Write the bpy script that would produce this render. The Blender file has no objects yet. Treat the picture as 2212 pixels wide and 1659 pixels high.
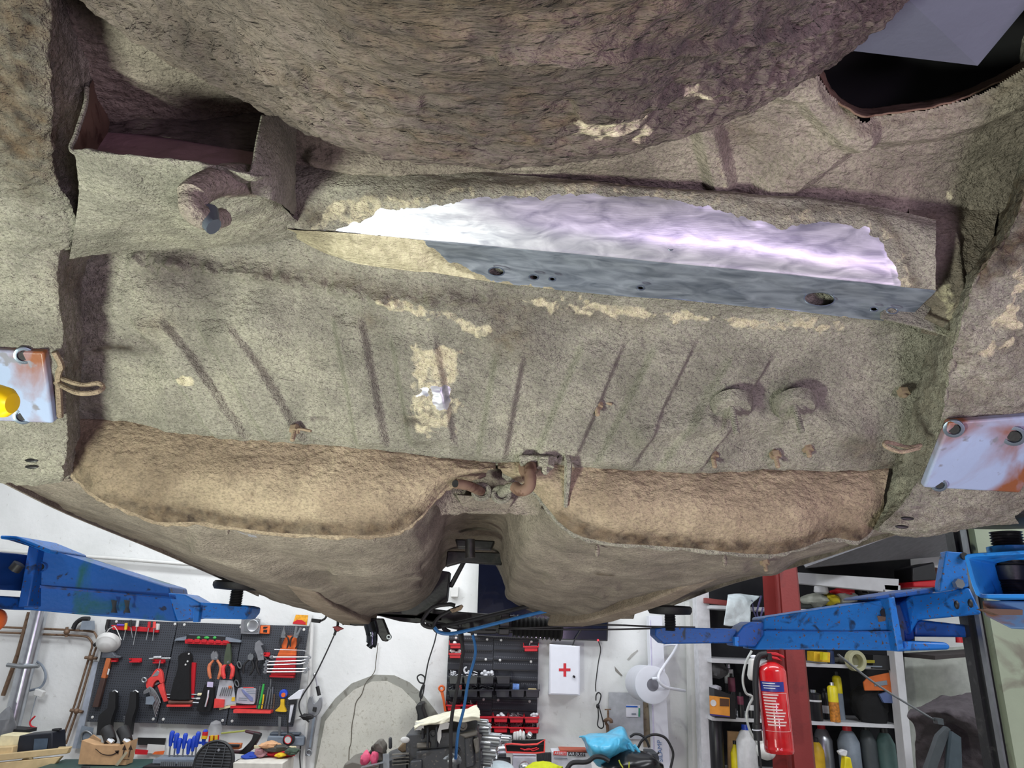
import bpy, bmesh, math, random
import numpy as np
from mathutils import Vector, Matrix
C = bpy.context.scene.collection
R = math.radians
random.seed(7)
# ------------------------------------------------------------------ camera, world, lights, exposure
F, CX, CY = 1475.0, 1106.0, 829.5            # focal length and centre in photo pixels
PITCH, ROLL, CAMZ = R(19.0), 0.042, 1.60
_f = Vector((0, math.cos(PITCH), math.sin(PITCH)))
_r0 = Vector((1, 0, 0)); _u0 = Vector((0, -math.sin(PITCH), math.cos(PITCH)))
_r = (_r0 * math.cos(ROLL) + _u0 * math.sin(ROLL)); _u = (_u0 * math.cos(ROLL) - _r0 * math.sin(ROLL))
cam = bpy.data.cameras.new('camera'); camo = bpy.data.objects.new('camera', cam); C.objects.link(camo)
M3 = Matrix((( _r.x, _u.x, -_f.x), (_r.y, _u.y, -_f.y), (_r.z, _u.z, -_f.z)))
camo.matrix_world = Matrix.Translation((0, 0, CAMZ)) @ M3.to_4x4()
cam.sensor_width = 36; cam.lens = F / 2212 * 36; cam.clip_start = .02
bpy.context.scene.camera = camo
sc = bpy.context.scene
sc.view_settings.view_transform = 'Standard'; sc.view_settings.look = 'None'
sc.view_settings.gamma = 1; sc.view_settings.use_curve_mapping = False
sc.view_settings.exposure = 0.0
w = bpy.data.worlds.new('world'); sc.world = w; w.use_nodes = True
w.node_tree.nodes['Background'].inputs[0].default_value = (.88, .84, 1, 1)
w.node_tree.nodes['Background'].inputs[1].default_value = .22
def area(name, loc, to, size, power, col, sy=None):
    l = bpy.data.lights.new(name, 'AREA'); l.energy = power; l.color = col
    l.size = size
    if sy: l.shape = 'RECTANGLE'; l.size_y = sy
    o = bpy.data.objects.new(name, l); C.objects.link(o); o.location = loc
    o.rotation_euler = (Vector(to) - Vector(loc)).to_track_quat('-Z', 'Y').to_euler()
    return o
# LED work lamps at the lift, one added fill, a low uplight, ceiling strips
area('work_lamp_key', (-.78, .08, .90), (.0, .9, 1.95), .09, 29, (.93, 1, .87), .34)
area('added_fill_right', (1.25, -.30, .85), (.3, .9, 2.0), .25, 9, (1, .78, .98), .4)  # second violet fill, added to lift the right side and tint its shade
area('low_uplight', (-.5, 1.5, .35), (0, 2.1, 1.8), .5, 5, (1, .90, .84), .4)  # low area light aimed up at the front floor
area('work_lamp_fill', (.56, -.56, 1.36), (.15, .8, 2.0), .26, 8.5, (.88, .68, 1), .36)
area('ceiling_strip_front', (-1.0, 3.2, 3.25), (-1.0, 4.6, 1.4), 2.6, 45, (.93, .96, 1), .3)
area('ceiling_strip_middle', (1.7, 3.0, 3.25), (1.7, 4.6, 1.3), 2.0, 24, (.93, .96, 1), .3)
area('ceiling_strip_left', (-2.6, 1.6, 3.2), (-1.2, 2.6, 1.2), 1.6, 42, (.93, .96, 1), .3)
area('ceiling_strip_right', (2.7, .8, 3.2), (2.0, 2.2, 1.3), 1.6, 48, (.93, .96, 1), .3)
# ------------------------------------------------------------------ pixel <-> place
def Pn(px, py, Y):                              # the point at distance Y along the garage, on the sight line of a pixel
    px = np.asarray(px, float); py = np.asarray(py, float); Y = np.asarray(Y, float)
    a = (px - CX) / F; b = (CY - py) / F
    d = [a * _r[i] + b * _u[i] + _f[i] for i in range(3)]
    k = Y / d[1]
    return np.stack([d[0] * k, Y + 0 * k, d[2] * k + CAMZ], -1)
def P(px, py, Y): return Vector(Pn(px, py, Y).tolist())
def proj(v):
    q = v - np.array([0, 0, CAMZ]); z = q @ np.array(_f); x = q @ np.array(_r); y = q @ np.array(_u)
    return CX + F * x / z, CY - F * y / z
def PPM(px, py, Y):                             # pixels per metre at a place
    a = P(px, py, Y); b = np.array(a) + np.array([.01, 0, 0]); u, v = proj(b); return math.hypot(u - px, v - py) * 100
def Z(x0, y0, s): return lambda pts: [(x0 + u / s, y0 + v / s) for u, v in pts]
# ------------------------------------------------------------------ numpy noise, masks, splines
def _h(i, j, k, s):
    n = (i * 374761393 + j * 668265263 + k * 2147483647 % 982451653 + k * 1274126177 + s * 69069) & 0x7fffffff
    n = ((n ^ (n >> 13)) * 1274126177) & 0x7fffffff
    return ((n ^ (n >> 16)) & 0xffff) / 65535.0
def vnoise(p, s=0):
    i = np.floor(p).astype(np.int64); f = p - i; f = f * f * (3 - 2 * f); o = 0
    for dx in (0, 1):
        for dy in (0, 1):
            for dz in (0, 1):
                wgt = (f[..., 0] if dx else 1 - f[..., 0]) * (f[..., 1] if dy else 1 - f[..., 1]) * (f[..., 2] if dz else 1 - f[..., 2])
                o = o + wgt * _h(i[..., 0] + dx, i[..., 1] + dy, i[..., 2] + dz, s)
    return o * 2 - 1
def fbm(p, sc_=(1, 1, 1), oc=3, s=0):
    p = p * np.array(sc_, float); a, o = 1.0, 0
    for k in range(oc): o = o + a * vnoise(p + 17.3 * k, s + k); p = p * 2.03; a *= .5
    return o
def dist_path(px, py, path):
    best = np.full(np.shape(px), 1e9)
    for (x0, y0), (x1, y1) in zip(path[:-1], path[1:]):
        dx, dy = x1 - x0, y1 - y0; t = np.clip(((px - x0) * dx + (py - y0) * dy) / (dx * dx + dy * dy + 1e-9), 0, 1)
        best = np.minimum(best, np.hypot(px - x0 - t * dx, py - y0 - t * dy))
    return best
def inside(px, py, poly):
    c = np.zeros(np.shape(px), bool); n = len(poly)
    for i in range(n):
        (x0, y0), (x1, y1) = poly[i], poly[(i + 1) % n]
        if y0 == y1: continue
        c ^= ((y0 > py) != (y1 > py)) & (px < (x1 - x0) * (py - y0) / (y1 - y0) + x0)
    return c
def sdp(px, py, poly):                          # signed distance, positive inside
    d = dist_path(px, py, list(poly) + [poly[0]]); return np.where(inside(px, py, poly), d, -d)
def soft(d, w_): return np.clip(d / w_ + .5, 0, 1)
def gauss(d, w_): return np.exp(-(d / w_) ** 2)
def crom(a, n):                                 # Catmull-Rom along axis 0
    a = np.asarray(a, float); m = len(a)
    e = np.concatenate([[2 * a[0] - a[1]], a, [2 * a[-1] - a[-2]]]); t = np.linspace(0, m - 1, n)
    i = np.minimum(t.astype(int), m - 2); f = (t - i).reshape((-1,) + (1,) * (a.ndim - 1))
    p0, p1, p2, p3 = e[i], e[i + 1], e[i + 2], e[i + 3]
    return .5 * (2 * p1 + (p2 - p0) * f + (2 * p0 - 5 * p1 + 4 * p2 - p3) * f ** 2 + (3 * p1 - p0 - 3 * p2 + p3) * f ** 3)
# ------------------------------------------------------------------ materials
def lin(c):
    return tuple(((x / 255) / 12.92 if x / 255 <= .04045 else ((x / 255 + .055) / 1.055) ** 2.4) for x in c) + (1,)
class NT:
    def __init__(s, name):
        s.m = bpy.data.materials.new(name); s.m.use_nodes = True; s.t = s.m.node_tree; s.b = s.t.nodes['Principled BSDF']
        s.tc = s.n('ShaderNodeTexCoord')
    def n(s, k, **kw):
        x = s.t.nodes.new(k)
        for a, v in kw.items(): setattr(x, a, v)
        return x
    def l(s, a, b): s.t.links.new(a, b)
    def noise(s, scale, det=3, dist=0, stretch=None, off=0):
        mp = s.n('ShaderNodeMapping'); s.l(s.tc.outputs['Object'], mp.inputs[0])
        if stretch: mp.inputs['Scale'].default_value = stretch
        mp.inputs['Location'].default_value = (off, off * .7, off * 1.3)
        x = s.n('ShaderNodeTexNoise'); x.inputs['Scale'].default_value = scale; x.inputs['Detail'].default_value = det; x.inputs['Distortion'].default_value = dist
        s.l(mp.outputs[0], x.inputs['Vector']); return x.outputs[0]
    def ramp(s, inp, stops):
        r = s.n('ShaderNodeValToRGB'); s.l(inp, r.inputs[0]); e = r.color_ramp.elements
        e[0].position, e[0].color = stops[0][0], stops[0][1]; e[1].position, e[1].color = stops[-1][0], stops[-1][1]
        for p_, c_ in stops[1:-1]: q = e.new(p_); q.color = c_
        return r.outputs[0]
    def mix(s, f, a, b, mode='MIX'):
        x = s.n('ShaderNodeMix', data_type='RGBA', blend_type=mode)
        for v, i in ((f, 0), (a, 6), (b, 7)):
            if hasattr(v, 'is_linked') or hasattr(v, 'links'): s.l(v, x.inputs[i])
            else: x.inputs[i].default_value = v
        return x.outputs[2]
    def math(s, op, a, b=0.0, clamp=False):
        x = s.n('ShaderNodeMath', operation=op, use_clamp=clamp)
        for v, i in ((a, 0), (b, 1)):
            if hasattr(v, 'links'): s.l(v, x.inputs[i])
            else: x.inputs[i].default_value = v
        return x.outputs[0]
    def bump(s, h, st, d, prev=None):
        x = s.n('ShaderNodeBump'); x.inputs['Strength'].default_value = st; x.inputs['Distance'].default_value = d; s.l(h, x.inputs['Height'])
        if prev: s.l(prev, x.inputs['Normal'])
        return x.outputs[0]
MATS = {}
def mat(name, rgb, rough=.5, metal=0, var=.12, sc_=30, bump=0, bs=200, spec=None, emit=0, alpha=1, trans=0, coat=0):
    if name in MATS: return MATS[name]
    t = NT(name); c = lin(rgb)
    dk = tuple(x * (1 - var) for x in c[:3]) + (1,); lt = tuple(min(1, x * (1 + var)) for x in c[:3]) + (1,)
    t.l(t.ramp(t.noise(sc_, 4), [(.3, dk), (.7, lt)]), t.b.inputs['Base Color'])
    t.b.inputs['Roughness'].default_value = rough; t.b.inputs['Metallic'].default_value = metal
    if spec is not None: t.b.inputs['Specular IOR Level'].default_value = spec
    if bump: t.l(t.bump(t.noise(bs, 4), bump, .003), t.b.inputs['Normal'])
    if emit: t.b.inputs['Emission Color'].default_value = c; t.b.inputs['Emission Strength'].default_value = emit
    if trans: t.b.inputs['Transmission Weight'].default_value = trans
    if coat: t.b.inputs['Coat Weight'].default_value = coat
    t.b.inputs['Alpha'].default_value = alpha
    MATS[name] = t.m; return t.m
def grimy(name, rgb, grime, rough=.45, amount=.5, sc_=14, metal=0, speck=None, var=.1):   # paint with worn and dirty places
    if name in MATS: return MATS[name]
    t = NT(name); c = lin(rgb)
    base = t.ramp(t.noise(6, 3), [(.3, tuple(x * (1 - var) for x in c[:3]) + (1,)), (.7, tuple(min(1, x * (1 + var)) for x in c[:3]) + (1,))])
    k = t.ramp(t.noise(sc_, 6, .6), [(.5 + .12 * (1 - amount), (0, 0, 0, 1)), (.62 + .12 * (1 - amount), (1, 1, 1, 1))])
    col = t.mix(k, base, lin(grime))
    if speck:
        k2 = t.ramp(t.noise(sc_ * 5, 3, 0, None, 4), [(.62, (0, 0, 0, 1)), (.68, (1, 1, 1, 1))]); col = t.mix(k2, col, lin(speck))
    t.l(col, t.b.inputs['Base Color']); t.b.inputs['Roughness'].default_value = rough; t.b.inputs['Metallic'].default_value = metal
    t.l(t.bump(t.noise(90, 4), .25, .002), t.b.inputs['Normal'])
    MATS[name] = t.m; return t.m
def coating(name, c0, c1, c2, bumpy=1.0, fine=300, stretch=(.7, 1, 1)):
    t = NT(name)
    base = t.ramp(t.noise(9, 5, .6), [(.32, lin(c0)), (.5, lin(c1)), (.68, lin(c2))])
    base = t.mix(t.math('MULTIPLY', t.ramp(t.noise(150, 4), [(.40, (1, 1, 1, 1)), (.52, (0, 0, 0, 1))]), .16), base, lin((92, 84, 72)))
    base = t.mix(t.math('MULTIPLY', t.ramp(t.noise(fine * 1.3, 3, .1, stretch, 3), [(.36, (1, 1, 1, 1)), (.54, (0, 0, 0, 1))]), .38), base, lin(tuple(x * .55 for x in c0)))
    base = t.mix(t.math('MULTIPLY', t.ramp(t.noise(26, 4, .4, None, 9), [(.46, (0, 0, 0, 1)), (.66, (1, 1, 1, 1))]), .30), base, lin(tuple(x * .72 for x in c0)))
    at = t.n('ShaderNodeVertexColor', layer_name='wear_shade'); sp = t.n('ShaderNodeSeparateColor'); t.l(at.outputs[0], sp.inputs[0])
    nz = t.noise(60, 5, 1.0); nz2 = t.math('MULTIPLY', t.math('SUBTRACT', nz, .5), 1.1)
    def mk_(o): return t.ramp(t.math('ADD', o, nz2), [(.47, (0, 0, 0, 1)), (.53, (1, 1, 1, 1))])
    metal = mk_(sp.outputs[0]); cream = t.ramp(t.math('ADD', sp.outputs[1], nz2), [(.40, (0, 0, 0, 1)), (.66, (1, 1, 1, 1))])
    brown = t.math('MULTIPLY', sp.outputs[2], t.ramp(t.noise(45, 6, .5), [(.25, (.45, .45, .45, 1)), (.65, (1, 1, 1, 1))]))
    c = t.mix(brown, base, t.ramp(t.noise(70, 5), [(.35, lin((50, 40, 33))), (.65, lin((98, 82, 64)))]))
    c = t.mix(cream, c, t.ramp(t.noise(140, 4, .5, (1, .2, 1)), [(.3, lin((176, 166, 138))), (.7, lin((214, 204, 174)))]))
    met = t.ramp(t.noise(22, 5, 1.2, (1, 3, 3)), [(.3, lin((146, 146, 158))), (.7, lin((214, 214, 220)))])
    c = t.mix(metal, c, met)
    t.l(c, t.b.inputs['Base Color']); t.l(t.math('MULTIPLY', metal, .62), t.b.inputs['Metallic'])
    t.l(t.math('SUBTRACT', .86, t.math('MULTIPLY', metal, .46)), t.b.inputs['Roughness'])
    b1 = t.bump(t.noise(fine * .6, 5, .25, stretch), 1.0 * bumpy, .0062)
    b2 = t.bump(t.noise(fine * 2.2, 3, .1, stretch), 1.0 * bumpy, .0024, b1)
    b3 = t.bump(t.noise(700, 3, .2, (.10, 1, 1)), .12, .0008)
    mxn = t.n('ShaderNodeMix', data_type='VECTOR'); t.l(metal, mxn.inputs[0]); t.l(b2, mxn.inputs[4]); t.l(b3, mxn.inputs[5])
    t.l(mxn.outputs[1], t.b.inputs['Normal'])
    t.b.inputs['Specular IOR Level'].default_value = .3
    MATS[name] = t.m; return t.m
# ------------------------------------------------------------------ geometry: every maker returns (verts, faces) in world metres
def prism(px, Y, th, back=None):                # pixel outline at depth Y, pulled th towards the camera side
    a = [P(x, y, Y) for x, y in px]; f = [v - Vector((0, th, 0)) for v in a]; n = len(a)
    return (f + a, [tuple(range(n)), tuple(range(2 * n - 1, n - 1, -1))] + [(i, i + n, (i + 1) % n + n, (i + 1) % n) for i in range(n)])
def rect(x0, y0, x1, y1): return [(x0, y0), (x1, y0), (x1, y1), (x0, y1)]
def oval(cx, cy, rx, ry=None, n=20, a0=0, rot=0):
    ry = rx if ry is None else ry
    o = []
    for i in range(n):
        a = a0 + 2 * math.pi * i / n; u, v = rx * math.cos(a), ry * math.sin(a); o.append((cx + u * math.cos(rot) - v * math.sin(rot), cy + u * math.sin(rot) + v * math.cos(rot)))
    return o
def strip(path, w0, w1=None):                   # a band along a pixel polyline
    w1 = w0 if w1 is None else w1; L, Rr = [], []; n = len(path)
    for i, (x, y) in enumerate(path):
        a = path[max(i - 1, 0)]; b = path[min(i + 1, n - 1)]; dx, dy = b[0] - a[0], b[1] - a[1]; q = math.hypot(dx, dy) or 1
        h = (w0 + (w1 - w0) * i / max(n - 1, 1)) / 2; L.append((x - dy / q * h, y + dx / q * h)); Rr.append((x + dy / q * h, y - dx / q * h))
    return L + Rr[::-1]
def spl(path, n=24): return [tuple(x) for x in crom(path, n).tolist()]
def tube(pts, r, n=8, closed=False):
    pts = [Vector(p) for p in pts]; V, Fc = [], []; m = len(pts); up = None
    for i, p in enumerate(pts):
        if closed: t = pts[(i + 1) % m] - pts[i - 1]
        else: t = pts[min(i + 1, m - 1)] - pts[max(i - 1, 0)]
        t = t.normalized() if t.length > 1e-9 else Vector((0, 0, 1))
        if up is None:
            up = Vector((0, 0, 1)) if abs(t.z) < .9 else Vector((1, 0, 0))
        a = (up - t * up.dot(t)); a = a.normalized() if a.length > 1e-6 else t.orthogonal().normalized(); up = a; b = t.cross(a)
        rr = r[i] if isinstance(r, (list, tuple)) else r
        for k in range(n): q = 2 * math.pi * k / n; V.append(p + a * math.cos(q) * rr + b * math.sin(q) * rr)
    for i in range(m if closed else m - 1):
        for k in range(n):
            k2 = (k + 1) % n; j = (i + 1) % m; Fc.append((i * n + k, i * n + k2, j * n + k2, j * n + k))
    if not closed: Fc += [tuple(range(n - 1, -1, -1)), tuple((m - 1) * n + k for k in range(n))]
    return V, Fc
def ptube(pp, r, n=8, sm=0, closed=False):      # tube through (px,py,Y) points
    if sm: pp = spl(pp, sm)
    return tube([P(*p) for p in pp], r, n, closed)
def lathe(c, ax, prof, n=20):                   # profile (t along axis, radius)
    c = Vector(c); ax = Vector(ax).normalized(); a = ax.orthogonal().normalized(); b = ax.cross(a); V, Fc = [], []
    for t, r in prof:
        for k in range(n): q = 2 * math.pi * k / n; V.append(c + ax * t + (a * math.cos(q) + b * math.sin(q)) * max(r, 1e-5))
    for i in range(len(prof) - 1):
        for k in range(n): k2 = (k + 1) % n; Fc.append((i * n + k, i * n + k2, (i + 1) * n + k2, (i + 1) * n + k))
    Fc += [tuple(range(n - 1, -1, -1)), tuple((len(prof) - 1) * n + k for k in range(n))]
    return V, Fc
def box(c, s, rot=None):
    V = [Vector((x * s[0] / 2, y * s[1] / 2, z * s[2] / 2)) for z in (-1, 1) for x, y in ((-1, -1), (1, -1), (1, 1), (-1, 1))]
    if rot is not None: V = [rot @ v for v in V]
    return [v + Vector(c) for v in V], [(3, 2, 1, 0), (4, 5, 6, 7), (0, 1, 5, 4), (1, 2, 6, 5), (2, 3, 7, 6), (3, 0, 4, 7)]
def hexa(q0, q1):                               # a solid between two quads
    V = [Vector(p) for p in q0] + [Vector(p) for p in q1]
    return V, [(3, 2, 1, 0), (4, 5, 6, 7), (0, 1, 5, 4), (1, 2, 6, 5), (2, 3, 7, 6), (3, 0, 4, 7)]
def ell(c, r, n=14, m=10, rough=0, seed=0):
    V, Fc = [], []
    for i in range(m + 1):
        th = math.pi * i / m
        for k in range(n):
            q = 2 * math.pi * k / n; V.append((math.sin(th) * math.cos(q), math.sin(th) * math.sin(q), math.cos(th)))
    A = np.array(V)
    if rough: A = A * (1 + rough * fbm(A, (1.6,) * 3, 3, seed))[:, None]
    A = A * np.array(r if hasattr(r, '__len__') else (r, r, r)) + np.array(c)
    for i in range(m):
        for k in range(n): k2 = (k + 1) % n; Fc.append((i * n + k, (i + 1) * n + k, (i + 1) * n + k2, i * n + k2))
    return [Vector(v) for v in A.tolist()], Fc
def mesh(name, geos, m, smooth=True):
    if isinstance(geos, tuple): geos = [geos]
    V, Fc = [], []
    for g in geos:
        o = len(V); V += [tuple(v) for v in g[0]]; Fc += [tuple(i + o for i in f) for f in g[1]]
    me = bpy.data.meshes.new(name); me.from_pydata(V, [], Fc); me.materials.append(m)
    bm = bmesh.new(); bm.from_mesh(me); bmesh.ops.recalc_face_normals(bm, faces=bm.faces); bm.to_mesh(me); bm.free()
    if smooth:
        me.polygons.foreach_set('use_smooth', [True] * len(me.polygons))
        try: me.set_sharp_from_angle(angle=R(38))
        except Exception: pass
    me.update(); return me
def tag(o, label, cat, group=None, kind=None):
    if label: o['label'] = label
    if cat: o['category'] = cat
    if group: o['group'] = group
    if kind: o['kind'] = kind
    return o
def shiftmesh(me, d): me.transform(Matrix.Translation(-Vector(d)))
def thing(name, label, cat, loc, group=None):
    o = bpy.data.objects.new(name, None); C.objects.link(o); o.location = loc; o.empty_display_size = .05
    return tag(o, label, cat, group)
def wloc(o):
    v = Vector(o.location)
    while o.parent: o = o.parent; v += o.location
    return v
def part(name, geos, m, parent, bevel=0, smooth=True, solid=0, label=None):
    me = geos if isinstance(geos, bpy.types.Mesh) else mesh(name, geos, m, smooth)
    shiftmesh(me, wloc(parent)); o = bpy.data.objects.new(name, me); C.objects.link(o); o.parent = parent
    if solid: s = o.modifiers.new('thick', 'SOLIDIFY'); s.thickness = solid; s.offset = 1
    if bevel: b = o.modifiers.new('bevel', 'BEVEL'); b.width = bevel; b.segments = 2; b.limit_method = 'ANGLE'
    if label: o['label'] = label
    return o
def one(name, label, cat, geos, m, group=None, bevel=0, smooth=True, kind=None, solid=0):
    me = geos if isinstance(geos, bpy.types.Mesh) else mesh(name, geos, m, smooth)
    A = np.array([v.co[:] for v in me.vertices]); c = Vector(((A[:, 0].min() + A[:, 0].max()) / 2, (A[:, 1].min() + A[:, 1].max()) / 2, A[:, 2].min()))
    shiftmesh(me, c); o = bpy.data.objects.new(name, me); C.objects.link(o); o.location = c
    if solid: s = o.modifiers.new('thick', 'SOLIDIFY'); s.thickness = solid; s.offset = 1
    if bevel: b = o.modifiers.new('bevel', 'BEVEL'); b.width = bevel; b.segments = 2; b.limit_method = 'ANGLE'
    return tag(o, label, cat, group, kind)
def struct(name, geos, m, bevel=0, kind='structure'): return one(name, None, None, geos, m, kind='structure', bevel=bevel)
def patch(name, rows, nu, nv, m, parent, disp=None, wear_shade=None, hole=None, solid=0, label=None):
    """sheet metal through rows of (px,py,Y) control points; disp(px,py,pos) in metres along the normal towards the viewer's side"""
    G = np.array(rows, float); G = Pn(G[..., 0], G[..., 1], G[..., 2])
    A = crom(G, nv); A = crom(A.transpose(1, 0, 2), nu).transpose(1, 0, 2)
    du = np.gradient(A, axis=1); dv = np.gradient(A, axis=0); N = np.cross(du, dv); N /= np.linalg.norm(N, axis=-1, keepdims=True) + 1e-12
    sgn = np.sign(np.sum(N * (np.array([0, 0, CAMZ]) - A), -1, keepdims=True)); N = N * np.sign(sgn.mean() or 1)
    px, py = proj(A)
    if disp is not None: A = A + N * disp(px, py, A)[..., None]
    nvv, nuu = A.shape[:2]; idx = np.arange(nvv * nuu).reshape(nvv, nuu)
    q = np.stack([idx[:-1, :-1], idx[:-1, 1:], idx[1:, 1:], idx[1:, :-1]], -1).reshape(-1, 4)
    if hole is not None:
        cx = (px[:-1, :-1] + px[1:, 1:]) / 2; cy = (py[:-1, :-1] + py[1:, 1:]) / 2; q = q[~hole(cx, cy).reshape(-1)]
    me = bpy.data.meshes.new(name); me.from_pydata(A.reshape(-1, 3).tolist(), [], q.tolist()); me.materials.append(m)
    me.polygons.foreach_set('use_smooth', [True] * len(me.polygons))
    ca = me.color_attributes.new('wear_shade', 'FLOAT_COLOR', 'POINT'); W = np.zeros((nvv * nuu, 4)); W[:, 3] = 1
    if wear_shade is not None:
        for i, ch in enumerate(wear_shade(px, py, A)):
            if ch is not None: W[:, i] = np.broadcast_to(ch, px.shape).reshape(-1)
    ca.data.foreach_set('color', W.reshape(-1).astype(np.float32)); me.update()
    return part(name, me, m, parent, solid=solid, label=label)
# ------------------------------------------------------------------ room shell
WY = 4.5
t = NT('white_wall')
base = t.ramp(t.noise(2.2, 5, .5), [(.3, lin((214, 216, 214))), (.7, lin((236, 237, 236)))])
k = t.ramp(t.noise(34, 6, .6), [(.26, (1, 1, 1, 1)), (.34, (0, 0, 0, 1))]); base = t.mix(t.math('MULTIPLY', k, .3), base, lin((150, 145, 135)))
t.l(base, t.b.inputs['Base Color']); t.b.inputs['Roughness'].default_value = .85
t.l(t.bump(t.noise(28, 6), .35, .006), t.b.inputs['Normal']); M_WALL = t.m
M_PLAST = grimy('bare_plaster', (200, 198, 188), (178, 174, 162), .9, .5, 60, speck=(158, 152, 140))
M_PLAST2 = grimy('grey_plaster_edge', (150, 150, 142), (120, 118, 110), .9, .6, 22)
M_FLOOR = grimy('garage_concrete', (110, 108, 104), (70, 68, 66), .8, .7, 3)
struct('wall_back', box((0, WY + .1, 1.75), (7.6, .2, 3.7)), M_WALL)
struct('wall_left', box((-3.75, 1.2, 1.75), (.1, 6.6, 3.7)), M_WALL)
struct('wall_right', box((3.75, 1.2, 1.75), (.1, 6.6, 3.7)), M_WALL)
struct('floor', box((0, 1.2, -.05), (7.6, 6.6, .1)), M_FLOOR)
struct('ceiling', box((0, 1.2, 3.65), (7.6, 6.6, .1)), mat('ceiling_paint', (200, 200, 200), .9))
# ------------------------------------------------------------------ the car seen from below
M_COAT = coating('underbody_coating', (130, 127, 114), (154, 150, 136), (172, 168, 150))
M_COATP = coating('underbody_coating_heel', (138, 122, 102), (158, 141, 118), (174, 158, 132), .7, 260)
M_COATD = coating('dusty_shaded_coating', (80, 72, 68), (104, 94, 88), (124, 113, 105), 1.5, 170, (.30, 1, 1))  # dusty brown, darkened further in place of a missing lamp shadow
M_COATF = coating('floor_pan_coating', (124, 115, 104), (146, 136, 123), (164, 154, 139), .9, 260)
M_STEEL = grimy('bare_steel_grey', (112, 122, 134), (80, 88, 98), .38, .5, 9, metal=.65)
M_RUST = grimy('rusty_steel', (116, 92, 76), (82, 56, 42), .8, .7, 60)
M_DIRT = grimy('dirty_bolt_steel', (140, 122, 100), (92, 74, 58), .75, .6, 80)
M_PLATE = grimy('blue_grey_plate_paint', (150, 165, 192), (128, 76, 46), .42, 1.5, 8, speck=(120, 120, 128))
M_BLACKM = grimy('black_oily_metal', (26, 25, 26), (46, 42, 40), .45, .6, 20)
M_RUB = mat('black_rubber', (20, 20, 21), .6, bump=.2)
car = thing('car_body', 'underside of an old car with tan sprayed coating, raised on the blue lift', 'car', P(1100, 1150, 1.3))
rib = {}
def ribs(px, py, A):
    d = .0022 * fbm(A, (18, 30, 30), 4, 3) + .0012 * fbm(A, (70, 150, 150), 3, 5)
    for xt, yt, xb, yb, wd in ((752, 690, 805, 960, 62), (895, 730, 935, 955, 96), (1085, 760, 1020, 985, 86), (1100, 770, 1062, 985, 60), (1300, 745, 1200, 985, 90), (1455, 745, 1330, 1000, 84), (1620, 770, 1470, 1010, 90), (470, 700, 620, 950, 80), (330, 690, 500, 940, 66)):
        if (xt, xb) == (1085, 1020): continue
        tt = (py - yt) / (yb - yt); xc = xt + (xb - xt) * tt; endm = soft(np.minimum(py - yt, yb - py), 26)
        d += .011 * endm * soft(wd / 2 - abs(px - xc), 12)
    # lumps of the left half, big swells around the studs on the right
    d += .020 * gauss(np.hypot((px - 560) / 1.3, py - 700), 60) + .016 * gauss(np.hypot((px - 330) / 1.6, py - 655), 60)
    d += .014 * gauss(dist_path(px, py, [(800, 655), (930, 680), (1050, 700)]), 40) + .018 * gauss(np.hypot(px - 1130, py - 745), 55)
    d += .014 * gauss(dist_path(px, py, [(1560, 920), (1700, 905), (1850, 930)]), 36) - .012 * gauss(np.hypot(px - 1640, py - 960), 60)
    d += .018 * gauss(dist_path(px, py, [(1390, 935), (1520, 900)]), 26)
    d += .010 * gauss(dist_path(px, py, [(300, 560), (620, 600), (850, 640), (1050, 640)]), 16) * (1 + fbm(A, (80, 80, 80), 2, 9))
    d -= .012 * soft(py - 760, 30) * soft(330 - px, 60)
    return d
PATCHM = [(880, 735), (1005, 735), (985, 945), (878, 935)]
def pan_wear_shade(px, py, A):
    nz = 16 * fbm(A, (60, 60, 60), 3, 21)
    m_ = .62 * soft(sdp(px, py, [(900, 830), (940, 822), (985, 830), (975, 880), (945, 892), (930, 860), (893, 852)]) + nz * .4, 14)
    cr = .62 * soft(sdp(px, py, [(890, 742), (1000, 740), (1000, 800), (985, 930), (900, 930), (885, 860)]) + nz, 30)
    cr = np.maximum(cr, .62 * soft(14 - dist_path(px, py, [(835, 648), (960, 670), (1050, 715)]) + nz, 16))
    cr = np.maximum(cr, .60 * soft(12 - dist_path(px, py, [(1130, 650), (1300, 668), (1560, 690), (1820, 712)]) + nz, 16))
    cr = np.maximum(cr, .65 * soft(13 - np.hypot((px - 408) / 1.8, py - 817), 8))
    br = .75 * gauss(np.hypot(px - 1100, py - 720), 50) + .8 * gauss(dist_path(px, py, [(200, 760), (240, 750), (280, 752)]), 6) + .5 * gauss(np.hypot((px - 350) / 1.6, py - 700), 30)  # short stroke at the left paints the hook bracket's cast shadow
    br += .5 * gauss(np.hypot(px - 800, py - 690), 28) + .35 * gauss(dist_path(px, py, [(400, 560), (700, 600), (1050, 655), (1400, 690)]), 22) + .55 * gauss(dist_path(px, py, [(1840, 960), (1920, 1000)]), 32)
    br += .7 * gauss(dist_path(px, py, [(880, 905), (930, 890)]), 10)
    return m_, cr, np.clip(br, 0, 1)
X6 = (120, 420, 800, 1200, 1600, 2010)
def row(ys, Ys, xs=X6): return [(x, y, Y) for x, y, Y in zip(xs, ys, Ys)]
patch('seat_pan', [row((400, 420, 480, 520, 560, 580), (.78,) * 6), row((480, 500, 560, 600, 640, 660), (.80,) * 6), row((600, 610, 640, 660, 690, 710), (.84,) * 6),
    row((720, 730, 745, 760, 770, 790), (.885,) * 6), row((830, 840, 860, 865, 875, 885), (.93,) * 6), row((905, 925, 955, 985, 1005, 990), (.985,) * 6, (150, 450, 800, 1150, 1560, 1960)),
    row((930, 955, 985, 1010, 1030, 1020), (1.02,) * 6, (150, 450, 800, 1150, 1560, 1960))], 560, 260, M_COAT, car, ribs, pan_wear_shade)
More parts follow.
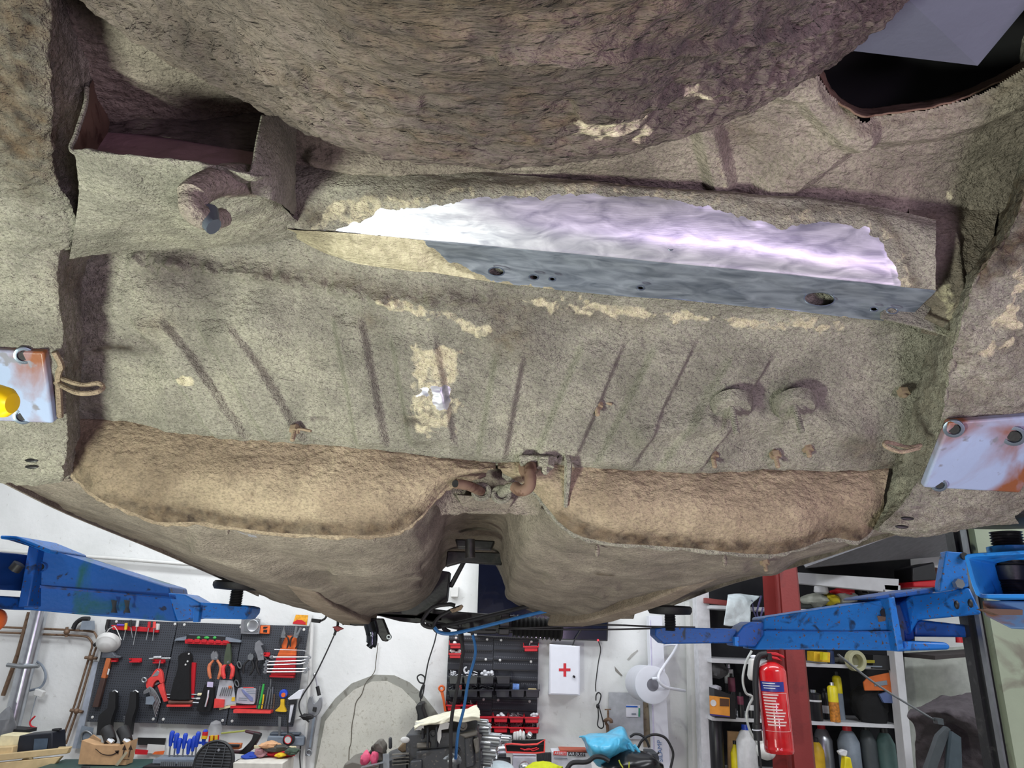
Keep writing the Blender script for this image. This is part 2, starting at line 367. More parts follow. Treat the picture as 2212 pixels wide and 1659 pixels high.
# heel board below the rear seat
def heel_d(px, py, A):
    return .0016 * fbm(A, (18, 40, 40), 4, 31) + .0010 * fbm(A, (90, 90, 160), 3, 33) + .010 * gauss(dist_path(px, py, [(500, 1050), (820, 1075)]), 60) + .012 * gauss(dist_path(px, py, [(1330, 1090), (1700, 1110)]), 55)
FLL = [(150, 1020), (205, 1070), (260, 1095), (345, 1127), (430, 1128), (600, 1150), (760, 1156), (850, 1150), (900, 1122), (945, 1072), (985, 1042), (1050, 1022)]
FLR = [(1085, 1022), (1150, 1058), (1175, 1090), (1210, 1130), (1255, 1158), (1330, 1172), (1480, 1183), (1640, 1197), (1710, 1188), (1790, 1162), (1860, 1166), (1905, 1120)]
def heel_wear(px, py, A):
    nz = 10 * fbm(A, (60, 60, 60), 3, 41)
    d = np.minimum(dist_path(px, py, FLL[3:9]), dist_path(px, py, FLR[3:11]))
    br = 1.0 * gauss(np.maximum(d - 16, 0) + nz * .5, 15) * soft(fbm(A, (14, 14, 14), 2, 4) + .7, .6) + .5 * gauss(dist_path(px, py, [(230, 1080), (400, 1115)]), 22)
    br += .8 * gauss(np.hypot(px - 551, py - 1063), 5) + .4 * gauss(dist_path(px, py, [(160, 960), (180, 1060)]), 30) + .3 * soft(470 - px, 160)
    return None, None, np.clip(br, 0, 1)
def heel_rows(fl, top):
    n = 12; T_ = crom(top, n); B = crom(fl, n)
    return [[(T_[i][0], T_[i][1] - 12, 1.015) for i in range(n)], [(T_[i][0], T_[i][1] + 6, 1.0) for i in range(n)],
            [(T_[i][0] * .55 + B[i][0] * .45, T_[i][1] * .55 + B[i][1] * .45, 1.0) for i in range(n)],
            [(T_[i][0] * .12 + B[i][0] * .88, T_[i][1] * .12 + B[i][1] * .88, 1.03) for i in range(n)], [(B[i][0], B[i][1], 1.04) for i in range(n)]]
patch('heel_board', heel_rows(FLL, [(155, 900), (250, 905), (420, 925), (600, 945), (750, 962), (900, 985), (1000, 1000), (1070, 1005)]), 420, 110, M_COATP, car, heel_d, heel_wear)
patch('heel_board', heel_rows(FLR, [(1075, 1005), (1150, 985), (1230, 1000), (1400, 1020), (1560, 1018), (1720, 1022), (1850, 1020), (1920, 1010)]), 420, 110, M_COATP, car, heel_d, heel_wear)
for fl in (FLL, FLR):
    S = spl(fl, 60); S = [(x, y + 1.5 * math.sin(i * 1.7), 1.045) for i, (x, y) in enumerate(S)]
    V = []; Fc = []
    for i, (x, y, Y) in enumerate(S):
        a = P(x, y - 3, Y); b = a + Vector((0, .002, -.007 - .0015 * math.sin(i * 2.3))); V += [a, b, b + Vector((0, .006, 0)), a + Vector((0, .006, 0))]
        if i: q = 4 * i; Fc += [(q - 4 + k, q - 4 + (k + 1) % 4, q + (k + 1) % 4, q + k) for k in range(4)]
    part('seam_flange', (V, Fc), M_COATP if fl is FLL else M_COAT, car)
# front floor with tunnel and sills, one pressing
FR = [
 (1.075, [(-60, 1000), (120, 1040), (400, 1122), (740, 1145), (872, 1132), (928, 1080), (966, 1046), (1000, 1024), (1045, 1012), (1085, 1020), (1112, 1035), (1152, 1062), (1198, 1112), (1290, 1165), (1500, 1184), (1800, 1158), (2080, 1092)]),
 (1.35, [(150, 1100), (275, 1145), (480, 1205), (740, 1225), (870, 1215), (925, 1180), (955, 1128), (975, 1092), (1035, 1076), (1088, 1084), (1104, 1112), (1116, 1160), (1150, 1205), (1290, 1230), (1480, 1228), (1720, 1196), (1900, 1152)]),
 (1.9, [(340, 1180), (430, 1222), (560, 1262), (740, 1280), (860, 1272), (918, 1240), (946, 1190), (966, 1150), (1028, 1138), (1078, 1146), (1090, 1180), (1098, 1222), (1120, 1262), (1260, 1285), (1420, 1275), (1600, 1244), (1720, 1214)]),
 (2.35, [(470, 1238), (520, 1260), (630, 1300), (770, 1312), (880, 1300), (922, 1272), (944, 1232), (964, 1192), (1024, 1178), (1072, 1188), (1082, 1214), (1092, 1248), (1110, 1290), (1230, 1315), (1350, 1310), (1480, 1280), (1570, 1256)]),
 (2.8, [(545, 1276), (600, 1300), (690, 1326), (800, 1326), (885, 1314), (925, 1288), (944, 1256), (962, 1222), (1018, 1208), (1062, 1214), (1076, 1234), (1086, 1262), (1102, 1300), (1200, 1335), (1290, 1340), (1380, 1322), (1450, 1302)])]
def fl_d(px, py, A):
    d = .007 * fbm(A, (8, 5, 8), 3, 51) + .0012 * fbm(A, (60, 60, 60), 3, 53)
    for p_ in ([(720, 1232), (900, 1222)], [(730, 1252), (905, 1240)], [(760, 1268), (900, 1262)], [(1190, 1235), (1330, 1262)], [(1180, 1255), (1300, 1280)]): d += .010 * gauss(dist_path(px, py, p_), 7)
    d += .022 * gauss(dist_path(px, py, [(430, 1170), (560, 1215), (690, 1262), (790, 1325)]), 15) + .016 * gauss(dist_path(px, py, [(1600, 1215), (1480, 1245), (1340, 1280), (1235, 1330)]), 14)
    d += .02 * gauss(np.hypot((px - 1660) / 2, py - 1215), 22)
    return d
def fl_w(px, py, A):
    return .6 * soft(3 - dist_path(px, py, [(400, 1130), (560, 1160)]), 6), None, np.clip(.9 * gauss(dist_path(px, py, [(1290, 1232), (1325, 1236)]), 4) + .75 * gauss(np.hypot((px - 1035) / 1.0, py - 1130), 60) + .5 * gauss(dist_path(px, py, [(0, 1030), (300, 1165), (540, 1290)]), 12) + .5 * gauss(dist_path(px, py, [(2080, 1110), (1640, 1260), (1400, 1330)]), 10), 0, 1)
patch('floor_pan', [[(x, y - 25, 1.10) for x, y in FR[0][1]]] + [[(x, y, Y) for x, y in r_] for Y, r_ in FR], 520, 150, M_COATF, car, fl_d, fl_w, solid=.0)
for sg, pts in ((-1, [(0, 1026, 1.07), (150, 1102, 1.35), (340, 1183, 1.9), (470, 1241, 2.35), (560, 1284, 2.85)]), (1, [(2090, 1096, 1.07), (1900, 1156, 1.35), (1720, 1217, 1.9), (1570, 1259, 2.35), (1440, 1308, 2.85)])):
    S = spl(pts, 30); V, Fc = [], []
    for i, q in enumerate(S):
        a = P(*q); o_ = Vector((sg * .012, 0, 0)); V += [a + Vector((0, 0, .03)), a + Vector((0, 0, -.008)), a + Vector((0, 0, -.008)) + o_ * .4, a + o_ * .5 + Vector((0, 0, .03))]
        if i: k4 = 4 * i; Fc += [(k4 - 4 + k, k4 - 4 + (k + 1) % 4, k4 + (k + 1) % 4, k4 + k) for k in range(4)]
    part('sill_seam', (V, Fc), M_COATF, car)
# front chassis legs as boxes running forward
def loft(secs):
    V = [v for s in secs for v in s]; n = len(secs[0]); Fc = [tuple(range(n)), tuple(range(len(V) - 1, len(V) - n - 1, -1))]
    for i in range(len(secs) - 1): Fc += [(i * n + k, i * n + (k + 1) % n, (i + 1) * n + (k + 1) % n, (i + 1) * n + k) for k in range(n)]
    return V, Fc
def sect(quad, Y): return [P(x, y, Y) for x, y in quad]
M_LEG = coating('chassis_leg_coating', (140, 126, 110), (160, 145, 128), (174, 160, 142), .8, 260)
part('chassis_leg', loft([sect([(555, 1190), (600, 1190), (618, 1226), (585, 1222)], 1.4), sect([(625, 1240), (700, 1250), (722, 1312), (650, 1300)], 1.95), sect([(690, 1270), (775, 1275), (778, 1340), (706, 1334)], 2.35), sect([(725, 1290), (820, 1290), (812, 1354), (740, 1350)], 2.78)]), M_LEG, car, .008)
part('chassis_leg', loft([sect([(1560, 1205), (1620, 1200), (1590, 1232), (1550, 1236)], 1.5), sect([(1400, 1245), (1480, 1240), (1452, 1302), (1390, 1306)], 1.95), sect([(1270, 1275), (1366, 1270), (1330, 1342), (1262, 1344)], 2.35), sect([(1200, 1285), (1300, 1285), (1262, 1354), (1180, 1352)], 2.72)]), M_LEG, car, .008)
part('cable_opening', ell(P(1222, 1314, 2.62), (.012, .02, .028), 14, 10), M_BLACKM, car)
# crossmember
XE = [(620, 492), (760, 503), (905, 516), (1250, 548), (1600, 582), (1850, 608), (2022, 626)]
def xrow(dy, Y, dx=0, pts=XE): return [(x + dx, y + (dy[i] if hasattr(dy, '__len__') else dy), Y) for i, (x, y) in enumerate(pts)]
METAL = [(775, 482), (815, 455), (900, 452), (1010, 430), (1150, 428), (1300, 420), (1380, 424), (1480, 436), (1560, 452), (1640, 482), (1690, 490), (1790, 480), (1870, 490), (1912, 530), (1930, 570), (1950, 640), (700, 500)]
def xm_w(px, py, A):
    nz = 7 * fbm(A, (70, 70, 70), 3, 61); m_ = sdp(px, py, METAL)
    cr = .7 * soft(sdp(px, py, [(700, 440), (760, 415), (840, 420), (900, 440), (820, 470), (770, 490), (690, 480)]) + nz, 16)
    ring = .55 * soft(16 - abs(m_ + 16) + nz, 14)
    return soft(m_ + nz, 8), np.maximum(cr, ring) * .75, .5 * gauss(np.hypot((px - 660) / 2, py - 460), 30) + .5 * gauss(abs(m_ + 32), 14)
def xm_d(px, py, A): return (.0016 * fbm(A, (24, 50, 50), 3, 63)) * soft(-sdp(px, py, METAL), 20) + .0009 * fbm(A, (14, 20, 20), 2, 64)
cm = part('crossmember', hexa([P(700, 470, .76)] * 4, [P(700, 471, .76)] * 4), M_COAT, car)
patch('rear_face', [xrow((-150, -150, -155, -160, -165, -170, -150), .70), xrow((-110, -105, -105, -140, -150, -150, -120), .692), xrow(-55, .708), xrow(-4, .7265), xrow(0, .729), xrow(2, .733)], 560, 120, M_COAT, cm, xm_d, xm_w)
HOLES = [(1072, 587, 17, 9), (1153, 599, 10, 5.5), (1193, 603, 7, 4.2), (1384, 622, 8, 4.5), (1770, 646, 33, 15), (1888, 668, 8, 4.5), (1927, 671, 12, 6.5)]
BE = [(622, 500), (760, 556), (900, 578), (1060, 603), (1300, 629), (1600, 656), (1960, 692)]
def xh(px, py):
    c = np.zeros(px.shape, bool)
    for x, y, a, b in HOLES: c |= ((px - x) / a) ** 2 + ((py - y - .05 * (px - x)) / b) ** 2 < 1
    return c
def bot_w(px, py, A):
    nz = 6 * fbm(A, (70, 70, 70), 3, 66)
    edge = sdp(px, py, [(905, 505), (2040, 620), (1975, 700), (1880, 690), (1300, 640), (1060, 606), (960, 560)])
    return soft(edge + nz, 8) * (px > 860), .66 * soft(-edge + nz - 4, 14) * soft(px - 700, 60), None
M_STRIP = coating('scraped_crossmember', (150, 140, 116), (170, 160, 134), (190, 180, 150), .7, 260)
# the bare metal of the underside strip is greyer than the brushed face
def strip_steel():
    m_ = M_STRIP.copy(); m_.name = 'scraped_grey_steel_strip'
    for n_ in m_.node_tree.nodes:
        if n_.type == 'VALTORGB':
            e = n_.color_ramp.elements
            if abs(e[0].color[2] - lin((146, 146, 158))[2]) < 1e-4: e[0].color = lin((104, 114, 126)); e[1].color = lin((166, 176, 188))
    return m_
patch('bottom_face', [[(x, y, .729) for x, y in XE], [(x * .9 + X * .1, y * .88 + Yy * .12, .736) for (x, y), (X, Yy) in zip(XE, BE)], [((x + X) / 2, (y + Yy) / 2, .765) for (x, y), (X, Yy) in zip(XE, BE)], [(x, y, .80) for x, y in BE], [(x, y + 3, .806) for x, y in BE], [(x, y - 22, .815) for x, y in BE], [(x, y - 40, .80) for x, y in BE]],
      760, 130, strip_steel(), cm, lambda px, py, A: .0012 * fbm(A, (14, 30, 30), 2, 67) + .007 * gauss(dist_path(px, py, [(640, 520), (900, 560)]), 22), bot_w, xh)
for x, y, a, b in HOLES:
    part('hole_rim', ptube([(u, v + .05 * (u - x), .768) for u, v in oval(x, y, a * 1.0, b * 1.0, 28)], .0009, 6, 0, True), M_STEEL, cm)
part('end_tongue', prism([(1900, 676), (1960, 640), (2024, 627), (2034, 634), (1994, 690), (2062, 722), (2046, 728), (1975, 706), (1900, 690)], .785, .003), M_COAT, cm, .001)
for x, y in ((1462, 464), (1454, 500), (1449, 534), (1672, 524), (1670, 556), (1675, 484)):
    part('spot_weld', ptube([(u, v, .727 - .035 * (580 - y) / 150) for u, v in oval(x, y, 7, 6.5, 16)], .0008, 5, 0, True), M_STEEL, cm)
# boot floor around the spare wheel well
HOLE = [(1765, 160), (1788, 200), (1815, 225), (1862, 250), (1900, 247), (2000, 237), (2080, 216), (2125, 195), (2180, 168), (2240, 130), (2500, 60), (2500, -400), (1650, -400), (1700, 150)]
def bf_d(px, py, A):
    d = .0022 * fbm(A, (20, 40, 40), 4, 71) + .0012 * fbm(A, (90, 160, 160), 3, 73)
    d += .016 * soft(26 - dist_path(px, py, [(1525, 275), (1555, 385)]), 24) + .016 * soft(34 - dist_path(px, py, [(1850, 270), (1700, 380), (1660, 425)]), 26)
    d += .014 * soft(15 - dist_path(px, py, [(680, 335), (900, 372), (1120, 395)]), 14)
    d += .012 * soft(30 - abs(sdp(px, py, HOLE) + 30), 26) - .01 * gauss(np.hypot(px - 1600, py - 330), 50)
    d += .012 * gauss(dist_path(px, py, [(1130, 405), (1650, 432), (1780, 440)]), 10)
    return d
def bf_w(px, py, A):
    nz = fbm(A, (60, 60, 60), 3, 75)
    br = .5 * gauss(np.hypot(px - 1600, py - 290), 50) + .35 * gauss(np.hypot((px - 1280) / 2, py - 380), 40) + .8 * gauss(dist_path(px, py, [(1515, 404), (1650, 420), (1690, 436), (1720, 428), (1790, 440)]), 4) + .6 * gauss(np.hypot((px - 1700) / 1.4, py - 380), 22) * (nz > 0)
    br += .45 * gauss(abs(sdp(px, py, HOLE) + 6), 8)
    return None, .6 * soft(10 - np.hypot((px - 2050), py - 420) / 1.2 + nz * 8, 10) + .45 * gauss(dist_path(px, py, [(1548, 330), (1560, 385)]), 12), np.clip(br, 0, 1)
XB = (-150, 250, 700, 1100, 1500, 1900, 2400)
patch('boot_floor', [row((-120,) * 7, (.45,) * 7, XB), row((60,) * 7, (.51,) * 7, XB), row((220, 220, 215, 220, 225, 230, 230), (.60,) * 7, XB), row((320, 330, 340, 350, 355, 360, 360), (.68,) * 7, XB), row((400, 400, 395, 400, 430, 470, 480), (.735,) * 7, XB), row((470, 470, 460, 480, 520, 600, 620), (.79,) * 7, XB)],
      620, 300, M_COATF, car, bf_d, bf_w, lambda px, py: inside(px, py + 5, HOLE))
patch('opening_rim', [[(x, y, Y) for x, y in [(1762, 150), (1788, 200), (1815, 228), (1864, 253), (1920, 248), (2000, 237), (2080, 216), (2125, 195), (2180, 168), (2260, 120)]] for Y in (.592,)] +
      [[(x - 1, y - 3, .60) for x, y in [(1762, 150), (1788, 200), (1815, 228), (1864, 253), (1920, 248), (2000, 237), (2080, 216), (2125, 195), (2180, 168), (2260, 120)]]] +
      [[(x, y - 14, .64) for x, y in [(1764, 150), (1790, 200), (1817, 228), (1864, 252), (1920, 247), (2000, 236), (2080, 215), (2125, 194), (2180, 167), (2260, 118)]]], 90, 14, M_RUST, car, lambda px, py, A: .0015 * fbm(A, (60, 60, 60), 3, 3), solid=.002)
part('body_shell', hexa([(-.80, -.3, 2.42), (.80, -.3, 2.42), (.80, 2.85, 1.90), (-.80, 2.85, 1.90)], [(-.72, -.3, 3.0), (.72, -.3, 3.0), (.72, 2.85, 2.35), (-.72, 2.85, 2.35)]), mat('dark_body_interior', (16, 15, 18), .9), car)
part('inner_panel', hexa([P(1825, 108, .545), P(2112, 142, .545), P(2280, -60, .44), P(1900, -60, .44)], [P(1825, 104, .555), P(2112, 138, .555), P(2280, -70, .45), P(1900, -70, .45)]), grimy('smooth_grey_violet_paint', (96, 98, 114), (78, 78, 94), .5, .5, 6), car, label='smooth grey panel inside the opening')
# spare wheel well
ARC = [(-60, -170), (60, -75), (180, 5), (380, 132), (560, 232), (700, 300), (880, 342), (1050, 351), (1200, 346), (1400, 316), (1600, 246), (1720, 182), (1850, 95), (1960, 0), (2080, -110)]
def wrow(k, Y, dy=0, cx=1020, cy=-900): return [(cx + (x - cx) * k, cy + (y - cy) * k + dy, Y) for x, y in ARC]
def ww_d(px, py, A):
    e = soft(70 - abs(sdp(px, py, ARC + [(2080, -900), (-60, -900)]) - 60), 60)
    return .0045 * fbm(A, (9, 26, 26), 4, 81) + .0026 * fbm(A, (40, 120, 120), 3, 83) + e * .003 * fbm(A, (60, 160, 160), 3, 85) + .006 * gauss(dist_path(px, py, [(1080, 115), (1500, 110), (1800, 60)]), 9) + .007 * gauss(dist_path(px, py, [(1250, 225), (1400, 215), (1600, 190)]), 10) + .006 * gauss(dist_path(px, py, [(300, 60), (620, 170), (900, 220)]), 14)
def ww_w(px, py, A):
    nz = fbm(A, (40, 90, 90), 3, 88)
    cr = .58 * soft(14 - dist_path(px, py, [(1240, 275), (1400, 255), (1380, 300)]) + 12 * nz, 14) + .5 * soft(6 - dist_path(px, py, [(1480, 205), (1620, 195)]) + 8 * nz, 8)
    br = .55 * soft(sdp(px, py, [(720, -50), (1500, -50), (1500, 60), (1100, 130), (760, 120)]), 120) + .55 * soft(nz - .1, .5) * soft(sdp(px, py, [(560, 150), (1250, 200), (1250, 330), (900, 330)]), 60) + .25
    return None, cr, np.clip(br, 0, 1)
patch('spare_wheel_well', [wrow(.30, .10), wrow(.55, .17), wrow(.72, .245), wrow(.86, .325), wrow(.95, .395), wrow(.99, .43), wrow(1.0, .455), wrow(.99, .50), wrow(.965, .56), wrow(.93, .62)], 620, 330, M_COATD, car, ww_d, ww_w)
# chassis rails left and right
def rail_d(px, py, A): return .0030 * fbm(A, (26, 60, 60), 4, 91) + .0016 * fbm(A, (80, 160, 160), 3, 93)
LR = [(-60, .42, -150, -20, 50, 105, 170), (200, .50, -150, 0, 60, 110, 215), (380, .60, -150, 0, 70, 118, 215), (435, .645, -150, 0, 80, 150, 260), (490, .68, -150, 0, 80, 165, 290), (530, .705, -150, 0, 70, 150, 260), (570, .73, -150, 0, 65, 122, 190), (760, .815, -150, 0, 70, 134, 178), (950, .92, -150, 0, 75, 140, 172), (1015, .965, -150, 0, 70, 134, 160)]
rows = [[(a, y + (-4), Y), (b, y, Y), (c, y + 3, Y), (d, y, Y + .004), (d + 6, y - 1, Y + .02), (e, y - 8, Y + (.085 if not 400 < y < 540 else .045))] for y, Y, a, b, c, d, e in LR] + [[(-150, 1040, 1.02), (0, 1040, 1.02), (60, 1046, 1.02), (128, 1040, 1.02), (134, 1035, 1.03), (150, 1030, 1.06)]]
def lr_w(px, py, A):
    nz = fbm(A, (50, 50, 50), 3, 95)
    return None, None, np.clip(.8 * gauss(np.hypot((px - 155) / .9, py - 600), 42) + .7 * soft(nz, .6) * gauss(np.hypot((px - 150) / .4, py - 800), 90) + 1.0 * soft(sdp(px, py, [(-50, -100), (120, -100), (135, 360), (60, 420), (-50, 300)]), 90), 0, 1)  # upper corner of the rail: shade put into the brown channel
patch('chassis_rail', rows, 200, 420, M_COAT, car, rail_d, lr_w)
RR = [(-100, .42, 2420, 2330, 2290, 2270), (300, .56, 2420, 2300, 2240, 2225), (480, .64, 2420, 2260, 2190, 2170), (600, .69, 2420, 2212, 2110, 2085), (700, .735, 2420, 2190, 2075, 2040), (800, .785, 2420, 2180, 2052, 2010), (900, .845, 2420, 2150, 2035, 1975), (1000, .91, 2420, 2130, 2005, 1935), (1090, .965, 2300, 2060, 1948, 1900), (1140, .995, 2200, 2000, 1900, 1885)]
rows = [[(a, y - 30, Y), ((a + b) / 2, y - 14, Y), (b, y, Y), (c + 6, y, Y), (c, y, Y + .012), (d - 14, y - 6, Y + .10), (d - 60, y - 10, Y + .17)] for y, Y, a, b, c, d in RR] + [[(2200, 1130, 1.06), (2120, 1140, 1.06), (2000, 1158, 1.06), (1915, 1150, 1.06), (1905, 1150, 1.07), (1888, 1140, 1.09), (1860, 1130, 1.12)]]
def rr_w(px, py, A):
    nz = fbm(A, (50, 50, 50), 3, 97)
    return None, .62 * soft(30 - dist_path(px, py, [(2130, 760), (2180, 670), (2212, 600)]) + 30 * nz - 12, 14), np.clip(.75 * soft(sdp(px, py, [(2105, 470), (2260, 330), (2260, 520), (2160, 600), (2110, 620)]), 20) + .35 * soft(nz, .5), 0, 1)
patch('chassis_rail', rows, 200, 420, M_COAT, car, rail_d, rr_w)
def ring(px, py, Y, r, parent, m=None):
    c = P(px, py, Y); nrm = (Vector((0, 0, CAMZ)) - c + Vector((0, 0, -.5))).normalized()
    part('threaded_hole', lathe(c - nrm * .004, nrm, [(0, r * 1.5), (.005, r * 1.5), (.0055, r * 1.3), (.0055, r), (-.004, r * .9), (-.0045, .0005)], 24), m or M_STEEL, parent)
    part('hole_bore', lathe(c - nrm * .001, nrm, [(0, r * .8), (.0022, r * .8)], 20), M_BLACKM, parent)
def plate(quad, Y0, Y1, holes, lab):
    q = [P(x, y, Yy) for (x, y), Yy in zip(quad, (Y0, Y0, Y1, Y1))]
    q2 = [v - Vector((0, .003, .003)) for v in q]; q = [v + Vector((0, .006, .006)) for v in q]
    pl = part('mounting_plate', hexa(q, q2), M_PLATE, car, .003, label=lab)
    for x, y, r in holes: ring(x, y, Y0 + (Y1 - Y0) * (y - quad[0][1]) / (quad[3][1] - quad[0][1]) - .006, r, pl)
plate([(-60, 752), (98, 758), (118, 912), (-60, 905)], .806, .886, [(52, 768, .0075), (50, 899, .0075)], 'pale blue plate with rust streaks')
plate([(2048, 910), (2300, 890), (2200, 1062), (1992, 1050)], .836, .93, [(2060, 926, .008), (2190, 942, .009), (2028, 1046, .007)], 'blue grey plate with heavy rust')
for x, y, a, b, Y in ((68, 994, 15, 5, .945), (68, 1008, 15, 5, .955), (1960, 1120, 15, 4, .95), (1948, 1138, 15, 4, .955)):
    part('slot', ell(P(x, y, Y), (a / 1475 * .95, .002, b / 1475), 16, 8), M_BLACKM, car)
# box bracket open to the rear, upper left
br = part('box_bracket', hexa([P(300, 330, .70)] * 4, [P(300, 331, .70)] * 4), M_COAT, car)
def sheet(name, rows, nu, nv, m, amp=.0012, par=br, wear_shade=None, lab=None): return patch(name, rows, nu, nv, m, par, lambda px, py, A: amp * fbm(A, (40, 60, 60), 4, 101), wear_shade, solid=.0, label=lab)
sheet('lower_face', [[(158, 318, .545), (240, 334, .54), (360, 346, .54), (460, 358, .54), (540, 378, .545), (600, 372, .59)], [(158, 332, .54), (240, 342, .537), (360, 352, .537), (460, 366, .537), (545, 384, .54), (606, 385, .585)], [(170, 420, .60), (250, 440, .60), (360, 440, .60), (480, 450, .61), (560, 440, .62), (606, 440, .65)], [(150, 560, .74), (250, 545, .75), (360, 540, .76), (500, 535, .77), (600, 520, .78), (680, 510, .80)]], 180, 110, M_COAT, .0022)
sheet('side_face', [[(566, 255, .55), (596, 240, .58), (640, 230, .62)], [(552, 320, .545), (600, 320, .58), (640, 310, .64)], [(540, 380, .54), (602, 384, .58), (640, 400, .66)], [(545, 420, .57), (604, 440, .60), (640, 470, .74)]], 30, 60, M_COAT)
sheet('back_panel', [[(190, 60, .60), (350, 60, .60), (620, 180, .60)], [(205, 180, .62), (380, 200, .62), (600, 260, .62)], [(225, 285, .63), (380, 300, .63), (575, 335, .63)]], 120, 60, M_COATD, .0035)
sheet('inner_floor', [[(215, 275, .635), (380, 300, .635), (580, 325, .635)], [(190, 330, .60), (380, 352, .60), (560, 370, .60)], [(160, 330, .548), (360, 352, .545), (540, 380, .548)]], 80, 40, mat('purple_shade_tint', (150, 120, 122), .8, bump=.3))  # violet tint of the shaded box interior put into the floor colour
sheet('inner_side', [[(190, 195, .545), (220, 120, .62)], [(168, 265, .545), (240, 240, .63)], [(160, 335, .548), (225, 320, .63)]], 20, 40, M_RUST)
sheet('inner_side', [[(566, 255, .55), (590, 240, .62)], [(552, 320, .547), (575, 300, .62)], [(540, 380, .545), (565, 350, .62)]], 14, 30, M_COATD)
part('rim_edge', ptube([(188, 190, .545), (184, 230, .545), (165, 290, .542), (158, 328, .540), (240, 340, .538), (360, 350, .538), (470, 362, .538), (530, 376, .54), (546, 366, .541), (556, 310, .544), (568, 252, .55)], .0022, 8, 60), M_COAT, br)
part('towing_eye', ptube([(560, 395, .60), (520, 388, .57), (465, 395, .545), (425, 415, .53), (412, 440, .525), (425, 462, .53), (455, 476, .545), (482, 470, .56)], [.016] * 10 + [.014] * 10 + [.011] * 12 + [.009] * 8, 10, 40), M_COATF, car)
part('tube_stub', ptube([(452, 455, .54), (456, 485, .535), (462, 490, .535)], .008, 10), M_STEEL, car)
# studs, washers, clips
def stud(px, py, Y, ln=.028, r=.0032, m=None, dx=0):
    c = P(px, py, Y); prof = [(-.01, r)]; n_ = 12
    for i in range(n_): t_ = ln * i / n_; prof += [(t_, r), (t_ + ln / n_ / 2, r * .82)]
    part('threaded_stud', lathe(c, Vector((dx, -.35, -1)), prof + [(ln, r * .6)], 10), m or M_DIRT, car)
for x, y in ((1583, 885), (1720, 882)):
    Y = .908; c = P(x, y, Y)
    part('washer', lathe(c, (0, -.45, -1), [(-.012, .030), (0, .027), (.003, .024), (.004, .013), (.009, .011), (.009, .001)], 28), M_COAT, car)
    stud(x, y + 8, Y - .012, .034, .0048, M_COAT)
for x, y, Y, l_ in ((1540, 985, .975, .020), (1675, 985, .975, .020), (1490, 992, .985, .014), (1745, 972, .97, .012), (1290, 878, .93, .016), (637, 930, .96, .018), (1952, 850, .9, .006), (1652, 1218, 1.25, .014)):
    stud(x, y, Y, l_, .0036)
    part('nut', lathe(P(x, y - 2, Y), (0, -.3, -1), [(-.004, .0085), (.003, .0085), (.003, .004)], 6 if x != 1540 else 14), M_DIRT, car)
for x, y, s in ((650, 930, 1), (1300, 872, 1), (1028, 825, 1)):
    part('wire_clip', ptube([(x - 8, y + 6, .935), (x - 4, y - 3, .935), (x + 22, y + 1, .93)], .002, 6, 10), M_DIRT, car)
part('loop_bracket', ptube([(1990, 962, .88), (1960, 966, .88), (1918, 955, .87), (1912, 963, .865), (1945, 976, .865), (1985, 968, .87)], .0028, 8, 24), M_COATP, car)
part('hook_bracket', ptube([(122, 812, .86), (145, 822, .835), (180, 832, .825), (212, 828, .82), (222, 838, .82), (205, 848, .815), (165, 848, .82), (120, 826, .85)], .0032, 8, 40), M_COATP, car)
part('torn_seam', ptube([(118, 760, .81), (132, 790, .825), (126, 815, .84), (130, 900, .885)], .004, 6, 30), M_COATP, car)
patch('tunnel_mouth_panel', [[(930, 1085, 1.06), (965, 1030, 1.06), (1000, 1000, 1.06), (1050, 982, 1.06), (1100, 982, 1.06), (1140, 1020, 1.06), (1175, 1085, 1.06)], [(950, 1100, 1.085), (980, 1060, 1.09), (1010, 1046, 1.10), (1050, 1038, 1.10), (1090, 1044, 1.10), (1130, 1062, 1.09), (1165, 1105, 1.085)], [(955, 1150, 1.11), (985, 1115, 1.10), (1015, 1106, 1.10), (1050, 1104, 1.10), (1090, 1106, 1.10), (1120, 1116, 1.10), (1150, 1150, 1.11)]], 80, 40, M_COATF, car, lambda px, py, A: .001 * fbm(A, (40, 40, 40), 3, 5), None, lambda px, py: py > 1112)
patch('wheel_house_panel', [[(1960, 430, .722), (2060, 440, .722), (2160, 430, .722)], [(1975, 540, .735), (2060, 545, .735), (2140, 540, .735)], [(1990, 640, .775), (2060, 660, .765), (2120, 660, .765)], [(1990, 720, .84), (2060, 735, .84), (2110, 735, .84)]], 60, 80, M_COATF, car, lambda px, py, A: .0022 * fbm(A, (30, 50, 50), 4, 7) + .006 * gauss(dist_path(px, py, [(2060, 500), (2075, 620)]), 10), lambda px, py, A: (None, .5 * soft(16 - dist_path(px, py, [(1975, 600), (2050, 640), (2060, 720)]) + 10 * fbm(A, (60, 60, 60), 3, 8), 12), .35 + 0 * px))
# brake pipe cluster at the tunnel mouth
part('exhaust_hook', ptube([(1138, 985, 1.0), (1132, 1010, .985), (1140, 1030, .98)], .0085, 8, 12), M_RUST, car)
part('exhaust_hook', ptube([(1162, 1000, .99), (1145, 1012, .965), (1146, 1035, .955), (1142, 1052, .955), (1126, 1060, .96), (1112, 1052, .97)], .0085, 10, 30), M_RUST, car)
part('hanger_plate', prism([(1118, 988), (1200, 990), (1205, 1003), (1140, 1004), (1125, 1012)], .985, .02), M_COAT, car, .003)
part('hanger_nut', lathe(P(1178, 1002, .965), (0, -.2, -1), [(-.006, .013), (.006, .013), (.006, .006), (.013, .006), (.016, .003)], 6), M_COAT, car)
part('hanger_strap', ptube([(1205, 1000, .98), (1222, 975, .975), (1228, 1000, .97), (1226, 1040, .985), (1222, 1095, 1.01)], [.005, .006, .006, .005, .003], 6), M_COAT, car)
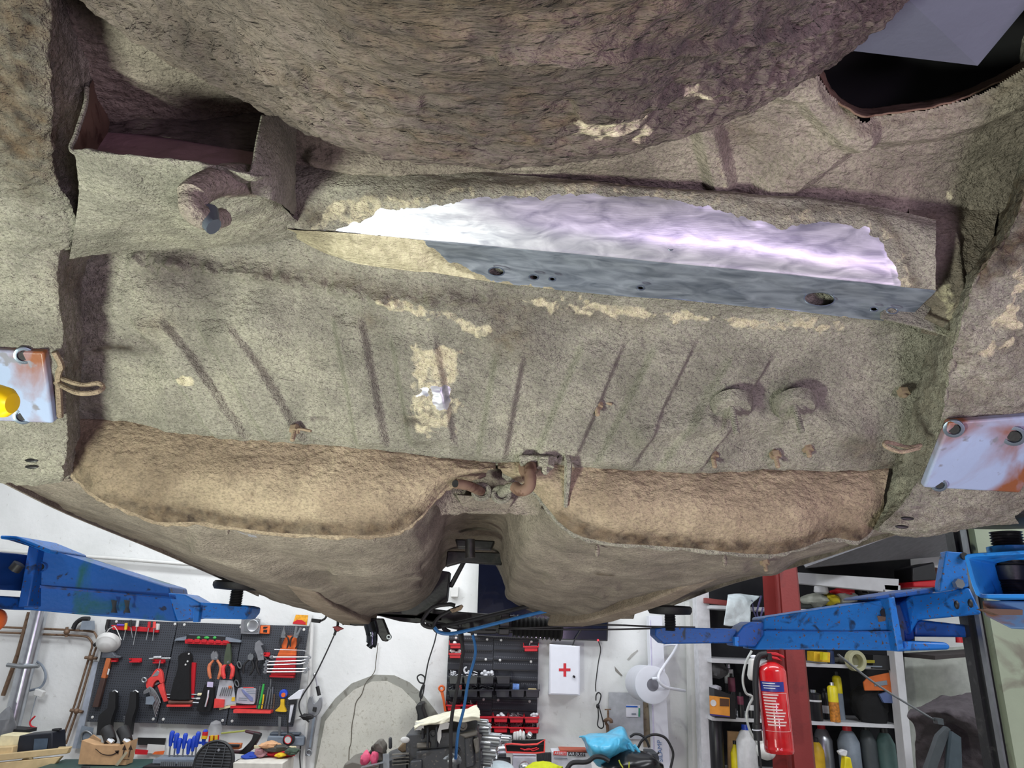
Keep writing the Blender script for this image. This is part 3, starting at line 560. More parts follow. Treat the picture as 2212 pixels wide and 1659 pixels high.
part('stud_washer', lathe(P(1222, 972, .975), (0, -.3, -1), [(-.006, .016), (0, .015), (.001, .004)], 20), M_COAT, car)
for x0, y0, x1, y1, lab in ((985, 1045, 1040, 1062, 'open pipe end'), (1112, 1052, 1083, 1066, None)):
    part('pipe_stub', ptube([(x0, y0, 1.0), ((x0 + x1) / 2, (y0 + y1) / 2 - 4, 1.015), (x1, y1, 1.06)], .0075, 12, 12), M_RUST if lab else M_COAT, car, label=lab)
part('pipe_bore', lathe(P(984, 1045, .998), Vector(P(984, 1045, .99)) - Vector(P(1000, 1049, 1.01)), [(0, .0055), (.0013, .0055)], 14), M_BLACKM, car)
for x, y in ((1040, 1062), (1083, 1068)):
    part('grommet', [tube([P(u, v, 1.055) for u, v in oval(x, y, 17, 15, 24)], .0042, 8, True), tube([P(u, v, 1.06) for u, v in oval(x, y, 9, 8, 20)], .004, 8, True)], M_COAT, car)
part('cross_plate', hexa([P(985, 1070, 1.07), P(1112, 1078, 1.07), P(1095, 1112, 1.12), P(1008, 1110, 1.12)], [P(985, 1066, 1.08), P(1112, 1074, 1.08), P(1095, 1108, 1.13), P(1008, 1106, 1.13)]), M_COATF, car, .003)
for q in ([(985, 1168), (1070, 1172), (1062, 1190), (990, 1186)],): part('tunnel_bracket', prism(q, 2.0, .05), M_BLACKM, car, .004)
part('tunnel_bracket', prism([(968, 1192), (1086, 1196), (1084, 1222), (1050, 1220), (1000, 1216), (964, 1226)], 2.35, .04), M_BLACKM, car, .004)
part('pin', ptube([(1015, 1165, 1.7), (1016, 1205, 1.7)], .012, 10), M_BLACKM, car)
# small seam tabs and bumps
for x, y, Y in ((492, 1142, 1.1), (808, 1158, 1.1), (1290, 1190, 1.1), (1565, 1210, 1.1)): part('drain_tab', ell(P(x, y, Y), (.004, .004, .010)), M_COATF, car)
for x, y in ((615, 1285), (1352, 1325)): part('jacking_tab', prism([(x - 18, y - 8), (x + 18, y - 8), (x + 14, y + 12), (x - 12, y + 12)], 2.6, .03), M_COATF, car, .003)
# unidentified yellow plastic thing at the left edge of the frame; no known lamp
one('yellow_rounded_thing', 'yellow rounded plastic thing at the left edge beside the pale plate', 'lamp', lathe(P(-10, 866, .66), Vector((1, 0, -.1)), [(-.05, .017), (0, .017), (.012, .015), (.018, .010), (.0195, .003)], 28), mat('yellow_plastic', (250, 205, 10), .35), bevel=0)
# ------------------------------------------------------------------ background: workbench wall
def m2(n, Y=4.45): return n / 362.0 * Y / 4.5            # photo pixels -> metres near the back wall
RED = mat('red_plastic', (200, 30, 42), .45, var=.05); RED2 = mat('coral_red_tool_paint', (232, 74, 70), .4)
BLK = mat('black_plastic', (30, 30, 32), .5); BLK2 = mat('matt_black_cloth', (24, 24, 26), .95, bump=.4)
CHR = mat('chromed_steel', (205, 208, 212), .28, .9); STL = mat('grey_tool_steel', (150, 154, 158), .38, .8)
ORG = mat('orange_plastic', (235, 110, 50), .5); YEL = mat('yellow_plastic_matt', (235, 190, 40), .5)
BLU = mat('blue_screwdriver_plastic', (30, 70, 190), .35); WHT = mat('white_paint_enamel', (226, 228, 236), .4, var=.02); WHP = mat('white_plastic', (216, 216, 213), .5, var=.04)
GRN = mat('green_plastic', (60, 175, 80), .5); CARD = mat('brown_cardboard', (190, 152, 112), .85); CREAM = mat('cream_card', (226, 216, 178), .8)
GRYP = mat('grey_plastic', (128, 138, 150), .5); CBL = mat('black_cable_sheath', (34, 34, 36), .55); WOOD = mat('pale_pine_wood', (205, 180, 135), .7, sc_=12, var=.2)
BRASS = grimy('corroded_copper_pipe', (124, 100, 80), (90, 66, 50), .55, .6, 40, metal=.4)
def K(name, label, cat, parts, group=None, bevel=0):
    g0 = parts[0][1]; g0 = [g0] if isinstance(g0, tuple) else g0
    A = np.array([tuple(v) for g in g0 for v in g[0]]); c = Vector(((A[:, 0].min() + A[:, 0].max()) / 2, (A[:, 1].min() + A[:, 1].max()) / 2, A[:, 2].min()))
    t_ = thing(name, label, cat, c, group)
    for p_ in parts:
        o = part(p_[0], p_[1], p_[2], t_, bevel=bevel)
        for q in (p_[3] if len(p_) > 3 else []): part(q[0], q[1], q[2], o)
    return t_
def S(name, label, cat, pts, Y, th, m, group=None, bevel=0): return one(name, label, cat, prism(pts, Y, th), m, group, bevel)
def solid(p3, ext): a = [P(*p) for p in p3]; e = Vector(ext); return hexaN(a, [v + e for v in a])
def hexaN(a, b): n = len(a); return a + b, [tuple(range(n)), tuple(range(2 * n - 1, n - 1, -1))] + [(i, i + n, (i + 1) % n + n, (i + 1) % n) for i in range(n)]
def pt(pts, Y, n, sides=8, sm=0): return ptube([(x, y, Y) for x, y in (spl(pts, sm) if sm else pts)], m2(n, Y), sides)
def text(name, s, a, b, Y, m, parent, lift=.001, hscale=1.0):
    cu = bpy.data.curves.new('t', 'FONT'); cu.body = s; cu.extrude = .0; o = bpy.data.objects.new('t', cu); C.objects.link(o); bpy.context.view_layer.update()
    me = bpy.data.meshes.new_from_object(o); bpy.data.objects.remove(o)
    xs = [v.co.x for v in me.vertices]; x0, w_ = min(xs), max(xs) - min(xs); A_, B_ = P(a[0], a[1], Y - lift), P(b[0], b[1], Y - lift); X = (B_ - A_); L = X.length; X = X / L; U = Vector((0, -1, 0)).cross(X); 
    if X.x >= 0 and U.z < 0 or (X.x < .3 and U.length and False): U = -U
    s_ = L / w_
    for v in me.vertices: v.co = A_ + X * ((v.co.x - x0) * s_) + U * (v.co.y * s_ * hscale)
    me.materials.append(m); return part(name, me, m, parent)
Z1, Z2, Z3, Z4, Z5, Z6, Z7 = Z(0, 1300, 3.16), Z(180, 1310, 6.382), Z(420, 1310, 4.754), Z(700, 1300, 3.687), Z(920, 1340, 5.2), Z(1160, 1340, 5.2), Z(1500, 1200, 3.107)
# perforated tool boards
def dots(name, rgb, p, r, hole, louver=False):
    t = NT(name); sp = t.n('ShaderNodeSeparateXYZ'); t.l(t.tc.outputs['Object'], sp.inputs[0])
    def cell(o, k): return t.math('SUBTRACT', t.math('FRACT', t.math('MULTIPLY', o, 1 / (p * k))), .5)
    fx, fz = cell(sp.outputs[0], 1), cell(sp.outputs[2], 1 if not louver else 3.0)
    kz = 1.0 if not louver else 3.0
    d = t.math('ADD', t.math('MULTIPLY', fx, fx), t.math('MULTIPLY', t.math('MULTIPLY', fz, fz), kz * kz))
    h = t.math('LESS_THAN', d, r * r)
    col = t.mix(h, t.ramp(t.noise(5, 3), [(.3, lin(tuple(x * .9 for x in rgb))), (.7, lin(rgb))]), lin(hole))
    t.l(col, t.b.inputs['Base Color']); t.b.inputs['Roughness'].default_value = .6
    MATS[name] = t.m; return t.m
PEG = dots('perforated_board', (66, 70, 78), .0135, .22, (26, 27, 30)); LOU = dots('louvred_board', (48, 50, 58), .012, .26, (92, 94, 100), True)
def frame_board(label, q, scr, m=PEG, Y=4.48, rows_=0):
    t_ = K('tool_board', label, 'tool board', [('panel', prism(q, Y, .016), m)], 'perforated tool boards on the wall', bevel=.002)
    for x, y in scr: part('screw_cap', lathe(P(x, y, Y - .016), (0, -1, 0), [(0, .008), (.003, .008), (.005, .004)], 12), WHP, t_)
    return t_
tb1 = frame_board('leftmost grey perforated tool board, behind the hammer and red pipe cutter', Z1([(745, 120), (1218, 138), (1075, 826), (600, 816)]), Z1([(795, 135), (1195, 152), (632, 787), (1047, 800)]))
tb2 = frame_board('middle grey perforated tool board, behind the spirit level and black pouch', Z1([(1224, 138), (1666, 154), (1548, 842), (1081, 828)]), Z1([(1259, 156), (1645, 172), (1115, 802), (1520, 810)]))
tb3 = frame_board('right grey perforated tool board, behind the orange holder and spanner rack', Z1([(1671, 154), (2112, 166), (2003, 850), (1553, 843)]), Z1([(2075, 190), (1585, 814)]))
TY = 4.462
# pipes on the left
K('flue_pipe', 'shiny round metal flue pipe running up the wall at far left', 'pipe', [('pipe', ptube([(92, 1290, 4.40), (85, 1322, 4.40), (17, 1600, 4.40)], m2(17), 20), mat('zinc_flue', (190, 194, 200), .25, .9)), ('pipe_clamp', pt(Z1([(50, 430), (150, 442), (265, 438)]), 4.34, 4.5, 8), STL)])
one('heating_pipe', 'outer brown copper heating pipe bending down beside the long ruler', 'pipe', pt(Z1([(-20, 172), (330, 186), (600, 200), (652, 222), (664, 290), (640, 360), (540, 700), (450, 970)]), 4.47, 2.3, 8, 60), BRASS, 'copper heating pipes')
one('heating_pipe', 'inner brown copper heating pipe with the tighter bend', 'pipe', pt(Z1([(-20, 208), (300, 222), (560, 234), (615, 258), (628, 300), (610, 370), (510, 700), (440, 900)]), 4.47, 2.3, 8, 60), BRASS, 'copper heating pipes')
one('heating_pipe', 'brown pipe running up behind the shiny flue pipe', 'pipe', pt(Z1([(200, 70), (120, 360), (20, 640)]), 4.47, 4.5, 8), BRASS, 'copper heating pipes')
for (a, b), lb in ((((458, 172), (452, 240)), 'pipe clamp on the level run of the two copper pipes'), (((580, 380), (662, 386)), 'pipe clamp at the top of the descending copper pipes'), (((480, 740), (566, 752)), 'pipe clamp low on the descending copper pipes')):
    one('pipe_clamp', lb, 'clamp', [pt(Z1([a, b]), 4.455, 3.2, 8), ell(P(*Z1([((a[0] + b[0]) / 2, (a[1] + b[1]) / 2)])[0], 4.45), m2(6))], BRASS, 'pipe clamps')
one('wall_cable', 'short grey cable curling on the wall beside the flue pipe', 'cable', pt(Z1([(240, 400), (290, 440), (312, 510), (280, 580), (195, 608)]), 4.47, 2.5, 8, 24), GRYP)
K('plug', 'white cable plug hanging beside the copper pipes', 'plug', [('housing', prism(Z1([(262, 590), (318, 610), (300, 650), (245, 632)]), 4.47, .03), WHP), ('wire', pt(Z1([(250, 640), (235, 690), (215, 770), (200, 830)]), 4.46, .8), GRYP)], bevel=.003)
K('steel_ruler', 'long steel rule standing against the left side of the tool boards', 'ruler', [('rule', prism(Z1([(640, 408), (672, 410), (545, 1000), (495, 1000)]), 4.47, .004), mat('satin_ruler_steel', (176, 184, 198), .4, .3))])
K('set_square', 'grey set square with a round cut-out at the foot of the long ruler', 'set square', [('blade', prism(Z1([(560, 845), (640, 860), (610, 1005), (520, 1000)]), 4.455, .004), GRYP), ('protractor', pt(Z1([(556, 950), (560, 900), (590, 882), (625, 900), (636, 930)]), 4.445, 2.2, 8, 20), STL)])
one('hose_clip_tool', 'dark curved handle tool hanging above the copper pipes', 'tool', [pt(Z1([(500, 184), (520, 145), (560, 118), (610, 116)]), 4.46, 5, 8, 20)], BLK)
one('grey_funnel', 'pale grey funnel shape hanging next to the dark curved tool', 'funnel', prism(Z1([(585, 130), (645, 130), (650, 190), (570, 190)]), 4.47, .04), GRYP)
K('dust_mask', 'white dust mask hanging from its straps at the top left board corner', 'mask', [('shell', [lathe(P(*Z1([(745, 270)])[0], 4.45), (.10, -.75, -.62), [(0, m2(25)), (.012, m2(26)), (.030, m2(23)), (.034, m2(20)), (.052, m2(15)), (.056, m2(12)), (.064, m2(5))], 28)], WHP), ('strap', pt(Z1([(670, 290), (745, 185), (775, 170)]), 4.40, .9), WHP), ('strap', pt(Z1([(828, 262), (800, 195), (780, 165)]), 4.40, .9), WHP)])
one('cable_hank', 'thick black cable hanging between the copper pipes and the dust mask', 'cable', pt(Z1([(740, 120), (728, 180), (742, 210), (700, 245), (640, 300)]), 4.45, 3.5, 8, 24), CBL)
# rack of small screwdrivers
K('tool_rack', 'red plastic rack of small screwdrivers at the top of the left board', 'rack', [('rail', prism(Z1([(770, 158), (1090, 178), (1088, 210), (778, 190)]), TY, .02), RED), ('end_cap', prism(Z1([(1075, 148), (1094, 150), (1090, 192), (1072, 192)]), TY, .022), WHP)], bevel=.002)
for (x0, y0, x1, y1, hm, lb) in ((858, 190, 843, 262, YEL, 'yellow and black'), (893, 170, 905, 245, BLK, 'all dark'), (935, 170, 910, 295, WHP, 'white topped, longest'), (1015, 180, 998, 262, RED, 'red and white'), (1052, 180, 1042, 264, RED2, 'coral red, rightmost')):
    K('small_screwdriver', lb + ' small screwdriver in the red rack', 'screwdriver', [('handle', pt(Z1([(x0 + (x0 - x1) * .25, y0 - 45), (x0, y0)]), 4.43, 3.2), hm), ('shaft', pt(Z1([(x0, y0), (x1, y1)]), 4.43, 1.1), STL)], 'small screwdrivers in the red rack')
one('marker_pen', 'violet marker lying along the red screwdriver rack', 'pen', pt(Z1([(800, 158), (850, 160)]), 4.44, 2.2), mat('violet_plastic', (110, 80, 190), .5))
# hooks, hammer, tap wrench
for q, lb in (((900, 385, 970, 412), 'empty red tool hook between hammer and tap wrench'), ((775, 385, 810, 408), 'red tool hook under the hammer head'), ((1058, 393, 1130, 418), 'red tool hook under the tap wrench'), ((1812, 345, 1845, 372), 'red tool hook beside the orange plier holder')):
    x0, y0, x1, y1 = q
    one('tool_hook', lb, 'hook', [prism(Z1(rect(x0, y0, x1, y1)), TY, .006), prism(Z1(rect(x0, y1 - 10, x1, y1)), TY, .03), prism(Z1(rect(x0 - 8, y0, x0 + 4, y0 + 8)), TY, .02)], RED, 'red hooks on the tool boards')
K('hammer', 'hammer with an orange grip hanging head-up on the left board', 'hammer', [('head', prism(Z2([(300, 625), (440, 630), (470, 670), (550, 685), (545, 706), (470, 712), (285, 706)]), TY, .03), grimy('hammer_head_steel', (92, 96, 104), (60, 60, 62), .45, .5, 60)),
    ('grip_band', prism(Z2([(345, 710), (408, 715), (335, 990), (272, 980)]), TY - .004, .026), mat('varnished_orange_wood', (190, 106, 60), .45)), ('handle', prism(Z2([(274, 980), (334, 990), (235, 1385), (150, 1385)]), TY - .004, .026), mat('dark_worn_wood', (70, 50, 44), .6)), ('sticker', prism(Z2([(345, 855), (366, 862), (345, 945), (325, 938)]), TY - .031, .001), WHP)], bevel=.003)
K('tap_wrench', 'bright steel tap wrench lying across a red hook', 'wrench', [('bar', pt(Z2([(910, 722), (985, 718), (1205, 715)]), 4.43, 2.2), CHR), ('body', pt(Z2([(975, 705), (1080, 702)]), 4.425, 3.6), CHR), ('stem', pt(Z2([(1060, 745), (1038, 860)]), 4.43, 1.2), STL)])
K('pipe_cutter', 'coral red plastic pipe cutter hanging on the left board', 'cutter', [('body', prism(Z2(spl([(960, 960), (1010, 880), (1060, 850), (1105, 900), (1118, 980), (1125, 1040), (1090, 1060), (1055, 1010), (1000, 1050), (965, 1120), (900, 1120), (888, 1060), (910, 1000)], 40)), TY, .024), RED2),
    ('lower_handle', prism(Z2([(1040, 1090), (1115, 1040), (1140, 1180), (1185, 1300), (1130, 1315), (1080, 1200)]), TY - .002, .02), RED2), ('upper_handle_highlight_plate', prism(Z2([(940, 970), (1025, 880), (1050, 900), (1030, 955)]), TY - .024, .002), CHR), ('blade', prism(Z2([(975, 1090), (1010, 1045), (1060, 1050), (1010, 1085)]), TY - .008, .004), STL)], bevel=.002)
one('steel_ring', 'small steel ring hanging left of the pipe cutter', 'ring', tube([P(x, y, 4.43) for x, y in Z2(oval(840, 1015, 30, 30, 20))], m2(2), 8, True), STL)
hx = K('hex_key_set', 'fanned set of hex keys in a grey holder below the pipe cutter', 'hex keys', [('holder', prism(Z2([(900, 1240), (985, 1230), (1010, 1300), (985, 1345), (890, 1340)]), 4.45, .03), GRYP)])
for i in range(6): part('hex_key', pt(Z2([(900 + 14 * i - 60, 1210 - 6 * i), (860 + 14 * i - 20, 1170 - 12 * i), (900 + 14 * i, 1150), (935 + 20 * i, 1250), (1000 + 12 * i, 1520 - 38 * i)]), 4.44 - .004 * i, 1.3, 6, 14), CHR, hx)
for px_, lb, mm in ((790, 'left black handled wire brush with brassy bristles above the cardboard box', mat('brass_bristle', (120, 110, 60), .8)), (930, 'right black handled wire brush with steel bristles above the cardboard box', STL)):
    dx = px_ - 790
    K('wire_brush', lb, 'brush', [('handle', prism(Z1([(px_ - 22, 612), (px_ + 20, 612), (px_ + 18, 720), (px_ - 10, 800), (px_ - 20, 905), (px_ - 110 + dx * .3, 905), (px_ - 95 + dx * .3, 770), (px_ - 35, 720)]), 4.44, .035), BLK), ('bristles', [prism(Z1([(px_ - 108 + dx * .2, 780 + 14 * i), (px_ - 78 + dx * .2, 784 + 14 * i), (px_ - 78 + dx * .2, 790 + 14 * i), (px_ - 108 + dx * .2, 786 + 14 * i)]), 4.425, .012) for i in range(8)], mm), ('hang_ring', pt(Z1([(px_ - 20, 612), (px_ - 5, 604), (px_ + 15, 618)]), 4.41, 1.6), CHR)], 'wire brushes')
# middle board
K('spirit_level', 'grey spirit level with green vials across the middle board', 'spirit level', [('beam', prism(Z1([(1200, 264), (1215, 248), (1290, 232), (1300, 222), (1535, 232), (1550, 240), (1650, 262), (1650, 276), (1290, 262)]), TY, .02), GRYP), ('centre_block', prism(Z1([(1284, 224), (1545, 236), (1542, 266), (1280, 256)]), TY - .01, .02), BLK)] + [('vial', ell(P(*Z1([(x, 245)])[0], 4.43), (m2(r_), .006, m2(3)), 10, 8), GRN) for x, r_ in ((1355, 4), (1410, 6), (1465, 4))])
K('tool_rack', 'red plastic rack holding up the spirit level', 'rack', [('rail', prism(Z1([(1278, 256), (1575, 270), (1572, 296), (1278, 284)]), TY, .035), RED)] + [('clip', prism(Z1([(1285 + 48 * i, 252 + 2 * i), (1318 + 48 * i, 254 + 2 * i), (1318 + 48 * i, 276 + 2 * i), (1285 + 48 * i, 274 + 2 * i)]), TY - .03, .012), RED) for i in range(6)], bevel=.002)
K('tool_pouch', 'long black fabric tool pouch hanging on the middle board', 'pouch', [('body', prism(Z2(spl([(1350, 680), (1400, 640), (1470, 630), (1510, 690), (1500, 900), (1500, 1240), (1480, 1275), (1260, 1270), (1235, 1235), (1280, 1050), (1340, 850), (1350, 680)], 40)), TY, .04), BLK2)] + [('snap_button', lathe(P(*Z2([q])[0], TY - .04), (0, -1, 0), [(0, .006), (.003, .005)], 12), WHP) for q in ((1455, 655), (1438, 758), (1410, 803))], bevel=.004)
S('webbing_strap', 'red webbing strap hanging right of the black pouch', 'strap', Z2([(1500, 770), (1560, 775), (1530, 1280), (1480, 1270)]), TY, .012, RED)
S('tool_rack', 'salmon red shelf rack below the black pouch', 'rack', Z2([(1180, 1345), (1505, 1345), (1500, 1375), (1180, 1375)]), TY, .03, RED2)
for i, (a, b, lb, mm) in enumerate((((1150, 1215), (1640, 1213), 'upper thin file behind the black pouch, with a pale wooden tip', STL), ((1160, 1258), (1620, 1270), 'middle thin steel rod behind the black pouch', STL))):
    K('file', lb, 'file', [('blade', pt(Z2([a, b]), 4.45, 1.3), mm), ('tip', pt(Z2([(b[0] - 60, b[1]), (b[0], b[1])]), 4.44, 3 if i == 0 else 2), CREAM if i == 0 else WHP)])
K('chisel', 'brown wooden handled chisel on the salmon rack', 'chisel', [('handle', pt(Z2([(1180, 1318), (1510, 1316)]), 4.44, 3.6), mat('brown_tool_wood', (128, 88, 76), .6)), ('shank', pt(Z2([(1510, 1325), (1612, 1330)]), 4.44, 1.8), STL)])
def pliers(name, label, c, ang, L, jaw, grip, headm, gw, Y=4.44, head=None):
    ca, sa = math.cos(ang), math.sin(ang)
    def T_(pts): return [(c[0] + L * (u * ca - v * sa), c[1] + L * (u * sa + v * ca)) for u, v in pts]
    parts = [('jaws', prism(T_(head or [(-.10, -.05), (-.13, -.22), (-.05, -.36), (0, -.30), (.04, -.36), (.12, -.22), (.10, -.05)]), Y, .018), headm)]
    for s in (-1, 1): parts.append(('grip', ptube([(x, y, Y - .009) for x, y in spl(T_([(s * .06, -.03), (s * .20, .18), (s * .19, .42), (s * .13, .62)]), 12)], [m2(gw * .7)] * 3 + [m2(gw)] * 7 + [m2(gw * .7)] * 2, 8), grip))
    parts.append(('pivot', lathe(P(*T_([(0, -.08)])[0], Y - .018), (0, -1, 0), [(0, .007), (.004, .006)], 12), STL))
    return K(name, label, 'pliers', parts)
pliers('combination_pliers', 'pliers with yellow and orange insulated handles on the middle board', Z3([(215, 560)])[0], .06, 62, None, mat('orange_grip_rubber', (214, 124, 84), .5), CHR, 3.8)
pliers('wire_stripper', 'wire stripper with red handles right of the yellow handled pliers', Z3([(345, 590)])[0], .03, 52, None, RED2, mat('dark_camouflage_metal', (70, 80, 62), .6), 4.6, head=[(-.12, .02), (-.12, -.3), (-.02, -.85), (.10, -.85), (.16, -.3), (.14, 0)])
K('utility_knife', 'black sheathed knife with a bright steel stem on the middle board', 'knife', [('sheath', prism(Z3([(125, 800), (215, 830), (210, 960), (180, 1070), (90, 1080), (40, 1060)]), TY, .03), BLK2), ('stem', pt(Z3([(145, 860), (138, 930), (112, 1030)]), 4.42, 2.2), CHR), ('label_tag', prism(Z3([(135, 772), (195, 776), (190, 830), (130, 826)]), TY - .03, .003), mat('lilac_label', (200, 190, 220), .6))])
K('drill_bit_blister', 'clear hanging pack of drill bits with a red foot', 'drill bits', [('card', prism(Z3([(262, 752), (400, 762), (430, 1000), (205, 1040)]), TY - .004, .004), mat('pale_blister_card', (188, 190, 196), .3)), ('red_foot', prism(Z3([(215, 945), (315, 955), (305, 1035), (205, 1040)]), TY - .008, .012), RED2), ('yellow_spot', prism(Z3([(385, 932), (418, 930), (415, 972), (380, 972)]), TY - .008, .002), YEL), ('orange_sign', prism(Z3(rect(350, 815, 383, 845)), TY - .008, .002), ORG)] + [('drill_bit', pt(Z3([(260 + 22 * i, 920), (290 + 20 * i, 830)]), 4.448, .9, 6), STL) for i in range(6)])
one('clear_blister', 'empty yellowish clear blister pack behind the drill bit pack', 'packaging', prism(Z3([(360, 960), (432, 1000), (425, 1025), (260, 1062), (255, 1045)]), TY, .006), mat('yellowed_clear_plastic', (222, 214, 170), .25))
K('strap_clip', 'black strap with dull buckles hanging right of the wire stripper', 'strap', [('strap', pt(Z3([(470, 590), (430, 660), (450, 760), (430, 830)]), 4.45, 6, 8, 16), BLK2)] + [('buckle', tube([P(x, y, 4.43) for x, y in Z3(oval(a, b, 18, 36, 14, 0, -.35))], m2(1.2), 6, True), STL) for a, b in ((460, 600), (435, 790))])
pliers('water_pump_pliers', 'water pump pliers with long black handles and bright jaws', Z3([(690, 520)])[0], -.12, 62, None, BLK, CHR, 2.8, head=[(-.10, .1), (-.12, -.1), (-.18, -.3), (-.12, -.52), (.02, -.60), (.14, -.42), (.05, -.40), (.10, -.2), (.10, .1)])
pliers('slip_joint_pliers', 'dark slip joint pliers half hidden left of the water pump pliers', Z3([(575, 560)])[0], .28, 50, None, BLK, STL, 2.6)
K('magnetic_tray', 'square steel parts tray stuck to the top board edge', 'tray', [('rim', prism(Z3(spl([(520, 115), (670, 122), (685, 150), (678, 265), (660, 283), (505, 280), (487, 262), (495, 135), (520, 115)], 48)), 4.46, .02), CHR), ('recess', prism(Z3(spl([(535, 135), (650, 140), (660, 170), (652, 250), (630, 262), (525, 258), (508, 235), (515, 150), (535, 135)], 40)), 4.439, .003), STL), ('bowl', lathe(P(*Z3([(598, 198)])[0], 4.436), (0, -1, 0), [(0, .036), (.004, .034), (.002, .026), (.001, .012)], 24), CHR)], bevel=.001)
K('paint_scraper', 'square orange plastic scraper at the top of the boards', 'scraper', [('body', prism(Z3([(688, 195), (782, 195), (775, 283), (678, 278)]), 4.46, .014), ORG), ('slot', prism(Z3([(708, 208), (758, 208), (735, 228), (705, 228)]), 4.446, .002), BLK), ('slot', prism(Z3([(710, 238), (750, 238), (745, 268), (705, 265)]), 4.446, .002), BLK)], bevel=.003)
K('plier_holder', 'orange and red wedge shaped holder on the right board', 'holder', [('orange_plate', prism(Z3([(950, 298), (1052, 304), (1050, 500), (855, 520)]), TY, .02), ORG), ('red_plate', prism(Z3([(855, 520), (1050, 500), (1040, 700), (795, 700)]), TY, .02), RED), ('foot', prism(Z3([(790, 702), (1036, 708), (1034, 730), (790, 722)]), TY, .035), RED)])
pliers('long_nose_pliers', 'left long nose pliers standing in the orange holder', Z3([(925, 300)])[0], .02, 44, None, BLK, STL, 2.0, 4.43, [(-.14, .1), (-.1, -.1), (0, -.45), (.08, -.1), (.1, .1)])
pliers('circlip_pliers', 'right thin jawed pliers standing in the orange holder', Z3([(1050, 300)])[0], .32, 44, None, BLK, STL, 2.0, 4.43, [(-.10, .1), (-.16, -.42), (-.08, -.42), (0, -.1), (.06, -.45), (.12, -.42), (.1, .1)])
for i, (x0, y0, x1, y1) in enumerate(((790, 440, 1170, 462), (780, 520, 1180, 520), (735, 566, 1160, 548), (718, 600, 1150, 580), (720, 640, 1165, 640), (715, 672, 1140, 668))):
    ws = ['topmost thin', 'second', 'third', 'fourth', 'fifth', 'lowest'][i]
    sp_ = [('shank', pt(Z3([(x0 + 30, y0 + 2), (x1 - 60, (y0 + y1) / 2), (x1 - 20, y1)]), 4.42 - .003 * i, 1.7 if i else 1.0), CHR)]
    if i: sp_ += [('open_end', tube([P(x, y, 4.42) for x, y in Z3(oval(x0 + 14, y0, 18, 11, 12))], m2(1.7), 6, True), CHR), ('ring_end', tube([P(x, y, 4.42) for x, y in Z3(oval(x1 - 4, y1 + 2, 20, 12, 14))], m2(1.5), 6, True), CHR)]
    K('spanner', ws + ' of the bright spanners lying across the red and orange holder', 'spanner', sp_, 'spanners across the holder')
K('bit_case', 'clear square screwdriver bit case on the right board', 'bit case', [('case', prism(Z3(spl([(480, 830), (620, 838), (640, 870), (630, 980), (600, 1000), (455, 990), (440, 960), (455, 850), (480, 830)], 40)), TY, .02), mat('milky_clear_plastic', (176, 174, 184), .25)), ('screwdriver_picture', prism(Z3([(480, 850), (500, 850), (600, 935), (605, 975), (575, 970), (500, 890)]), TY - .02, .003), mat('pale_violet', (120, 128, 170), .5)), ('pink_stripe', prism(Z3(rect(500, 828, 612, 836)), TY - .02, .003), RED2)] + [('print_row', prism(Z3([(x, y), (x + 90, y + 4), (x + 90, y + 12), (x, y + 8)]), TY - .02, .001), GRYP) for x, y in ((528, 850), (535, 868), (540, 885), (456, 935), (452, 955))], bevel=.002)
K('tool_rack', 'red rack of upright drill bits low on the right board', 'rack', [('shelf', prism(Z3([(432, 1050), (812, 1060), (808, 1088), (432, 1084)]), TY, .05), RED2), ('back_strip', prism(Z3([(375, 1018), (640, 1012), (640, 1040), (375, 1045)]), TY, .01), RED), ('wire_guard', pt(Z3([(640, 1005), (818, 1015)]), 4.41, .8), BLK)])
for i, (x0, y0, x1, y1, mm, n_, lb) in enumerate(((675, 815, 636, 1045, STL, 1.0, 'pale thin drill bit, leftmost in the red rack'), (712, 795, 660, 1050, GRN, 2.4, 'green pencil shaped stick in the red rack'), (712, 905, 690, 1050, YEL, 1.6, 'short yellowish bit in the red rack'), (785, 745, 775, 850, STL, 1.3, 'tallest upright drill bit in the red rack'), (762, 830, 722, 1048, STL, 1.6, 'dark drill bit just left of the tallest one'), (785, 850, 752, 1050, STL, 1.8, 'thick twisted drill bit in the middle of the red rack'), (805, 825, 785, 1050, STL, 1.4, 'steel drill bit right of the tallest one'), (820, 900, 810, 1048, BRASS, 1.2, 'brassy bit, rightmost in the red rack'))):
    one('drill_bit', lb, 'drill bit', pt(Z3([(x0, y0), ((x0 + x1) / 2 + 2, (y0 + y1) / 2), (x1, y1)]), 4.43, n_, 6), mm, 'drill bits in the red rack')
K('tape_scraper', 'yellow and blue plastic sealant scraper hanging on the right board', 'scraper', [('blade', prism(Z3(spl([(895, 950), (930, 950), (930, 1010), (948, 1060), (945, 1078), (846, 1072), (850, 1055), (890, 1015), (895, 950)], 30)), TY, .02), YEL), ('blue_disc', lathe(P(*Z3([(920, 895)])[0], TY), (0, -1, 0), [(0, m2(9)), (.018, m2(9)), (.02, m2(7))], 20), BLU), ('hub', lathe(P(*Z3([(915, 908)])[0], TY - .02), (0, -1, 0), [(0, m2(4.5)), (.006, m2(4.5))], 16), ORG)])
K('white_handle_scraper', 'curved steel blade with a black handle near the right board edge', 'scraper', [('blade', prism(Z3([(990, 1000), (1025, 1000), (985, 1190), (968, 1190)]), TY - .01, .006), WHT), ('handle', prism(Z3([(985, 950), (1060, 940), (1040, 1000), (980, 1005)]), TY, .02), BLK)])
K('clip_lamp', 'small white lamp head on the cable at the right board edge', 'lamp', [('head', prism(Z3([(1135, 845), (1100, 945), (985, 955), (970, 940), (1085, 855)]), 4.40, .03), WHT)], bevel=.003)
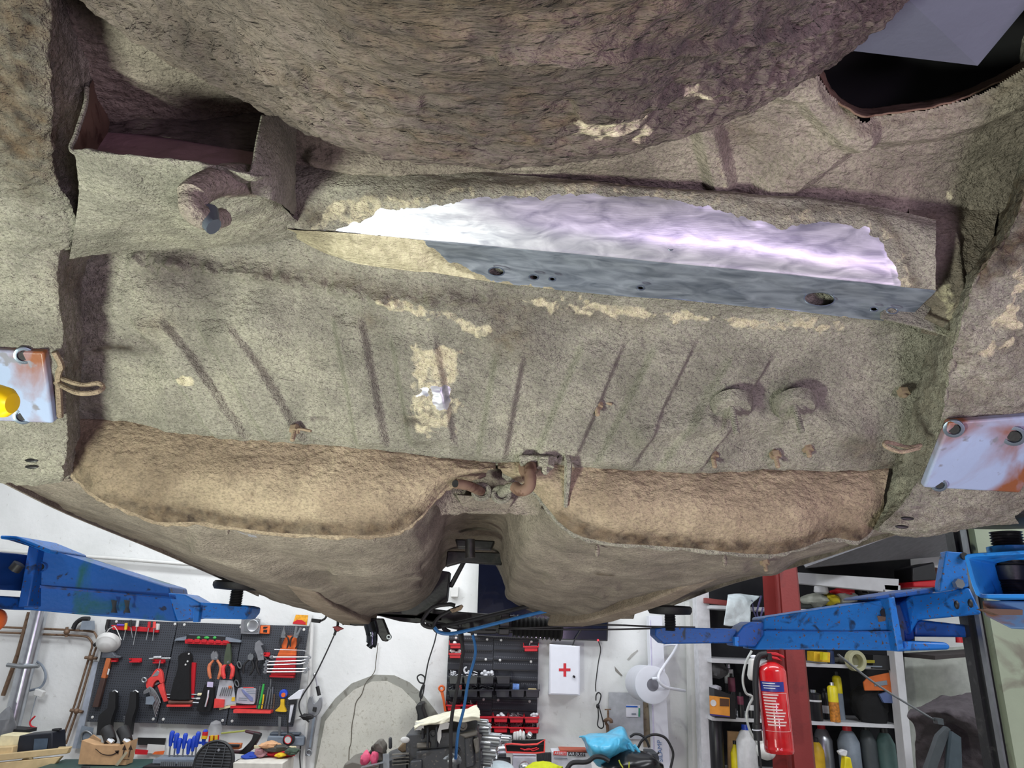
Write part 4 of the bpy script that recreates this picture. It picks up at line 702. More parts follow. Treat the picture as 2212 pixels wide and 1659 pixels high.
one('dark_file', 'thin dark steel file hanging below the right board', 'file', prism(Z3([(865, 1130), (895, 1135), (885, 1330), (865, 1330)]), 4.45, .006), STL)
one('bench_wire', 'dark cable sweeping from the lamp head down to a black clip', 'cable', pt([(722, 1372), (700, 1420), (676, 1468), (655, 1500), (646, 1522), (652, 1545), (668, 1560)], 4.38, 1.6, 8, 40), CBL)
one('cable_clip', 'black ragged clip at the end of the sweeping cable', 'clip', ell(P(662, 1548, 4.38), (m2(14), .02, m2(6)), 12, 8, .4, 3), BLK)
K('adjustable_wrench', 'large satin adjustable wrench leaning on the wall right of the boards', 'wrench', [('handle', prism(Z3([(1200, 1110), (1262, 1110), (1200, 1530), (1145, 1530), (1145, 1490)]), 4.46, .02), mat('satin_alloy', (150, 152, 158), .4, .6), [('grip_recess', prism(Z3([(1215, 1140), (1240, 1140), (1195, 1450), (1175, 1450)]), 4.439, .003), GRYP)]), ('head', prism(Z3(spl([(1170, 990), (1190, 930), (1215, 925), (1235, 990), (1270, 975), (1300, 930), (1315, 960), (1310, 1040), (1265, 1115), (1195, 1115), (1172, 1040), (1170, 990)], 40)), 4.46, .026), mat('satin_alloy', (150, 152, 158))), ('worm_screw', prism(Z3([(1220, 1030), (1258, 1035), (1250, 1085), (1212, 1075)]), 4.432, .006), BLK), ('end_ring', tube([P(x, y, 4.435) for x, y in Z3(oval(1176, 1502, 26, 28, 18))], m2(1.6), 6, True), STL)], bevel=.002)
K('ratchet', 'small black handled ratchet hanging above the big adjustable wrench', 'ratchet', [('handle', pt(Z3([(1262, 820), (1282, 915)]), 4.45, 4), BLK), ('shank', pt(Z3([(1240, 700), (1262, 820)]), 4.45, 1.8), CHR), ('head', ell(P(*Z3([(1236, 700)])[0], 4.45), m2(4.5)), CHR)])
struct('trim_1', ptube([(675, 1340, 4.47), (664, 1560, 4.47), (655, 1680, 4.47)], m2(4), 10), WHP)
struct('trim_2', ptube([(-50, 1186, 4.46), (230, 1205, 4.46), (520, 1228, 4.46)], m2(4), 10), WHP)
cardp = K('picture_card', 'small card with an orange picture of a red car, above the right board', 'card', [('card', prism(Z1([(2000, 86), (2135, 86), (2110, 166), (1965, 160)]), 4.49, .003), WHP), ('picture', prism(Z1([(2020, 88), (2104, 92), (2094, 160), (1998, 150)]), 4.486, .001), mat('orange_print', (232, 160, 40), .5, sc_=60, var=.35)), ('car_print', prism(Z1([(2000, 140), (2030, 122), (2060, 124), (2088, 142), (2086, 156), (2000, 150)]), 4.484, .001), RED)])
one('white_note', 'small white paper note on the wall beside the lamp head', 'note', prism(Z3([(1050, 1060), (1098, 1120), (1090, 1150), (1030, 1165)]), 4.49, .002), WHP)
# things on the bench: pallet crate, boxes
BY = 4.2
crate = K('wooden_crate', 'pale wooden crate at the bottom left corner', 'crate', [('side_board', prism(Z1([(-40, 1040), (495, 988), (480, 1030), (-40, 1086)]), 4.0, .03), WOOD), ('side_board', prism(Z1([(-40, 1098), (440, 1050), (380, 1120), (200, 1160), (-40, 1160)]), 4.0, .03), WOOD), ('inner_post', prism(Z1([(190, 1060), (230, 1055), (230, 1160), (190, 1160)]), 4.05, .05), WOOD), ('top_board', prism(Z1([(330, 990), (498, 985), (490, 1000), (330, 1010)]), 4.1, .02), WOOD)], bevel=.003)
one('carton', 'cream carton standing on the wooden crate', 'carton', prism(Z1([(90, 888), (230, 892), (215, 1025), (60, 985)]), 4.15, .10), CREAM, bevel=.004)
one('carton', 'small open brown carton on the left end of the crate', 'carton', prism(Z1([(-20, 985), (140, 975), (130, 1050), (-20, 1045)]), 4.05, .06), WOOD, bevel=.003)
K('battery', 'black car battery standing on the wooden crate', 'battery', [('case', prism(Z1([(232, 890), (450, 868), (452, 1000), (205, 1022)]), 4.15, .12), mat('navy_black_case', (28, 32, 42), .45)), ('label', prism(Z1([(235, 935), (330, 932), (318, 1012), (228, 1014)]), 4.028, .002), mat('slate_label', (70, 86, 104), .5)), ('terminal', prism(Z1([(375, 862), (425, 860), (425, 875), (375, 876)]), 4.1, .03), BLK)], bevel=.004)
one('black_tray', 'flat black tray behind the cream carton', 'tray', prism(Z1([(90, 846), (255, 856), (250, 880), (95, 874)]), 4.3, .1), BLK)
one('wire_puller', 'small red and black wire tool above the black tray', 'tool', pt(Z1([(240, 780), (205, 820), (215, 850), (250, 862)]), 4.3, 1.8, 8, 14), RED)
one('bag_of_parts', 'crumpled clear bag with dark parts at the left edge', 'bag', ell(P(8, 1575, 4.2), (.06, .05, .10), 16, 12, .25, 5), mat('smoky_plastic_bag', (110, 112, 116), .3))
K('tool_case', 'dark green plastic case under the cardboard box', 'case', [('lid', prism(Z1([(350, 1120), (450, 1072), (1100, 1070), (1110, 1160), (350, 1160)]), 4.1, .25), mat('dark_green_plastic', (44, 76, 72), .5)), ('latch', prism(Z1([(560, 1120), (620, 1120), (620, 1160), (560, 1160)]), 3.85, .012), BLK)], bevel=.006)
DKI = mat('printed_black_ink', (52, 36, 28), .8)
def smile(pts, n0, n1): return prism(Z1(strip(spl(pts, 20), n0, n1)), 3.908, .001)
K('cardboard_box', 'open brown cardboard box printed with a curved arrow and two up arrows', 'box', [('front_panel', prism(Z1([(612, 930), (700, 962), (850, 968), (942, 932), (905, 1096), (588, 1090)]), 3.98, .07), CARD), ('side_flap', prism(Z1([(610, 930), (640, 905), (690, 940), (690, 962)]), 4.05, .01), CARD),
    ('printed_arrow', smile([(652, 1004), (700, 1040), (760, 1046), (806, 1024)], 4, 9), DKI), ('arrow_tip', prism(Z1([(782, 1016), (814, 1014), (806, 1042)]), 3.908, .001), DKI)] +
    [('up_arrow', [prism(Z1([(x - 14, 1008), (x + 4, 975), (x + 16, 1012)]), 3.908, .001), prism(Z1([(x - 3, 1005), (x + 4, 1005), (x - 8, 1062), (x - 15, 1062)]), 3.908, .001)], DKI) for x in (848, 890)] + [('arrow_base_line', prism(Z1([(826, 1072), (884, 1076), (884, 1080), (826, 1076)]), 3.908, .001), DKI)])
one('packing_tape', 'clear tape strip hanging across the cardboard box front', 'tape', prism(Z1([(860, 1020), (872, 1030), (805, 1120), (785, 1115)]), 3.90, .002), mat('clear_tape', (170, 160, 135), .3))
for x, lb in ((745, 'left black tool handle sticking out of the cardboard box'), (855, 'right black tool handle sticking out of the cardboard box')):
    K('boxed_tool', lb, 'tool', [('handle', ptube([(*Z1([(x - 20, 870)])[0], 4.02), (*Z1([(x, 915)])[0], 4.0), (*Z1([(x + 10, 960)])[0], 3.97)], m2(11), 10, 8), BLK), ('steel_end', ptube([(*Z1([(x - 5, 940)])[0], 3.96), (*Z1([(x + 25, 962)])[0], 3.96)], m2(5), 8), CHR)])
K('booklet', 'black white and red printed cover lying behind the cardboard box', 'booklet', [('cover', prism(Z1([(945, 926), (1135, 930), (1125, 980), (945, 975)]), 4.49, .01), BLK), ('white_panel', prism(Z1([(1010, 970), (1128, 978), (1120, 1040), (1000, 1030)]), 4.478, .004), WHP), ('red_panel', prism(Z1([(925, 1005), (1015, 1012), (1005, 1042), (925, 1040)]), 4.478, .006), RED), ('orange_panel', prism(Z1([(1060, 1022), (1125, 1016), (1115, 1042), (1040, 1040)]), 4.472, .005), ORG)])
# screwdriver stand
K('screwdriver_stand', 'blue and black stand full of upright screwdrivers and bits', 'stand', [('top_rail', prism(Z1([(1190, 945), (1420, 955), (1418, 968), (1190, 958)]), 4.1, .02), BLU), ('base', prism(Z1([(1105, 1072), (1420, 1072), (1420, 1160), (1080, 1160)]), 4.1, .2), BLK), ('front_ledge', prism(Z1([(1120, 1045), (1400, 1048), (1398, 1076), (1115, 1072)]), 4.08, .12), GRYP)] + [('bit', prism(Z1([(x, 1090), (x + 8, 1090), (x + 6, 1120), (x - 2, 1120)]), 3.9, .006), STL) for x in list(range(1100, 1200, 13)) + list(range(1215, 1315, 13))])
for i, (x, y0, lb) in enumerate(((1180, 880, 'leftmost'), (1212, 895, 'second'), (1232, 930, 'third, shorter'), (1270, 897, 'fourth'), (1300, 935, 'fifth, shorter'), (1332, 915, 'sixth'), (1358, 886, 'seventh'), (1405, 872, 'red and yellow collared, rightmost'))):
    x1 = x - 24
    K('screwdriver', lb + ' blue handled screwdriver in the stand', 'screwdriver', [('handle', ptube([(*Z1([(x, y0)])[0], 4.03), (*Z1([(x - 3, y0 + 12)])[0], 4.03), (*Z1([(x - 12, y0 + 60)])[0], 4.03), (*Z1([(x - 18, y0 + 105)])[0], 4.03)], [m2(2.8), m2(4.7), m2(4.2), m2(2.8)], 10), BLU), ('shaft', ptube([(*Z1([(x - 18, y0 + 105)])[0], 4.03), (*Z1([(x - 26, 1065)])[0], 4.03)], m2(1.6), 6), STL)] + ([('collar', ptube([(*Z1([(x - 2, y0 + 14)])[0], 4.03), (*Z1([(x - 10, y0 + 58)])[0], 4.03)], m2(5.4), 10), RED), ('collar_band', ptube([(*Z1([(x - 7, y0 + 40)])[0], 4.03), (*Z1([(x - 12, y0 + 62)])[0], 4.03)], m2(5.7), 10), YEL)] if i == 7 else []), 'blue screwdrivers in the stand')
K('insulated_pliers', 'pliers with short red and yellow handles beside the blue screwdrivers', 'pliers', [('handle', pt(Z1([(1445, 915), (1440, 960), (1425, 1010)]), 4.05, 5.5, 10), RED), ('handle', pt(Z1([(1478, 912), (1476, 960), (1468, 1005)]), 4.05, 5.5, 10), RED), ('yellow_inlay', pt(Z1([(1447, 912), (1443, 960)]), 4.03, 3.4, 8), YEL), ('yellow_inlay', pt(Z1([(1476, 912), (1474, 960)]), 4.03, 3.4, 8), YEL)])
one('plastic_cup', 'clear plastic dome cup hanging below the middle board', 'cup', lathe(P(*Z1([(1465, 905)])[0], 4.44), (0, -.2, 1), [(0, m2(15)), (m2(14), m2(14)), (m2(24), m2(10)), (m2(28), m2(2))], 20), mat('clear_cup_plastic', (200, 202, 204), .15, alpha=.45))
K('hacksaw', 'hacksaw with a dark D shaped frame lying on the bench back', 'hacksaw', [('frame', prism(Z1([(1680, 872), (1780, 890), (1790, 910), (1740, 1000), (1690, 1035), (1480, 1020), (1500, 1005), (1640, 1012), (1680, 1000), (1750, 905), (1685, 888)]), 4.2, .03), mat('dark_maroon_frame', (66, 36, 44), .5)), ('grip', prism(Z1([(1745, 885), (1792, 895), (1788, 915), (1700, 1038), (1640, 1030), (1730, 940)]), 4.2, .035), BLK), ('blade', prism(Z1([(1510, 892), (1690, 872), (1692, 884), (1510, 904)]), 4.2, .004), mat('lime_blade', (170, 178, 90), .5))], bevel=.004)
K('knife_bundle', 'orange and black utility knives lying in front of the hacksaw', 'knives', [('orange_body', prism(Z1([(1490, 985), (1540, 960), (1660, 962), (1650, 1000), (1500, 1002)]), 4.15, .04), mat('burnt_orange', (196, 116, 70), .5)), ('black_body', prism(Z1([(1530, 968), (1640, 970), (1636, 990), (1520, 992)]), 4.11, .012), BLK)], bevel=.004)
c0 = P(*Z1([(1478, 1098)])[0], 3.85); fn = K('desk_fan', 'round black mesh fan at the bottom of the bench', 'fan', [('housing', lathe(c0, (0, -1, .25), [(0, m2(33)), (.03, m2(36)), (.045, m2(36)), (.05, m2(33)), (.045, m2(31))], 36), BLK), ('backing', lathe(c0, (0, -1, .25), [(.03, m2(32)), (.033, m2(32))], 30), mat('fan_dark', (14, 14, 15), .8)), ('badge', lathe(P(*Z1([(1494, 1012)])[0], 3.80), (0, -1, .2), [(0, .007), (.004, .006)], 14), CHR)])
ax = Vector((0, -1, .25)).normalized(); ux = Vector((1, 0, 0)); uy = ax.cross(ux)
for i in range(-6, 7):
    d = i * m2(4.6); h = math.sqrt(max(m2(31) ** 2 - d * d, 0)); part('grille_bar', tube([c0 + ax * .045 + uy * d - ux * h, c0 + ax * .056 + uy * d, c0 + ax * .045 + uy * d + ux * h], .0026, 6), mat('fan_grille_grey', (66, 68, 72), .4), fn)
for i in (-1, 0, 1): d = i * m2(15); h = math.sqrt(m2(31) ** 2 - d * d); part('grille_bar', tube([c0 + ax * .048 + ux * d - uy * h, c0 + ax * .058 + ux * d * 1.2, c0 + ax * .048 + ux * d + uy * h], .0024, 6), MATS['fan_grille_grey'], fn)
K('rag_box', 'white cardboard box stuffed with coloured rags right of the black fan', 'box', [('front_panel', prism(Z1([(1688, 1046), (2008, 1050), (2000, 1180), (1690, 1180)]), 4.0, .2), mat('off_white_card', (212, 208, 198), .8)), ('back_flap', prism(Z1([(1735, 978), (2024, 984), (2024, 1006), (1735, 1004)]), 4.15, .006), CREAM)], bevel=.003)
for i, (x, y, a, b, cc, lb) in enumerate(((1905, 1030, 28, 7, (190, 40, 50), 'red rag bulging out of the white box'), (1890, 1000, 26, 8, (70, 70, 66), 'dark grey rag on top in the white box'), (1850, 975, 20, 6, (206, 160, 120), 'pale orange rag at the back of the white box'), (1790, 1025, 12, 8, (160, 120, 124), 'patterned pinkish rag at the left of the white box'), (1925, 1042, 11, 4, (226, 190, 40), 'yellow scrap of cloth at the front of the white box'), (1715, 1052, 14, 6, (36, 66, 160), 'blue glove hanging out left of the white box'), (1995, 1020, 12, 6, (64, 80, 66), 'green rag at the right of the white box'))):
    one('rag', lb, 'rag', ell(P(*Z1([(x, y)])[0], 3.97 - .006 * i), (m2(a), .05, m2(b)), 22, 12, .35, i + 3), mat('rag_' + 'abcdefg'[i] + '_cloth', cc, .9, bump=.5, bs=120), 'rags in the white box')
one('black_lead', 'black lead looping from the fan to the blue glove', 'cable', pt(Z1([(1590, 1120), (1625, 1085), (1680, 1070), (1720, 1052)]), 3.95, 2.6, 8, 20), CBL)
K('socket_case', 'grey wall socket block below the right board', 'socket', [('case', prism(Z1([(1850, 905), (2095, 912), (2090, 972), (1838, 968)]), 4.49, .06), GRYP), ('lid', prism(Z1([(1860, 884), (2060, 888), (2058, 906), (1850, 904)]), 4.49, .04), mat('dark_grey_lid', (84, 92, 102), .5))], bevel=.006)
K('tape_measure', 'round black and white tape hanging in front of the grey socket', 'tape measure', [('case', lathe(P(*Z1([(1975, 938)])[0], 4.42), (0, -1, 0), [(0, m2(12)), (.02, m2(12)), (.024, m2(10))], 24), BLK), ('dial', lathe(P(*Z1([(1965, 942)])[0], 4.396), (0, -1, 0), [(0, m2(7)), (.002, m2(7))], 20), WHP), ('rim', tube([P(x, y, 4.394) for x, y in Z1(oval(1965, 942, 25, 27, 20))], m2(.8), 6, True), RED), ('cord', pt(Z1([(1962, 770), (1966, 900)]), 4.42, 1.5), CBL)])
one('wall_cable', 'thin black cable dropping from the grey socket to the bench', 'cable', pt(Z1([(2052, 980), (2046, 1060), (2052, 1160)]), 4.47, 1.4), CBL)
# ------------------------------------------------------------------ centre of the back wall
one('plaster_arch', 'arched patch of bare plaster with a grey upper edge on the wall', 'plaster', prism(Z4([(-90, 1400), (-20, 920), (90, 770), (220, 650), (400, 580), (560, 585), (680, 640), (780, 730), (860, 830), (960, 960), (1100, 1400)]), 4.5, .008), M_PLAST2)
one('plaster_infill', 'rough pale plaster field inside the grey arch edge', 'plaster', prism(Z4([(-80, 1400), (10, 950), (130, 800), (240, 700), (380, 635), (500, 630), (620, 690), (720, 790), (800, 900), (860, 1400)]), 4.492, .006), M_PLAST)
one('wall_crack', 'thin dark crack running down the wall through the arch', 'crack', pt(Z4([(430, 330), (412, 480), (400, 560), (330, 650), (300, 735), (255, 800), (238, 900), (222, 985), (215, 1120), (200, 1180), (196, 1330)]), 4.484, .9, 5, 60), mat('crack_dark', (96, 90, 80), .9))
K('television', 'large dark flat screen television high on the back wall', 'television', [('screen', prism([(1036, 1170), (1318, 1180), (1311, 1384), (1100, 1377), (1030, 1373)], 4.46, .03), mat('glossy_navy_screen', (14, 17, 32), .12, coat=1)), ('bezel', pt([(1030, 1373), (1100, 1377), (1311, 1384), (1318, 1180)], 4.43, 1.4), BLK)])
one('standby_light', 'tiny red standby light under the television edge', 'light', ell(P(1292, 1383, 4.42), m2(2)), mat('red_led', (255, 40, 50), .4, emit=4))
K('wall_socket', 'small grey socket box on the wall seen through the tunnel', 'socket', [('box', prism([(973, 1268), (992, 1268), (990, 1290), (974, 1290)], 4.5, .04), WHP)], bevel=.003)
# louvred board with bins
lb1 = K('louvre_board', 'black louvred storage board, left half behind the hanging cables', 'storage board', [('panel', prism(Z5([(262, 165), (757, 178), (735, 1330), (205, 1330)]), 4.48, .016), LOU)], 'black louvred boards')
lb2 = K('louvre_board', 'black louvred storage board, right half next to the first aid cabinet', 'storage board', [('panel', prism(Z5([(762, 178), (1266, 200), (1240, 1330), (740, 1330)]), 4.48, .016), LOU)], 'black louvred boards')
for q, (a, b) in ((lb1, (258, 750)), (lb2, (766, 1262))):
    for i in range(10): y = 210 + 112 * i; part('louvre_ridge', prism(Z5([(a - 4 * i, y), (b - 2.5 * i, y + 14), (b - 2.5 * i, y + 24), (a - 4 * i, y + 10)]), 4.465, .012), BLK, q)
for q, pts in ((lb1, ((338, 198), (688, 213), (673, 440), (648, 888))), (lb2, ((845, 222), (1185, 240), (832, 448), (1180, 465), (811, 895), (1165, 910)))):
    for x, y in pts: part('screw_cap', lathe(P(*Z5([(x, y)])[0], 4.452), (0, -1, 0), [(0, .008), (.004, .004)], 10), WHP, q)
def bin_(label, u0, v0, u1, v1, m, cont=None, group='red storage bins', Y=4.455, dep=.09, cc=None, clab=None):
    h = v1 - v0; x0, y0 = Z5([(u0, v0)])[0]; x1, y1 = Z5([(u1, v1)])[0]; ym = y0 + (y1 - y0) * .45; w_ = x1 - x0
    A = lambda x, y, Yy: P(x, y, Yy)
    b_ = K('storage_bin', label, 'bin', [('front_wall', prism([(x0 + w_ * .04, ym), (x1 - w_ * .04, ym), (x1 - w_ * .08, y1), (x0 + w_ * .08, y1)], Y - dep + .004, .004), m),
        ('side_wall', hexa([A(x0, y0, Y), A(x0 + w_ * .04, ym, Y - dep), A(x0 + w_ * .08, y1, Y - dep), A(x0 + w_ * .08, y1, Y)], [A(x0 + w_ * .03, y0, Y), A(x0 + w_ * .07, ym, Y - dep), A(x0 + w_ * .11, y1, Y - dep), A(x0 + w_ * .11, y1, Y)]), m),
        ('side_wall', hexa([A(x1, y0, Y), A(x1 - w_ * .04, ym, Y - dep), A(x1 - w_ * .08, y1, Y - dep), A(x1 - w_ * .08, y1, Y)], [A(x1 - w_ * .03, y0, Y), A(x1 - w_ * .07, ym, Y - dep), A(x1 - w_ * .11, y1, Y - dep), A(x1 - w_ * .11, y1, Y)]), m),
        ('base', hexa([A(x0 + w_ * .08, y1, Y), A(x1 - w_ * .08, y1, Y), A(x1 - w_ * .08, y1, Y - dep), A(x0 + w_ * .08, y1, Y - dep)], [A(x0 + w_ * .08, y1 - 1, Y), A(x1 - w_ * .08, y1 - 1, Y), A(x1 - w_ * .08, y1 - 1, Y - dep), A(x0 + w_ * .08, y1 - 1, Y - dep)]), m),
        ('rim', prism([(x0, ym - 1.6), (x1, ym - 1.6), (x1, ym + 1.6), (x0, ym + 1.6)], Y - dep + .002, .008), m)], group)
    if cont:
        rnd = random.Random(int(u0 * 7 + v0)); g = []
        for k in range(cont[1]):
            x = x0 + w_ * (.14 + .72 * rnd.random()); y = ym - rnd.random() * (ym - y0) * .8; Yc = Y - dep * (.3 + .5 * rnd.random())
            if cont[0] == 'screw': a = rnd.random() * 3.1; r_ = 4 + 3 * rnd.random(); g.append(ptube([(x - r_ * math.cos(a), y - r_ * .6 * math.sin(a), Yc), (x + r_ * math.cos(a), y + r_ * .6 * math.sin(a), Yc)], m2(.9), 5))
            else: g.append(ell(P(x, y, Yc), (m2(4.2), m2(4), m2(3.6)), 8, 6))
        one(cont[0] + '_pile' if cont[0] == 'screw' else 'fitting_pile', clab or ('small parts heaped in the ' + label), 'small parts', g, cc or CHR, kind='stuff')
BN = mat('clear_smoked_bin', (28, 30, 36), .35)
bin_('red bin at the very top left of the storage board', 262, 225, 400, 318, RED, ('fitting', 2), cc=WHP)
bin_('second red bin down on the left, with white fittings', 255, 335, 400, 428, RED, ('fitting', 8), cc=WHP)
bin_('lone red bin at the top right of the storage board', 1092, 250, 1270, 352, RED, ('screw', 5), cc=STL)
W4 = mat('white_fittings', (214, 216, 220), .4)
for i, (a, c_) in enumerate(((250, ('screw', 16)), (418, ('screw', 14)), (600, ('fitting', 16)), (785, None))):
    bin_(['first clear dark bin of the upper black row', 'second bin of the upper black row, with a hose clip', 'third bin of the upper black row, full of white balls', 'fourth bin of the upper black row, empty'][i], a, 560, a + 172, 716, BN, c_, 'black storage bins', cc=W4)
for i, (a, c_) in enumerate(((248, ('screw', 8)), (420, ('screw', 12)), (590, ('screw', 18)), (778, None), (945, None), (1110, None))):
    bin_(['first bin of the lower black row, with a red stick', 'second bin of the lower black row', 'third bin of the lower black row, with loose clips', 'fourth bin of the lower black row, empty', 'fifth bin of the lower black row, with a blue pack', 'last bin of the lower black row, holding a tan block'][i], a, 715, a + 170, 868, BN, c_, 'black storage bins', cc=STL)
S('card_pack', 'blue and white pack standing in the fifth lower black bin', 'pack', Z5([(975, 708), (1048, 712), (1046, 805), (972, 800)]), 4.42, .02, mat('sky_blue_print', (110, 150, 220), .4, var=.4, sc_=60))
one('sponge_block', 'tan sponge block in the last lower black bin', 'sponge', prism(Z5([(1145, 762), (1245, 765), (1240, 810), (1140, 808)]), 4.41, .04), mat('tan_sponge', (190, 172, 128), .9), bevel=.006)
one('red_stick', 'red plastic stick standing in the first lower black bin', 'stick', prism(Z5(rect(375, 725, 402, 775)), 4.41, .01), RED2)
one('hose_clip', 'white open ring clip standing in the second upper bin', 'clip', tube([P(x, y, 4.41) for x, y in Z5(oval(455, 560, 26, 32, 18))][:15], m2(2), 8), W4)
for i, (a, b, c_, lb) in enumerate(((228, 905, ('screw', 4), 'left red bin on the shelf behind the engine cloth'), (402, 905, ('screw', 5), 'second red bin beside it behind the engine cloth'),
    (600, 1035, None, 'first red bin of the upper lower-right row, empty'), (752, 1035, ('fitting', 5), 'second red bin of the upper lower-right row'), (930, 1040, ('screw', 30), 'third red bin of that row, full of screws'), (1100, 1042, ('fitting', 9), 'rightmost red bin of that row, with white anchors'),
    (600, 1150, None, 'first red bin of the bottom row, holding a pale card'), (752, 1150, ('screw', 26), 'second red bin of the bottom row, full of long screws'), (930, 1155, ('screw', 24), 'third red bin of the bottom row, full of clips'), (1100, 1158, ('screw', 8), 'rightmost red bin of the bottom row, with dark wire'))):
    bin_(lb, a, b, a + (175 if i != 2 and i != 6 else 150), b + 112, RED, c_, cc=W4 if c_ and c_[0] == 'fitting' else (CHR if i < 9 else STL))
# first aid cabinet
fa = K('first_aid_cabinet', 'white metal first aid cabinet with a red cross on the wall', 'cabinet', [('body', hexa([P(*q, 4.36) for q in Z6([(140, 265), (482, 290), (484, 845), (138, 833)])], [P(*q, 4.50) for q in Z6([(142, 268), (474, 292), (474, 836), (122, 836)])]), WHT)], bevel=.002)
dr = part('door', prism(Z6([(152, 283), (470, 300), (470, 832), (150, 820)]), 4.358, .004), WHT, fa, .001)
part('red_cross', prism(Z6([(297, 482), (328, 482), (328, 540), (375, 540), (375, 571), (328, 571), (328, 632), (297, 632), (297, 571), (246, 571), (246, 540), (297, 540)]), 4.353, .001), RED, dr); part('lock', lathe(P(*Z6([(412, 630)])[0], 4.352), (.3, -1, -.2), [(0, .007), (.012, .006)], 12), BLK, dr)
# cables hanging
K('power_cable', 'thin dark cable with a tied bundle hanging from the television', 'cable', [('lead', pt(Z6([(692, 235), (715, 330), (690, 470), (668, 640), (658, 740), (662, 800)]), 4.45, 1.2, 6, 40), CBL), ('loop', pt(Z6([(662, 900), (665, 840), (690, 812), (718, 840), (705, 910), (680, 960)]), 4.45, 1.4, 6, 30), CBL), ('bundle_tie', ell(P(*Z6([(684, 965)])[0], 4.45), (m2(4), .015, m2(5))), CBL), ('tail', pt(Z6([(684, 960), (690, 1080), (680, 1170), (700, 1205), (730, 1212), (748, 1180), (730, 1090), (700, 980)]), 4.45, 1.3, 6, 40), CBL)])
K('power_cable', 'thin dark cable with a loop hanging above the black handled tool', 'cable', [('lead', pt(Z4([(905, 200), (880, 320), (830, 480), (800, 640), (775, 720), (768, 790)]), 4.4, 1.5, 6, 40), CBL), ('loop', pt(Z4([(795, 650), (760, 640), (742, 600), (770, 580), (800, 600), (800, 640)]), 4.4, 1.6, 6, 24), CBL), ('tail', pt(Z4([(800, 640), (775, 690), (762, 740), (775, 770), (790, 720), (800, 660)]), 4.4, 1.6, 6, 24), CBL)])
one('grinder_handle', 'black handled power tool hanging on the wall behind the engine', 'tool', prism(Z4([(745, 820), (765, 790), (808, 788), (800, 830), (830, 915), (760, 935), (762, 880)]), 4.49, .12), BLK, bevel=.008)
K('orange_spanner', 'orange ring spanner hanging left of the black storage board', 'spanner', [('shank', prism(Z4([(922, 700), (950, 700), (962, 780), (976, 870), (958, 872), (945, 780)]), 4.46, .012), ORG), ('ring', tube([P(x, y, 4.45) for x, y in Z4(oval(936, 690, 20, 20, 18))], m2(2.2), 8, True), ORG)])
K('tap', 'corroded brass water tap in front of the grey wall plate', 'tap', [('body', ptube([(*Z6([(762, 1130)])[0], 4.46), (*Z6([(800, 1110)])[0], 4.42), (*Z6([(830, 1125)])[0], 4.40), (*Z6([(835, 1150)])[0], 4.40)], m2(3.8), 10, 16), BRASS), ('stem', pt(Z6([(797, 1010), (800, 1110)]), 4.42, 2.2), BRASS), ('cross_handle', pt(Z6([(760, 1002), (832, 1000)]), 4.42, 1.2), BRASS), ('riser', pt(Z6([(770, 1150), (790, 1180), (795, 1260)]), 4.46, 3.2), BRASS)])
pp = K('wall_plate', 'grey panel with a small white label behind the tap', 'panel', [('panel', prism(Z6([(804, 808), (1185, 815), (1195, 1330), (800, 1330)]), 4.49, .012), mat('light_grey_board', (172, 175, 180), .6)), ('label', prism(Z6([(1000, 948), (1160, 952), (1158, 1088), (1002, 1084)]), 4.477, .001), WHT), ('blue_stripe', prism(Z6([(1000, 958), (1130, 962), (1130, 980), (1000, 976)]), 4.475, .001), mat('label_blue', (40, 100, 190), .5)), ('green_stripe', prism(Z6([(1140, 985), (1158, 985), (1156, 1084), (1138, 1082)]), 4.475, .001), mat('label_green', (50, 150, 110), .5)), ('print', prism(Z6(rect(1062, 1045, 1112, 1060)), 4.475, .001), GRYP)])
one('bare_brick_strip', 'narrow strip of brown bare masonry beside the grey plate', 'masonry', prism(Z6([(1188, 900), (1245, 900), (1275, 1420), (1195, 1420)]), 4.5, .006), grimy('brown_masonry', (160, 146, 124), (120, 104, 84), .95, .7, 40))
one('stuck_tape', 'old dark tape mark stuck on the wall left of the paper roll', 'mark', prism(Z6([(870, 515), (960, 620), (945, 628), (880, 570)]), 4.5, .002), mat('old_tape_mark', (130, 126, 120), .9)); one('stuck_tape', 'lighter grey scuff mark high on the wall below the lift arm', 'mark', prism(Z6([(1010, 440), (1060, 380), (1130, 330), (1135, 345), (1030, 450)]), 4.5, .002), mat('scuff_mark', (170, 168, 164), .9))
# tube carton with printed name
ct = K('lamp_carton', 'tall white lamp carton standing upright between the wall plate and the frame', 'carton', [('carton', prism([(1396, 1330), (1424, 1330), (1444, 1700), (1408, 1700)], 4.47, .08), WHT), ('side_stripe', prism([(1404, 1340), (1406, 1340), (1416, 1700), (1413, 1700)], 4.389, .001), mat('pale_lilac_print', (200, 196, 222), .5)), ('print_mark', prism(Z6([(1368, 1605), (1412, 1612), (1385, 1628), (1414, 1640), (1372, 1645)]), 4.389, .001), RED)], bevel=.002)
for i in range(6):  # letters upright one above the other, reading upwards
    pass
text('printed_name', 'SILAMP', Z6([(1414, 1590)])[0], Z6([(1396, 1345)])[0], 4.388, mat('ink_blue', (96, 128, 176), .6), ct)
struct('trim_3', prism([(1480, 1300), (1500, 1300), (1514, 1700), (1488, 1700)], 4.45, .10), WHP); 
struct('trim_4', prism([(1492, 1180), (1517, 1180), (1537, 1700), (1508, 1700)], 4.30, .10), mat('frame_grey_white', (206, 206, 210), .6))
